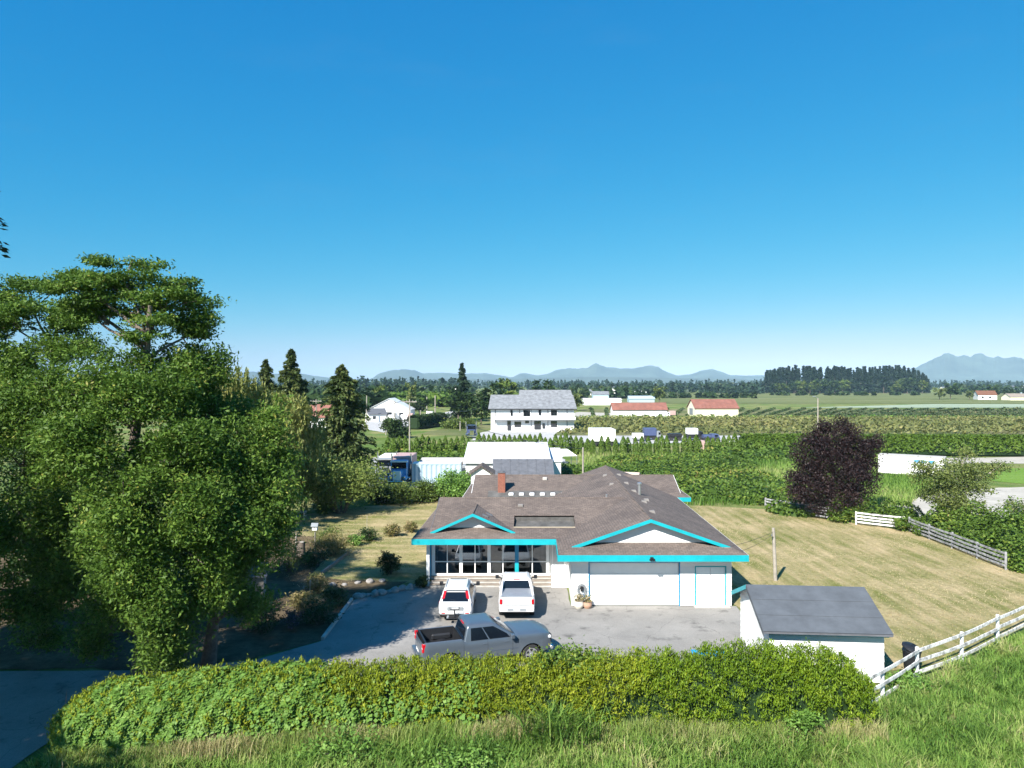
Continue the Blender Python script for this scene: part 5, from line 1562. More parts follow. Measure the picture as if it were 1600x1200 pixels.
# purple plum tree
lob = [LB(1366, 690, 12, 12, 68, 700), LB(1350, 730, 22, 22, 68, 1600), LB(1270, 690, 16, 14, 67, 900), LB(1244, 745, 14, 10, 66.5, 600), LB(1330, 680, 16, 14, 68, 900), LB(1302, 690, 34, 24, 68, 3800), LB(1275, 710, 36, 30, 67, 5000), LB(1335, 712, 34, 28, 68, 4500), LB(1305, 735, 52, 34, 67, 7500), LB(1262, 755, 30, 30, 66.5, 4200), LB(1340, 752, 32, 32, 68, 4500), LB(1300, 780, 44, 26, 66, 5200), LB(1288, 668, 14, 12, 68, 900), LB(1318, 664, 12, 14, 68.5, 900), LB(1360, 700, 14, 16, 68, 900), LB(1248, 772, 16, 14, 66, 900)]
lobed_tree('plum_tree', 'dark purple-leaved plum tree behind the white rail fence', 'tree', ((1298-800)*67.5/FPX, 67.5), lob, M['l_plum'], M['bark'], .22, (.20, .09), 1.2, 40, .32, .7, .35, .5, 6)
lob = [LB(1490, 735, 38, 16, 60, 1500), LB(1455, 745, 30, 14, 59, 1100), LB(1530, 738, 30, 14, 61, 1000), LB(1505, 760, 40, 16, 60, 1600), LB(1470, 775, 32, 16, 59, 1500), LB(1510, 710, 14, 10, 60, 300), LB(1560, 730, 20, 8, 61, 400), LB(1440, 728, 16, 8, 59, 350), LB(1500, 790, 34, 16, 59, 1600)]
lobed_tree('fruit_tree', 'thin pale-leaved fruit tree with bare pale branches before the sandy lot', 'tree', ((1500-800)*60/FPX, 60), lob, M['l_pale'], M['palebark'], .16, (.20, .10), 1.6, 22, .30, .6, .3, .5, 7)
bush('sapling', 'small reddish-green sapling at the edge of the sandy lot', 'tree', (41.5, 58), 1.6, 1.3, 3.2, 1500, M['l_pale'], (.2, .1), z0=1.0)

# bramble masses
def mound_mass(name, label, cat, centers, n_per, mat, leaf, seed=0, kind='stuff'):
    """heaps: (x, y, rx, ry, h): leafy shells over a solid dark mound"""
    PP, TT = [], []
    core = MB()
    for (x, y, rx, ry, h) in centers:
        n = int(n_per*rx*ry)
        a = RNG.uniform(0, 2*np.pi, n); q = np.sqrt(RNG.uniform(0, 1, n))
        px, py = x+rx*q*np.cos(a), y+ry*q*np.sin(a)
        dome = np.sqrt(np.maximum(0, 1-q**2.2))
        bumps = 1+.30*wob(px, py, 0, 1.1, seed)+.18*wob(px, py, 0, 2.7, seed+2)
        z = h*dome*bumps*RNG.uniform(.86, 1.06, n)+.05
        PP.append(np.stack([px, py, z], 1)); TT.append(.44+.22*wob(px, py, 0, .7, seed+1)+.24*wob(px, py, 0, .16, seed+6)+RNG.normal(size=n)*.18)
        n2 = int(n*.8)
        a = RNG.uniform(0, 2*np.pi, n2); q = 1.03-RNG.uniform(0, 1, n2)**1.6*.30
        px, py = x+rx*q*np.cos(a), y+ry*q*np.sin(a)
        q = q + .05*wob(px, py, 0, 2.3, seed+4)
        px, py = x+rx*q*np.cos(a), y+ry*q*np.sin(a)
        z = RNG.uniform(0.02, 1.05, n2)*h*np.sqrt(np.clip(1-(q*.93)**2.2, 0, 1))*(1+.3*wob(px, py, 0, 1.1, seed))
        PP.append(np.stack([px, py, z], 1)); TT.append(.40+.25*wob(px, py, 0, .7, seed+1)+RNG.normal(size=n2)*.2)
        rows = []
        for i in range(6):
            qq = 1-i/5.0
            row = []
            for k in range(16):
                aa = 2*math.pi*k/16
                cx, cy = x+rx*qq*.90*math.cos(aa), y+ry*qq*.90*math.sin(aa)
                row.append((cx, cy, h*.80*math.sqrt(max(0, 1-qq**2.2))*(1+.30*float(wob(cx, cy, 0, 1.1, seed))) - .02))
            rows.append(row)
        core.grid(rows, close=True)
    P = np.concatenate(PP); T = np.concatenate(TT)
    o = mesh_obj(name, leaf_mesh(name, P, leaf[0], leaf[1], T, .9), mat)
    tag(o, label, cat, kind=kind)
    c = core.build('stems', mat, o, 60)
    c['kind'] = 'stuff'
    return o
def pxm(x, y, rx, ry, h):
    X, Y = G(x, y); k = Y/FPX
    return (X, Y, rx*k, ry, h)
mound_mass('bramble_thicket', 'green bramble thicket smothering the rail fence on the east side', 'brambles',
           [(36.1, 50, 2.5, 3.0, 2.8), (35.9, 54.5, 2.2, 3.0, 2.7), (36.0, 58.5, 2.6, 2.6, 2.3), (38.5, 54, 2.6, 3.4, 2.3), (38.2, 48.5, 2.8, 2.6, 2.3), (41.5, 50.5, 2.8, 2.8, 2.2), (44.5, 53.5, 3, 3.4, 2.2), (44.5, 47.5, 3, 3, 2.2), (41.5, 45.5, 2.6, 2.6, 2.2), (36.5, 52.5, 2.4, 3, 3.0), (31.5, 66, 2.6, 2.0, 2.0), (34.5, 63.5, 2.2, 1.8, 1.9), (36.2, 45.5, 1.8, 2.2, 1.9), (38.5, 42.5, 2.2, 2.0, 1.7), (34.9, 57, 1.2, 1.6, 1.9), (34.8, 52, 1.2, 2.0, 2.1), (34.7, 47.6, 1.4, 1.3, 1.9), (42, 57, 2, 2.5, 1.2)], 260, M['l_bramble'], (.24, .14), 3)
mound_mass('bramble_bank', 'wide green bramble bank behind the bungalow roof', 'brambles',
           [pxm(1110, 775, 70, 4, 1.6), pxm(1030, 768, 60, 5, 1.8), pxm(1180, 780, 55, 4, 1.5), pxm(960, 752, 70, 6, 1.8), pxm(1060, 745, 80, 7, 1.8), pxm(1150, 755, 70, 6, 1.5), pxm(880, 745, 60, 5, 1.5), pxm(1210, 770, 45, 5, 1.3), pxm(1240, 800, 40, 3, 1.2), pxm(1000, 728, 70, 8, 1.4), pxm(1100, 728, 80, 8, 1.5), pxm(850, 755, 45, 4, 1.3)], 75, M['l_bramble'], (.36, .22), 5)
mound_mass('hedge_brambles', 'tangled bramble heap under the small cedars along the back yard', 'brambles',
           [pxm(x, 712, 26, 5, 1.5) for x in range(610, 740, 30)] + [pxm(x, 716, 34, 6, 1.6) for x in (1130, 1170, 1215, 1250)] + [pxm(650, 722, 40, 6, 1.4), pxm(700, 722, 36, 5, 1.2)], 22, M['l_bramble'], (.6, .35), 7)
for lab, x_, y_, r_, h_ in (('small bramble bush at the foot of the plum tree fence', 29.9, 64.4, 1.1, 1.3), ('round bramble bush at the corner of the white rail fences', 33.6, 60.6, .9, 1.2)):
    bush('bramble_bush', lab, 'bush', (x_, y_), r_, r_*.8, h_, 1800, M['l_bramble'], (.2, .11), group='bramble bushes on the fence')
# meadow behind: tall dry and green grass
def scatter_quad(pts, n):
    """n random points in a convex quad (bilinear)"""
    u, v = RNG.uniform(0, 1, n), RNG.uniform(0, 1, n)
    a, b, c, d = [np.array(p) for p in pts]
    return (a[None]*((1-u)*(1-v))[:, None] + b[None]*(u*(1-v))[:, None] + c[None]*(u*v)[:, None] + d[None]*((1-u)*v)[:, None])
q = np.concatenate([scatter_quad([G(900, 790), G(1330, 790), G(1420, 712), G(905, 708)], 26000), scatter_quad([G(1330, 800), G(1420, 790), G(1480, 745), G(1350, 745)], 6000)])
P = np.concatenate([q, np.zeros((len(q), 1))], 1)
t = .45+.42*wob(P[:, 0], P[:, 1], 0, .12, 2)+RNG.normal(size=len(P))*.14
o = mesh_obj('meadow_grass', blade_mesh('meadow_grass', P, .75, .07, t, .6), M['l_grass']); tag(o, 'rough tall grass and dry weeds behind the bungalow', 'grass', kind='stuff')

# lawn tufts break up the mown grass
def in_poly(px, py, poly):
    inside = np.zeros(len(px), bool)
    n = len(poly)
    for i in range(n):
        x0, y0 = poly[i]; x1, y1 = poly[(i+1) % n]
        c = ((y0 > py) != (y1 > py)) & (px < (x1-x0)*(py-y0)/((y1-y0) if y1 != y0 else 1e-9)+x0)
        inside ^= c
    return inside
def lawn_blades(name, label, poly, n, mat):
    xs = [p[0] for p in poly]; ys = [p[1] for p in poly]
    px, py = RNG.uniform(min(xs), max(xs), n), RNG.uniform(min(ys), max(ys), n)
    k = in_poly(px, py, poly); px, py = px[k], py[k]
    P = np.stack([px, py, np.zeros_like(px)], 1)
    t = .58+.36*wob(px, py, 0, .35, 4)+.15*wob(px*.4, py*1.6, 0, .9, 1)+RNG.normal(size=len(px))*.12
    o = mesh_obj(name, blade_mesh(name, P, .055, .035, t, .9), mat)
    tag(o, label, 'grass', kind='stuff')
lawn_blades('lawn_grass', 'short dry mown grass on the lawn by the service pole', lawn_r, 40000, M['l_straw'])
lawn_blades('lawn_grass', 'short dry mown grass on the lawn beside the garden bed', lawn_l, 20000, M['l_straw'])

# ------------------------------------------------------------------ front hedge
HP = [(-14.9, 24.35), (-12.0, 24.75), (-8.8, 25.3), (-5.0, 25.95), (-2.0, 26.3), (2.0, 26.3), (6.0, 26.15), (10.0, 26.0), (12.0, 25.95)]
HH = [1.80, 2.15, 2.25, 2.12, 2.05, 2.15, 2.42, 2.62, 2.40]
HX = np.array([p[0] for p in HP]); HY = np.array([p[1] for p in HP])
def hedge_surface(x, th):
    """point and normal on the hedge at station x, angle th (0 front foot .. pi back foot)"""
    yc = np.interp(x, HX, HY); h = np.interp(x, HX, HH)
    end = np.clip(np.minimum((x+15.4)/1.0, (12.95-x)/1.1), 0, 1)**.5
    wdt = .92*(.55+.45*end)
    hh = h*(.55+.45*end)*(1+.035*wob(x, 0, 0, 1.3, 7)+.03*wob(x, 0, 0, 4.1, 2))
    lump = 1+.10*wob(x*2.2, th*2.2, 0, 1.5, 1)+.10*wob(x*4.3, th*3.1, 0, 2.1, 3)
    tips = .22*np.abs(np.sin(x*4.2+.8*np.sin(x*1.7)))*np.clip(np.sin(th), 0, 1)**3*(.5+.6*np.clip((x-4)/6, 0, 1))
    c, s = np.cos(th), np.sin(th)
    e = 0.55
    dy = -np.sign(c)*np.abs(c)**e*wdt*lump
    dz = np.abs(s)**e*hh*(.93+.07*lump)+tips
    return yc+dy, dz
hg = thing('cedar_hedge', 'long clipped yellow-green cedar hedge across the front of the yard', 'hedge', (0, 26, 0))
nc = 4200
cx = RNG.uniform(-15.45, 12.98, nc); cth = RNG.beta(1.15, 1.35, nc)*math.pi
cyy, czz = hedge_surface(cx, cth)
cyc = np.interp(cx, HX, HY)
cout = RNG.uniform(.88, 1.06, nc)
CN = unit(np.stack([RNG.normal(size=nc)*.25, -np.cos(cth), np.sin(cth)*.8+.35], 1))
CP = np.stack([cx, cyc+(cyy-cyc)*cout, czz*cout], 1)
ctint = .45+.18*wob(cx, czz, 0, .5, 5)+RNG.normal(size=nc)*.15
n = 165000
ci = RNG.integers(0, nc, n)
f_ = RNG.uniform(-.16, .15, n)
rr_ = .105*(1.1-np.clip(f_/.15, 0, 1)*.9)
P = CP[ci]+CN[ci]*f_[:, None]+RNG.normal(size=(n, 3))*rr_[:, None] - np.array([0, 26, 0])
x, z = CP[ci, 0], P[:, 2]
nr = CN[ci]
t = ctint[ci]+f_*1.1+RNG.normal(size=n)*.10
right = RNG.uniform(size=n) < 1/(1+np.exp(-1.3*(x-4.6-.8*wob(z, x, 0, 1.5))))
for msk, m_, nm in ((~right, 'l_hedge', 'old_foliage'), (right, 'l_hedge2', 'fresh_foliage')):
    f = mesh_obj(nm, leaf_mesh(nm, P[msk], .115, .036, t[msk], .2, nr[msk]*.5+np.array([0, 0, 1.0]), .72, nr[msk], .35), M[m_], hg)
    f['kind'] = 'stuff'
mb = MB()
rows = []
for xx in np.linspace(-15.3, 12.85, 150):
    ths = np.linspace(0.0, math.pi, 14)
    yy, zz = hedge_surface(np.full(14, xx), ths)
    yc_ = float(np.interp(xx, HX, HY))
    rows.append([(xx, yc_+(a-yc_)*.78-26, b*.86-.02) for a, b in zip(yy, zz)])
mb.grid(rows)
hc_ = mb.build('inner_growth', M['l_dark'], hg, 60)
# bare patch twigs
tw = MB()
for k in range(90):
    xx = random.uniform(-15.5, 12.5)
    yy = float(np.interp(xx, HX, HY)) - 26
    hh = float(np.interp(xx, HX, HH))
    tw.tube([(xx, yy+random.uniform(-.3, .3), hh*.6), (xx+random.uniform(-.2, .2), yy+random.uniform(-.4, .4), hh+random.uniform(.0, .22))], [.012, .005], 4)
tw.build('twigs', M['bark'], hg)['kind'] = 'stuff'

# vines over the west end of the hedge
n = 34000
x = -15.4+ (RNG.beta(1.0, 1.9, n))*19.0
th = RNG.beta(1.0, 1.8, n)*math.pi*.8
y, z = hedge_surface(x, th)
patch = wob(x, z*1.2, 0, .9, 9)+.5*wob(x, z, 0, 2.1, 4) + np.clip((-7.0-x)/7, -.8, .6) - .25*(z-1.2)
k = RNG.uniform(size=n) < 1/(1+np.exp(-3.5*(patch-.12)))
x, y, z, th = x[k], y[k], z[k], th[k]; n = len(x)
yc = np.interp(x, HX, HY)
P = np.stack([x, yc+(y-yc)*RNG.uniform(1.0, 1.12, n)-.02, z*RNG.uniform(1.0, 1.06, n)], 1)
nr = unit(np.stack([np.zeros(n), -np.cos(th), np.sin(th)+.25], 1))
o = mesh_obj('hedge_vine', leaf_mesh('hedge_vine', P, .15, .13, .5+.25*wob(x, z, 0, 1.9)+RNG.normal(size=n)*.16, .5, nrm=nr, nw=.55), M['l_vine'])
tag(o, 'bright green bindweed leaves draped over the west end of the hedge', 'vine', kind='stuff')
# bramble growing out of the hedge by the pickup
bush('hedge_bramble', 'loose bramble bush growing up through the hedge beside the pickup wheel', 'bush', (2.3, 26.5), 1.6, .8, 2.55, 3400, M['l_bramble'], (.13, .08), z0=1.6, per=14, clump=.22)

# ------------------------------------------------------------------ foreground grass
def tufts(centers, per, seed, base=.42, spread=.10):
    """grass in tufts: blades leaning out of a shared root, one height and hue per tuft"""
    k = len(centers)
    cx, cy = centers[:, 0], centers[:, 1]
    th = np.clip(.34*(1+.45*wob(cx, cy, 0, .8, seed+5))*RNG.uniform(.55, 1.5, k), .12, .85)
    tt = base+.30*wob(cx, cy, 0, .55, seed)+.20*wob(cx, cy, 0, 1.6, seed+2)+RNG.normal(size=k)*.16
    i = RNG.integers(0, k, k*per)
    off = RNG.normal(size=(len(i), 2))*spread
    P = np.stack([cx[i]+off[:, 0], cy[i]+off[:, 1], np.zeros(len(i))], 1)
    return P, tt[i]+RNG.normal(size=len(i))*.08, th[i]
ctr = np.concatenate([scatter_quad([(-16.2, 18.5), (15, 18.5), (13, 25.6), (-15.6, 23.6)], 5200), scatter_quad([(10.0, 18.5), (27, 18.5), (32, 40), (11.5, 25.6)], 6200)])
P, t, hh = tufts(ctr, 12, 3, .36)
edge = (P[:, 0] > 13) & (P[:, 1] > 26.6 + (P[:, 0]-12.6)*.715)
P, t, hh = P[~edge], t[~edge], hh[~edge]
yh = np.interp(P[:, 0], HX, HY)-.75
ok = ~((P[:, 0] > -15.8) & (P[:, 0] < 12.8) & (P[:, 1] > yh))
P, t, hh = P[ok], t[ok], hh[ok]
o = mesh_obj('tall_grass', blade_mesh('tall_grass', P, hh, .030, t, 1.05), M['l_grass']); tag(o, 'tall green and straw grass growing wild in front of the hedge', 'grass', kind='stuff')
# dry grass fringe at the hedge foot
px = RNG.uniform(-15, 13, 16000); py = np.interp(px, HX, HY)-.95-np.abs(RNG.normal(size=16000))*.35
t = .72+.3*wob(px, py, 0, .8, 6)+RNG.normal(size=16000)*.12
o = mesh_obj('dry_grass', blade_mesh('dry_grass', np.stack([px, py, np.zeros_like(px)], 1), .62*(1+.3*wob(px, py, 0, 1.2, 4)), .018, t, .55), M['l_grass']); tag(o, 'straw-coloured seeding grass along the foot of the hedge', 'grass', kind='stuff')
# big leafy clump in front of the hedge
px = RNG.normal(1.5, .75, 900); py = RNG.normal(24.9, .35, 900)
o = mesh_obj('reed_clump', blade_mesh('reed_clump', np.stack([px, py, np.zeros_like(px)], 1), 1.15*RNG.uniform(.5, 1.2, 900), .045, .25+RNG.normal(size=900)*.16, 1.0), M['l_grass']); tag(o, 'tall clump of broad arching green blades against the hedge', 'grass clump')
for lab, x_, y_, rx, h in (('leafy weed patch low at the hedge, west of the reed clump', -5.5, 23.6, 1.6, .7), ('leafy weed patch in the grass near the centre of the verge', -1.5, 22.6, 1.8, .6), ('brambly weed beside the first fence post', 16.3, 29.0, .9, .7), ('bushy weed at the hedge end beside the fence', 10.2, 24.9, .8, 1.1)):
    bush('verge_weed', lab, 'weed', (x_, y_), rx, rx*.7, h, 1700, M['l_vine'], (.13, .07), group='weeds on the verge', per=20)

# ------------------------------------------------------------------ cedars and hedges of the back lots
def cedar_proto(seed, h=3.2, r=.58, n=620):
    a = RNG.uniform(0, 2*np.pi, n); f = RNG.uniform(0.0, 1, n)
    rad = r*np.minimum(1, (1-f)*2.4)**.62*(.55+.45*np.minimum(1, f*6+.4))*RNG.uniform(.82, 1.08, n)
    P = np.stack([rad*np.cos(a), rad*np.sin(a), f*h+.04], 1)
    nr = unit(np.stack([np.cos(a), np.sin(a), np.full(n, .35)], 1))
    t = .5+.2*wob(P[:, 0], P[:, 1], P[:, 2], 3, seed)+RNG.normal(size=n)*.18
    return leaf_mesh('foliage', P, .36, .17, t, .3, np.array([0, 0, 1.0]), .7, nr, .5)
cp = [cedar_proto(k) for k in range(3)]
for m_ in cp: m_.materials.append(M['l_cedar'])
stem = MB().tube([(0, 0, -.1), (0, 0, 2.6)], [.07, .03], 6)
xs = list(range(606, 736, 9)) + list(range(748, 912, 8)) + [918, 926, 940, 950, 962, 974, 981, 993, 1003, 1013, 1026, 1034, 1042, 1056, 1070, 1078, 1088, 1093, 1106, 1114, 1122, 1131, 1139, 1148, 1157, 1165]
kk = 0
c_stem = None
for x in xs:
    Y = 127+random.uniform(-1.2, 1.2) - (x-600)*.004
    if x < 740: Y -= 4
    root = thing('small_cedar', f'cone-shaped cedar of the back boundary row, {ordinal(kk+1)} counted from the utility pole end', 'cedar', ((x-800)*Y/FPX, Y, 0), random.uniform(0, 6), 'row of small cedars along the back boundary')
    s = random.uniform(.88, 1.12)
    root.scale = (s*random.uniform(.9, 1.1), s, s*random.uniform(.92, 1.15))
    f = bpy.data.objects.new('foliage', cp[kk % 3]); COL.objects.link(f); f.parent = root
    if c_stem is None: c_stem = stem.build('trunk', M['bark'], root)
    else:
        q = c_stem.copy(); COL.objects.link(q); q.parent = root
    kk += 1
def box_hedge(name, label, a, b, wd, h, n, mat, leaf, group=None):
    r = thing(name, label, 'hedge', (a[0], a[1], 0), math.atan2(b[1]-a[1], b[0]-a[0]), group)
    L = math.hypot(b[0]-a[0], b[1]-a[1])
    u = RNG.uniform(0, L, n); th = RNG.uniform(.05, 2.6, n)
    c, s = np.cos(th), np.sin(th)
    lump = 1+.10*wob(u*2, th*2, 0, .9, 2)
    y = -np.sign(c)*np.abs(c)**.5*wd*lump; z = np.abs(s)**.5*h*(.9+.1*lump)+.15*np.abs(np.sin(u*2.6))*np.clip(s, 0, 1)
    P = np.stack([u, y, z], 1)
    nr = unit(np.stack([np.zeros(n), -c, s+.2], 1))
    mesh_obj('foliage', leaf_mesh('foliage', P, leaf[0], leaf[1], .45+.25*wob(u, z, 0, 1.1, 3)+RNG.normal(size=n)*.16, .3, np.array([0, 0, 1.0]), .6, nr, .5), mat, r)['kind'] = 'stuff'
    MB().cbox(.1, L-.1, -wd*.85, wd*.85, 0, h*.88, .3).build('inner_growth', M['l_dark'], r)
    return r
box_hedge('boundary_hedge', 'long dense green hedge at the near edge of the berry field', (40.5, 126), (112, 121.5), 1.3, 3.5, 15000, M['l_cedar'], (.62, .30))
box_hedge('yard_hedge', 'dark clipped hedge beside the road bend', ((645-800)*195/FPX, 195), ((690-800)*215/FPX, 215), 1.8, 3.6, 2600, M['l_dark'], (.9, .5))
bush('round_bush', 'big round dark-green bush by the road beyond the small cedars', 'bush', ((618-800)*165/FPX, 165), 3.1, 3.0, 4.6, 3500, M['l_dark'], (.6, .35))
bush('roadside_bush', 'grey-green bush spread between the dark hedge and the modern white house', 'bush', ((722-800)*200/FPX, 200), 5.5, 3.0, 2.4, 3000, M['l_shrub'], (.6, .3))

# ------------------------------------------------------------------ simple buildings
def gable_house(name, label, cat, X, Y, w_, d_, he, hr_, wall, roof, rot=0.0, ridge='x', wins=None, over=.4, group=None, slabs=0, doors=None):
    r = thing(name, label, cat, (X, Y, 0), rot, group)
    MB().box(-w_/2, w_/2, 0, d_, 0, he).build('wall', wall, r)
    if ridge == 'x':
        for s in (0, 1):
            ya, yb = (-over, d_/2) if s == 0 else (d_+over, d_/2)
            sl = (hr_-he)/(d_/2)
            za = he-sl*over
            ro = MB().slab([(-w_/2-over, ya, za+.08), (w_/2+over, ya, za+.08), (w_/2+over, yb, hr_+.08), (-w_/2-over, yb, hr_+.08)], .12).build('roof', roof, r)
            for k in range(slabs if s == 0 else 0):
                xa = -w_/2-over+(w_+2*over)*(k+1)/(slabs+1)
                MB().extr([(xa-.03, ya, za+.13), (xa+.03, ya, za+.13), (xa+.03, yb, hr_+.13), (xa-.03, yb, hr_+.13)], (0, 0, -.05)).build('roof_seam', roof, ro)
        for s in (-1, 1):
            MB().extr([(s*w_/2, 0, he), (s*w_/2, d_, he), (s*w_/2, d_/2, hr_-.05)], (-s*.1, 0, 0)).build('gable', wall, r)
    else:
        for s in (-1, 1):
            sl = (hr_-he)/(w_/2)
            MB().slab([(s*(w_/2+over), -over, he-sl*over+.08), (s*(w_/2+over), d_+over, he-sl*over+.08), (0, d_+over, hr_+.08), (0, -over, hr_+.08)], .12).build('roof', roof, r)
        for y in (0, d_-.1):
            MB().extr([(-w_/2, y, he), (w_/2, y, he), (0, y, hr_-.05)], (0, .1, 0)).build('gable', wall, r)
    for (x0, x1, z0, z1) in (wins or []):
        wf = MB().box(x0-.12, x1+.12, -.06, 0.02, z0-.12, z1+.12).build('window', M['white'], r)
        MB().box(x0, x1, -.08, -.061, z0, z1).build('pane', M['glass'], wf)
    for (x0, x1, z0, z1, m_) in (doors or []):
        MB().box(x0, x1, -.07, 0.02, z0, z1).build('door', m_, r)
    return r

# modern two-storey house
Y = 187.0; k = Y/FPX
mx = (832-800)*k
mh = thing('modern_house', 'two-storey white modern house with grey slate roof and black window frames', 'house', (mx, Y, 0))
hwid = 65*k
MB().box(-hwid, hwid, 0, 11, 0, 6.1).build('wall', M['white'], mh)
def fx_(px): return (px-800)*k - mx
MB().slab([(-hwid-.7, -.8, 6.0), (hwid+.7, -.8, 6.0), (hwid+.2, 5.5, 9.6), (-hwid-.2, 5.5, 9.6)], .2).slab([(-hwid-.7, 11.8, 6.0), (-hwid-.2, 5.5, 9.6), (hwid+.2, 5.5, 9.6), (hwid+.7, 11.8, 6.0)], .2).build('roof', M['slate'], mh)
MB().slab([(fx_(810), 3.6, 8.55), (hwid+.1, 3.6, 8.55), (hwid-.3, 7.0, 10.9), (fx_(812), 7.0, 10.9)], .2).slab([(fx_(812), 7.0, 10.9), (hwid-.3, 7.0, 10.9), (hwid+.1, 11.5, 8.0), (fx_(810), 11.5, 8.0)], .2).build('upper_roof', M['slate'], mh)
MB().box(-hwid-.72, hwid+.72, -.86, -.80, 5.78, 6.02).build('eave_board', M['black'], mh)
bl = MB().box(fx_(772), hwid+.3, -1.5, -.02, 3.02, 3.2).build('balcony', M['greybody'], mh)
MB().box(fx_(772), hwid+.3, -1.5, -1.45, 3.2, 3.9).build('balcony_glass', M['clearlens'], mh).hide_render = False
for c, (xa, xb, ya, yb) in enumerate(((798, 800.5, 641, 649), (818, 828, 641, 650), (842, 845, 641, 648), (861, 870, 641, 649), (804, 814, 659, 667), (821, 826, 658, 661), (835, 845, 658, 671), (848, 851, 662, 669), (861, 870, 658, 667), (793, 798, 658, 672))):
    z1 = CAMZ-(ya-600)*k; z0 = CAMZ-(yb-600)*k
    big = xb-xa > 6
    if big: 
        fr = MB().box(fx_(xa)-.3, fx_(xb)+.3, -.16, -.005, z0-.3, z1+.3).build('window', M['white'], mh)
    else:
        fr = MB().box(fx_(xa)-.05, fx_(xb)+.05, -.14, -.005, z0-.05, z1+.05).build('window', M['black'], mh)
    MB().box(fx_(xa)-.06, fx_(xb)+.06, -.20, -.165, z0-.06, z1+.06).build('frame', M['black'], fr)
    mid = (fx_(xa)+fx_(xb))/2
    for q0, q1 in ((fx_(xa), mid-.04), (mid+.04, fx_(xb))):
        MB().box(q0, q1, -.215, -.202, z0, z1).build('pane', M['glass'], fr)
for x in (774, 812, 830, 856, 886): MB().tube([(fx_(x), -.1, 0), (fx_(x), -.1, 6)], .06, 6).build('downpipe', M['black'], mh)

# red-roofed barns
Y = 270; k = Y/FPX
gable_house('red_roof_barn', 'long low white barn with faded red roof in the fields', 'barn', (1000-800)*k, Y, 84*k, 7, 2.9, 5.3, M['white'], M['redroof'], slabs=12, group='red-roofed barns')
b2 = gable_house('red_roof_barn', 'taller cream barn with red roof and open gable end', 'barn', (1119-800)*k, Y-1, 68*k, 10, 3.5, 6.6, M['cream'], M['redroof'], slabs=10, group='red-roofed barns', rot=.05)
MB().box(-34*k-.12, -34*k-.02, 3.0, 7.2, .8, 3.2).build('gable_opening', M['greybody'], b2)
Y = 200; k = Y/FPX
gable_house('red_roof_house', 'pale house with brick-red roof seen between willow and spruce', 'house', (500-800)*k, Y, 9.5, 7, 3.4, 6.6, M['white'], M['redroof'])
# white workshop behind the bungalow
ws = gable_house('white_workshop', 'white metal-roofed workshop just beyond the bungalow', 'workshop', -.55, 82.0, 9.6, 19, 3.45, 4.95, M['siding'], M['whitemetal'], slabs=11, over=.3)
gable_house('workshop_annex', 'lower white metal-roofed annex on the end of the workshop', 'workshop', 4.7, 86.5, 2.5, 8, 3.1, 4.3, M['siding'], M['whitemetal'], slabs=3, over=.15)
gable_house('grey_roof_shed', 'low shed with dark grey sheet roof in front of the workshop', 'shed', 1.2, 75.5, 6.2, 6, 2.75, 4.15, M['wood'], M['darkroof'], slabs=6, over=.2)
gable_house('small_gabled_shed', 'little gabled shed with mossy shingle roof peeping over the bungalow ridge', 'shed', -3.05, 71.2, 2.1, 3.0, 3.55, 4.25, M['white'], M['shingle_y'], ridge='y', over=.25)
tn = thing('party_tent', 'white peaked canopy tent with open sides behind the workshop', 'tent', ((880-800)*104/FPX, 104, 0), .2)
MB().add([(-1.7, -1.5, 2.1), (1.7, -1.5, 2.1), (1.7, 1.5, 2.1), (-1.7, 1.5, 2.1), (-.6, 0, 3.0), (.6, 0, 3.0)], [(0,1,5,4), (1,2,5), (2,3,4,5), (3,0,4)]).build('canopy', M['white'], tn)
for x in (-1.65, 1.65):
    for y in (-1.45, 1.45): MB().tube([(x, y, 0), (x, y, 2.1)], .05, 6).build('leg', M['metal'], tn)
MB().box(-1.2, .8, -.6, .6, 0, 1.1).build('covered_crate', M['greybody'], tn)
tk = thing('steel_tank', 'rusty pale cylindrical tank lying behind the bungalow ridge', 'tank', ((985-800)*70/FPX, 70, 0), -.3)
MB().tube([(-1.0, 0, 3.35), (.9, 0, 3.35)], .48, 18).build('body', M['rust'], tk, 40)
MB().tube([(.9, 0, 3.35), (1.0, 0, 3.35)], [.47, .40], 18).build('end_cap', M['black'], tk)
for x in (-.7, .6): MB().box(x-.06, x+.06, -.4, -.3, 0, 2.95).box(x-.06, x+.06, .3, .4, 0, 2.95).box(x-.07, x+.07, -.45, .45, 2.85, 2.97).build('stand', M['greybody'], tk)

# long white trailer
c0 = at(1372, 742, 98); c1 = at(1476, 746, 93.5)
ang = math.atan2(93.5-98, c1[0]-c0[0]); Lt = math.hypot(c1[0]-c0[0], 4.5)
lt = thing('site_trailer', 'long white site trailer with a row of blue panels under its roof edge', 'trailer', (c0[0], 98, 0), ang)
MB().cbox(0, Lt, 0, 2.6, .25, 2.68, .05).build('body', M['white'], lt)
MB().box(-.05, Lt+.05, -.05, 2.65, 2.69, 2.78).build('roof', M['concrete'], lt)
mbl = plain('blue_panel', (0.08, 0.30, 0.55), 0.5); mpb = plain('pale_blue_panel', (0.45, 0.58, 0.68), 0.5)
for i in range(6): MB().box(.5+i*.62, .5+i*.62+.28, -.012, .0-.002, 2.0, 2.32).build('panel', mpb, lt)
for i in range(3): MB().box(4.35+i*.85, 4.35+i*.85+.62, -.014, -.002, 1.95, 2.34).build('panel', mbl, lt)
for x in (2.2, 3.2, Lt-2): MB().lathe([(.32, 0), (.32, .22)], (x, 0.1, .32), 'y', 14).build('wheel', M['rubber'], lt)

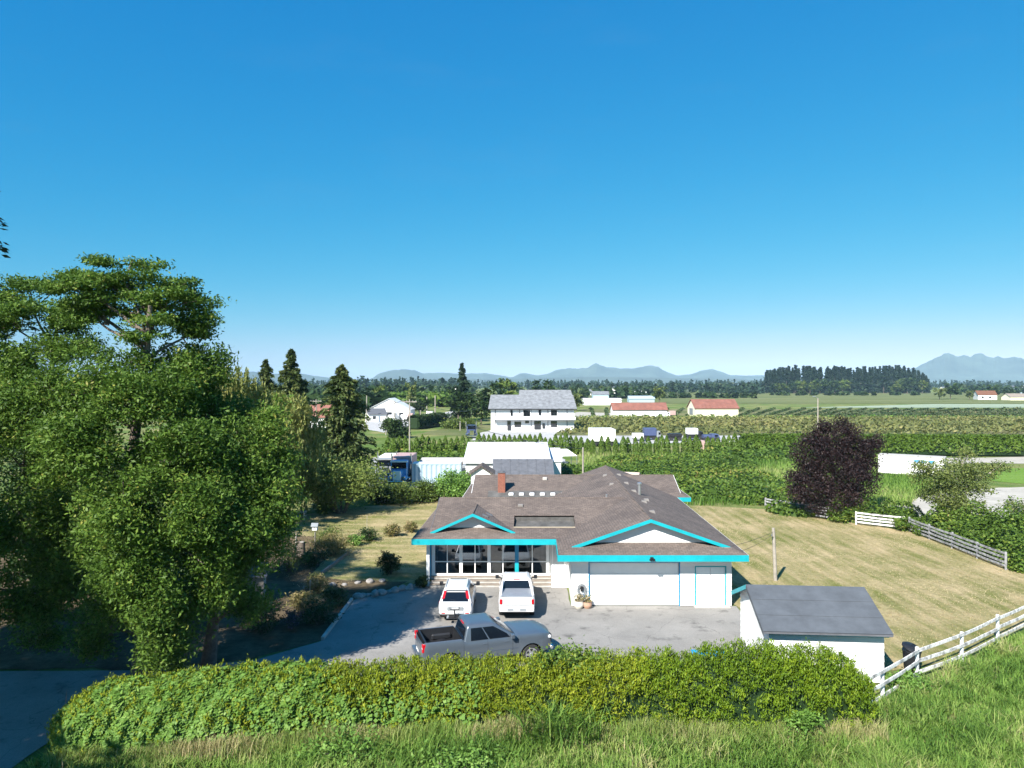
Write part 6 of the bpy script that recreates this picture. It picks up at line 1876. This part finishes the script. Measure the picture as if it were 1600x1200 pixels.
# container, semis and other vehicles of the yard
ct = thing('shipping_container', 'pale blue-white corrugated shipping container beside the blue semi truck', 'container', (-12.45, 88.5, 0), .02)
MB().box(0, 6.05, .06, 2.38, .15, 2.55).build('body', M['contwhite'], ct)
rows = []
xs_ = np.arange(.1, 5.96, .15)
prof = [(x, (-.06 if (i // 2) % 2 else .05)) for i, x in enumerate(xs_)]
MB().grid([[(x, y, .28) for x, y in prof], [(x, y, 2.45) for x, y in prof]]).build('corrugated_side', M['contwhite'], ct)
for x in (-.01, 5.92): MB().box(x, x+.14, -.03, .1, .12, 2.6).build('corner_post', M['contwhite'], ct)
MB().box(-.01, 6.06, -.03, .1, 2.46, 2.6).box(-.01, 6.06, -.03, .1, .1, .27).build('side_rail', M['contwhite'], ct)
MB().box(.0, 6.05, .1, 2.42, 2.552, 2.6).build('roof', M['whitemetal'], ct)
gable_house('flat_roof_lean_to', 'flat pale roof slab behind the shipping container', 'shelter', (690-800)*96/FPX, 96, 5.4, 4, 2.1, 2.3, M['wood'], M['concrete'], over=.2)

def semi(name, label, X, Y, rot, paint, grille, load=None, s=1.0, group=None):
    """conventional semi facing the viewer: front is -y"""
    r = thing(name, label, 'truck', (X, Y, 0), rot, group)
    MB().cbox(-.55, .55, 0.05, 1.9, .95, 1.95, .12).build('hood', paint, r, 40)
    MB().cbox(-.48, .48, -.03, .06, .75, 1.92, .04).build('grille', grille, r)
    for sx in (-1, 1):
        MB().cbox(sx*.88-.34, sx*.88+.34, .25, 1.5, .75, 1.25, .16).build('fender', paint, r, 40)
        MB().cbox(sx*.80-.17, sx*.80+.17, .16, .30, 1.0, 1.25, .03).build('headlamp', M['chrome'], r)
        MB().lathe([(.52, -.14), (.52, .14)], (sx*.95, .9, .52), 'x', 16).build('wheel', M['rubber'], r)
        MB().tube([(sx*1.22, 3.6, .9), (sx*1.22, 3.6, 3.7)], .09, 8).build('exhaust_stack', M['chrome'], r)
        MB().cbox(sx*1.38-.07, sx*1.38+.07, 1.95, 2.05, 1.9, 2.6, .02).build('mirror', M['chrome'], r)
        for yy in (5.4, 6.7): MB().lathe([(.52, -.26), (.52, .26)], (sx*.92, yy, .52), 'x', 16).build('wheel', M['rubber'], r)
        MB().cbox(sx*1.05-.3, sx*1.05+.3, 1.9, 3.2, .5, .95, .08).build('fuel_tank', M['chrome'], r, 40)
    MB().cbox(-1.2, 1.2, -.22, -.04, .38, .72, .05).build('bumper', M['chrome'], r)
    MB().cbox(-1.05, 1.05, 1.7, 3.3, .95, 3.0, .16).build('cab', paint, r, 40)
    MB().add([(-.95, 1.69, 2.0), (.95, 1.69, 2.0), (.88, 1.69, 2.75), (-.88, 1.69, 2.75)], [(0,1,2,3)]).build('windshield', M['carglass'], r)
    MB().cbox(-1.08, 1.08, 1.50, 1.75, 2.80, 2.98, .03).build('visor', grille, r)
    MB().box(-.45, .45, 3.3, 8.2, .75, .95).build('frame_rail', M['black'], r)
    if load: MB().cbox(-1.25, 1.25, 3.7, 9.0, 1.2, load[0], .06).build('load_body', load[1], r)
    r.scale = (s, s, s)
    return r
semi('semi_truck', 'bright blue semi truck with white grille facing the camera', (623-800)*88/FPX, 86.5, .0, M['truckblue'], M['white'], (3.3, M['pinkbody']), group='semi trucks in the yard')
semi('semi_truck', 'grey semi truck half hidden by trees next to the blue one', (599-800)*90/FPX, 89, .0, M['greybody'], M['greybody'], (3.0, M['white']), group='semi trucks in the yard')
semi('semi_truck', 'dark blue semi truck parked at the drive of the modern white house', (738-800)*165/FPX, 163, .1, M['darkblue'], M['chrome'], None, group='semi trucks in the yard')
def boxy(name, label, cat, px0, px1, Y, top_y, base_z, body, front=None, wheels=True, group=None, dz=2.4, cab=None):
    k = Y/FPX
    x0, x1 = (px0-800)*k, (px1-800)*k
    h = CAMZ-(top_y-600)*k
    r = thing(name, label, cat, ((x0+x1)/2, Y, 0), 0, group)
    w_ = (x1-x0)/2
    MB().cbox(-w_, w_, 0, dz, base_z, h, .06).build('body', body, r)
    if cab:
        s, cw, ch = cab
        xa = w_ if s > 0 else -w_-cw
        MB().add([(xa, .1, .5), (xa+cw, .1, .5), (xa+cw, dz-.1, .5), (xa, dz-.1, .5), (xa+(.05 if s > 0 else .5), .15, ch), (xa+cw-(.5 if s > 0 else .05), .15, ch), (xa+cw-(.5 if s > 0 else .05), dz-.15, ch), (xa+(.05 if s > 0 else .5), dz-.15, ch)],
                 [(0,1,5,4), (1,2,6,5), (2,3,7,6), (3,0,4,7), (4,5,6,7)]).build('cab', front or body, r)
        MB().box(xa+.35*cw, xa+.7*cw, .08, .12, ch*.62, ch*.88).build('side_window', M['carglass'], r)
    if wheels:
        ww = [-w_*.7, w_*.6] + ([w_+cab[1]*.5 if cab[0] > 0 else -w_-cab[1]*.5] if cab else [])
        for x in ww: MB().lathe([(.42, -.05), (.42, .25)], (x, 0, .42), 'y', 14).build('wheel', M['rubber'], r)
    MB().box(-w_+.05, w_-.05, .2, dz-.2, .45, base_z).build('chassis', M['black'], r)
    return r
g = 'vehicles parked on the back lot'
boxy('box_trailer', 'white box trailer parked behind the small cedars', 'trailer', 924, 962, 142, 671, 1.0, M['white'], group=g, dz=6)
boxy('dump_truck', 'truck with tall blue-grey box on the back lot', 'truck', 1007, 1026, 158, 669, 1.0, M['darkblue'], M['greybody'], group=g, cab=(1, 1.3, 2.0))
boxy('white_van_body', 'low white covered load left of the blue-grey box truck', 'trailer', 990, 1006, 155, 677.5, .6, M['white'], group=g)
boxy('dump_truck', 'truck with white raised box beside a dark pickup', 'truck', 1075, 1091, 158, 669.5, 1.3, M['white'], M['black'], group=g, cab=(1, 1.5, 1.9))
boxy('flatbed_trailer', 'dark flat trailer between the two box trucks', 'trailer', 1046, 1066, 156, 678, .9, M['black'], group=g, dz=2.4)
boxy('dark_pickup', 'dark blue pickup at the end of the row of trucks', 'pickup truck', 1100, 1112, 156, 680, .5, M['darkblue'], M['darkblue'], group=g, cab=(1, 2.0, 1.5))
boxy('green_car', 'pale green-grey car beside the shipping container', 'car', 722, 731, 92, 727, .35, M['greybody'], M['contwhite'], group=g, cab=(-1, .5, 1.5), dz=4)
boxy('red_skip', 'dull red steel bin between small cedars', 'skip', 1096, 1103, 133, 689, .1, M['pinkbody'], wheels=False, group=g)
boxy('gravel_truck', 'small loader truck parked between the two red-roofed barns', 'truck', 1047, 1056, 265, 642, .9, M['pinkbody'], M['white'], group=g, cab=(-1, 1.3, 2.0))
# town houses to the north-west
Y = 250; k = Y/FPX
gable_house('white_gabled_house', 'big white gabled house by the road with two carports', 'house', (608-800)*k, Y, 15, 12, 3.6, 7.4, M['white'], M['whitemetal'], ridge='y', wins=[(-5.5, -4, 1, 2.4), (-1, 1, 1, 2.6), (3.5, 5, 1, 2.4)], doors=[(1.5, 3, 0, 2.3, M['greybody'])])
gable_house('grey_roof_house', 'small white house with dark grey roof beside the big gabled house', 'house', (590-800)*235/FPX, 235, 5.6, 8, 2.6, 4.3, M['white'], M['darkroof'], rot=.35, wins=[(-1.6, -.6, .9, 1.9)])
boxy('tanker_truck', 'white round-ended tanker parked at the road bend', 'truck', 666, 676, 245, 643, .8, M['white'], M['greybody'], group='vehicles on the road', cab=(-1, 1.8, 2.2))
for i, (x0, x1, yt, m_, lab) in enumerate(((606, 615, 648.5, 'white', 'white van parked before the big gabled house'), (618, 624, 649.5, 'greybody', 'grey car parked before the big gabled house'), (626, 634, 648, 'white', 'white pickup body parked beside the tall pole'), (637, 645, 646, 'pinkbody', 'brown-red truck parked by the road'), (649, 657, 648, 'darkblue', 'dark truck parked by the thin pole'))):
    boxy('parked_vehicle', lab, 'vehicle', x0, x1, 236+i, yt, .5, M[m_], group='vehicles on the road', cab=(1, .9, 1.5))
rd = random.Random(21)
adj = ['tan', 'white', 'grey']
def town(n, x0, x1, Y0, Y1, grp, lab):
    for i in range(n):
        Y = rd.uniform(Y0, Y1); x = rd.uniform(x0, x1)
        w_, d_, h_ = rd.uniform(9, 17), rd.uniform(8, 12), rd.uniform(4.0, 7.0)
        m_ = rd.choice([M['white'], M['white'], M['cream'], M['contwhite']])
        gable_house('distant_house', lab, 'house', (x-800)*Y/FPX, Y, w_, d_, h_, h_+rd.uniform(1.5, 3), m_, rd.choice([M['darkroof'], M['slate'], M['redroof'], M['slate']]), rot=rd.uniform(-.5, .5), group=grp, ridge=rd.choice(['x', 'y']),
                    wins=[(-w_*.3, -w_*.3+1.3, 1.2, 2.6), (w_*.15, w_*.15+1.3, 1.2, 2.6)] if Y < 900 else None)
town(26, 545, 715, 650, 1500, 'far houses of the town', 'tiny far house on the wooded rise of the town')
town(10, 900, 1010, 700, 1300, 'far houses beyond the modern house', 'tiny far house among the trees beyond the fields')
town(12, 1475, 1640, 900, 1600, 'far houses beyond the east fields', 'tiny far building in the haze below the twin peaks')
gable_house('white_farmhouse', 'white farmhouse with brown roof at the far edge of the fields', 'farmhouse', (1543-800)*560/FPX, 560, 13, 12, 4.0, 7.2, M['white'], M['brownwood'], ridge='x', rot=-.3, wins=[(-4, -2.5, 1.2, 2.8), (1, 2.5, 1.2, 2.8)])
gable_house('brown_bungalow', 'low brown-roofed house east of the white farmhouse', 'house', (1592-800)*540/FPX, 540, 13, 10, 2.8, 5.2, M['cream'], M['wood'])
gable_house('long_white_warehouse', 'long white flat-roofed building far beyond the modern house', 'warehouse', (942-800)*420/FPX, 420, 22, 12, 3.2, 4.0, M['white'], M['whitemetal'])
gable_house('grey_farm_building', 'grey two-storey farm building on the long white warehouse', 'building', (939-800)*434/FPX, 434, 9.5, 8, 6.2, 8.0, M['contwhite'], M['slate'])
gable_house('pale_greenhouse', 'long pale greenhouse left of the yellowish far tree', 'greenhouse', (1003-800)*480/FPX, 480, 17, 9, 2.6, 4.4, M['contwhite'], M['contwhite'])

# ------------------------------------------------------------------ far trees
def far_conifer_mesh(seed, h=36, r=6.4, n=1080):
    P, D = conifer_points(h, r, 60, n//60, z0=.06, droop=.25, power=1.0, spread=.22)
    t = .4+.25*wob(P[:, 0], P[:, 1], P[:, 2], .35, seed)+RNG.normal(size=len(P))*.18
    m_ = leaf_mesh('crown', P, 3.2, 1.3, t, .6, D, .65); m_.materials.append(M['l_fir']); return m_
def far_broad_mesh(seed, h=14, r=6, n=620, mat='l_dark', leaf=2.0):
    PP = []
    for k in range(6):
        a = k*1.05+seed
        c = (r*.5*math.cos(a)*(k > 0), r*.5*math.sin(a)*(k > 0), h*(.45+.16*(k % 3)))
        p, t, C = lobe_points(c, (r*.55, r*.55, h*.28), n//6, 20, r*.14, .7, .5)
        PP.append(p)
    P = np.concatenate(PP)
    t = .45+.25*wob(P[:, 0], P[:, 1], P[:, 2], .6, seed)+RNG.normal(size=len(P))*.2
    m_ = leaf_mesh('crown', P, leaf, leaf*.6, t, .8); m_.materials.append(M[mat]); return m_
fc = [far_conifer_mesh(k) for k in range(4)]
fb = {'dark': [far_broad_mesh(1), far_broad_mesh(2)], 'pale': [far_broad_mesh(3, mat='l_shrub'), far_broad_mesh(5, mat='l_shrub')], 'yellow': [far_broad_mesh(4, mat='l_pale')]}
trunk_far = MB().tube([(0, 0, -.3), (0, 0, 30)], [.5, .12], 6)
trunk_far_b = MB().tube([(0, 0, -.3), (0, 0, 8)], [.4, .2], 6)
tf_me = trunk_far.build('trunk_source', M['bark']); tfb_me = trunk_far_b.build('trunk_source_b', M['bark'])
tf_data, tfb_data = tf_me.data, tfb_me.data
bpy.data.objects.remove(tf_me); bpy.data.objects.remove(tfb_me)
def far_tree(kind, name, label, X, Y, s, sz=None, group=None):
    r = thing(name, label, 'tree', (X, Y, 0), random.uniform(0, 6), group)
    r.scale = (s, s, sz or s)
    me = random.choice(fc) if kind == 'fir' else random.choice(fb[kind])
    o = bpy.data.objects.new('crown', me); COL.objects.link(o); o.parent = r
    o = bpy.data.objects.new('trunk', tf_data if kind == 'fir' else tfb_data); COL.objects.link(o); o.parent = r
    return r
# the wood of tall firs on the east side
for i in range(190):
    x = rd.uniform(1196, 1452); Y = rd.uniform(960, 1120)
    edge = min(1, (x-1188)/60, (1462-x)/45)
    base_top = np.interp(x, [1190, 1215, 1240, 1300, 1360, 1400, 1425, 1440, 1452], [582, 576, 572, 574, 573, 572, 575, 582, 592])
    hgt = (CAMZ+(600-base_top)*Y/FPX)*rd.uniform(.74, 1.05)
    far_tree('fir', 'tall_fir', 'tall dark fir in the far wood on the east side', (x-800)*Y/FPX, Y, hgt/36*rd.uniform(1.05, 1.45), hgt/36, 'tall firs of the far wood')
for i in range(26):
    x = rd.uniform(1190, 1320) if i < 17 else rd.uniform(1395, 1450); Y = rd.uniform(900, 950)
    far_tree('pale' if rd.random() < .6 else 'dark', 'alder_tree', 'leafy green tree along the foot of the far fir wood', (x-800)*Y/FPX, Y, rd.uniform(.9, 1.5), rd.uniform(.9, 1.4), 'leafy trees before the fir wood')
for lab, x, Y, s, kind in (('dark round tree near the white farmhouse', 1485, 590, .95, 'dark'), ('yellow-green tree before the dark round tree', 1468, 560, .72, 'yellow'), ('small yellowish tree beside the white farmhouse', 1515, 560, .55, 'yellow'), ('dark tree behind the white farmhouse', 1550, 600, .85, 'dark'), ('dark tree between the farmhouse and the low brown house', 1575, 600, .7, 'dark'),
                           ('yellowish tree beside the pale greenhouse', 1030, 470, .80, 'yellow'), ('yellow-brown tree right of the modern house', 900, 330, .62, 'yellow'), ('dark spreading tree at the foot of the lone fir', 716, 240, .72, 'dark'), ('second dark tree close to the lone fir', 736, 236, .66, 'dark'), ('dark low tree against the modern house wall', 752, 215, .55, 'dark'),
                           ('dark tree behind the modern house roof', 770, 260, .92, 'dark'), ('tall tree showing over the modern house ridge', 790, 300, 1.05, 'pale'), ('leafy tree behind the upper slate roof', 850, 330, 1.0, 'dark'), ('dark tree behind the parked tanker', 655, 262, .62, 'dark'), ('green tree behind the big gabled house', 590, 330, .85, 'pale'), ('dark tree at the town edge by the spruce', 575, 300, .8, 'dark')):
    far_tree(kind, 'broadleaf_tree', lab, (x-800)*Y/FPX, Y, s, s, None)
pp = far_tree('yellow', 'poplar_tree', 'tall narrow yellow-green poplar beyond the white gabled house', (643-800)*320/FPX, 320, .42, .98)
# orchard slope and treelines that read as one mass
def treeline(name, label, rows, mat, seed):
    """rows: (x0, x1, Y0, Y1, count, hmin, hmax, conifer share)"""
    PP, DD, LL = [], [], []
    for (x0, x1, Y0, Y1, cnt, h0, h1, cs) in rows:
        for i in range(cnt):
            Y = RNG.uniform(Y0, Y1); x = RNG.uniform(x0, x1)
            X = (x-800)*Y/FPX; h = RNG.uniform(h0, h1)
            n = 36
            if RNG.uniform() < cs:
                f = RNG.uniform(.05, 1, n); R_ = h*.17*(1-f)
                a = RNG.uniform(0, 6.28, n)
                p = np.stack([X+R_*np.cos(a), Y+R_*np.sin(a), f*h], 1)
            else:
                p = np.array([X, Y, h*.5]) + ball(n, .5)*np.array([h*.48, h*.48, h*.5])
            PP.append(p)
    P = np.concatenate(PP)
    t = .4+.3*wob(P[:, 0], P[:, 1], P[:, 2], .06, seed)+RNG.normal(size=len(P))*.2
    o = mesh_obj(name, leaf_mesh(name, P, 5.6, 3.3, t, .6), mat)
    tag(o, label, 'trees', kind='stuff')
    return o
treeline('far_treeline', 'hazy dark line of far trees under the mountains', [(-60, 1200, 1400, 2100, 900, 12, 24, .5), (1190, 1700, 1500, 2400, 420, 13, 23, .4), (540, 730, 1000, 1500, 170, 14, 25, .6), (880, 1200, 850, 1100, 190, 8, 15, .15)], M['l_fir'], 1)
treeline('town_trees', 'leafy mass of trees around the far town houses', [(350, 740, 500, 1100, 300, 7, 12, .2), (380, 600, 260, 480, 110, 5, 9, .15), (780, 1020, 600, 1000, 80, 6, 11, .15), (1480, 1700, 800, 1400, 90, 7, 12, .15)], M['l_dark'], 3)
treeline('field_hedgerows', 'low straggling hedgerows crossing the far fields', [(880, 1180, 610, 640, 40, 2, 5, .1), (1200, 1440, 760, 800, 40, 1.5, 4, 0)], M['l_dark'], 9)
treeline('orchard_slope', 'even green orchard slope behind the road bend', [(585, 705, 380, 520, 260, 3.5, 6.5, 0)], M['l_cedar'], 5)

# crop rows
def crop_rows(name, label, quad, nrows, h, wd, mat, leaf, per, along_y=False, seed=1):
    a, b, c, d = [np.array(p, float) for p in quad]
    PP = []
    for i in range(nrows):
        v = (i+.5)/nrows
        if along_y: s0, s1 = a+(b-a)*v, d+(c-d)*v
        else: s0, s1 = a+(d-a)*v, b+(c-b)*v
        u = RNG.uniform(0, 1, per)
        q = s0[None]+(s1-s0)[None]*u[:, None]
        q = q+RNG.normal(size=(per, 2))*wd*.35
        z = h*RNG.uniform(.25, 1.0, per)*(1+.25*wob(q[:, 0], q[:, 1], 0, .5, seed))
        PP.append(np.concatenate([q, z[:, None]], 1))
    P = np.concatenate(PP)
    t = .45+.28*wob(P[:, 0], P[:, 1], 0, .05, seed)+.15*wob(P[:, 0], P[:, 1], 0, .4, seed)+RNG.normal(size=len(P))*.16
    o = mesh_obj(name, leaf_mesh(name, P, leaf, leaf*.55, t, .9), mat)
    tag(o, label, 'crop', kind='stuff')
crop_rows('berry_rows', 'olive-green berry bushes in rows beyond the boundary hedge', [(12, 174), (258, 174), (415, 254), (22, 254)], 30, 1.3, 1.2, M['l_crop'], 1.0, 1100, seed=2)
crop_rows('dark_crop_rows', 'dark green crop rows converging beyond the berry field', [(28, 264), (515, 264), (790, 350), (35, 350)], 100, 1.0, 1.0, M['l_cropdark'], 1.1, 330, along_y=True, seed=4)
crop_rows('field_border', 'bright rough grass strip dividing the two crop fields', [(24, 256.5), (430, 256.5), (440, 261.5), (24, 261.5)], 4, 1.0, 1.0, M['l_grass'], .8, 1600, seed=6)

# ------------------------------------------------------------------ haze
hz = MB().box(-17000, 17000, -400, 16000, -3, 345).build('haze', M['white'])
hz.data.materials.clear()
hm = bpy.data.materials.new('haze_air'); hm.use_nodes = True
hn = hm.node_tree
for n_ in list(hn.nodes): hn.nodes.remove(n_)
ho = hn.nodes.new('ShaderNodeOutputMaterial'); hv = hn.nodes.new('ShaderNodeVolumePrincipled')
hv.inputs['Color'].default_value = (0.46, 0.74, 1.0, 1)
hv.inputs['Density'].default_value = HAZE
hv.inputs['Anisotropy'].default_value = -0.3
hn.links.new(hv.outputs[0], ho.inputs['Volume'])
hz.data.materials.append(hm)
tag(hz, 'pale blue summer haze lying over the whole plain', 'haze', kind='stuff')
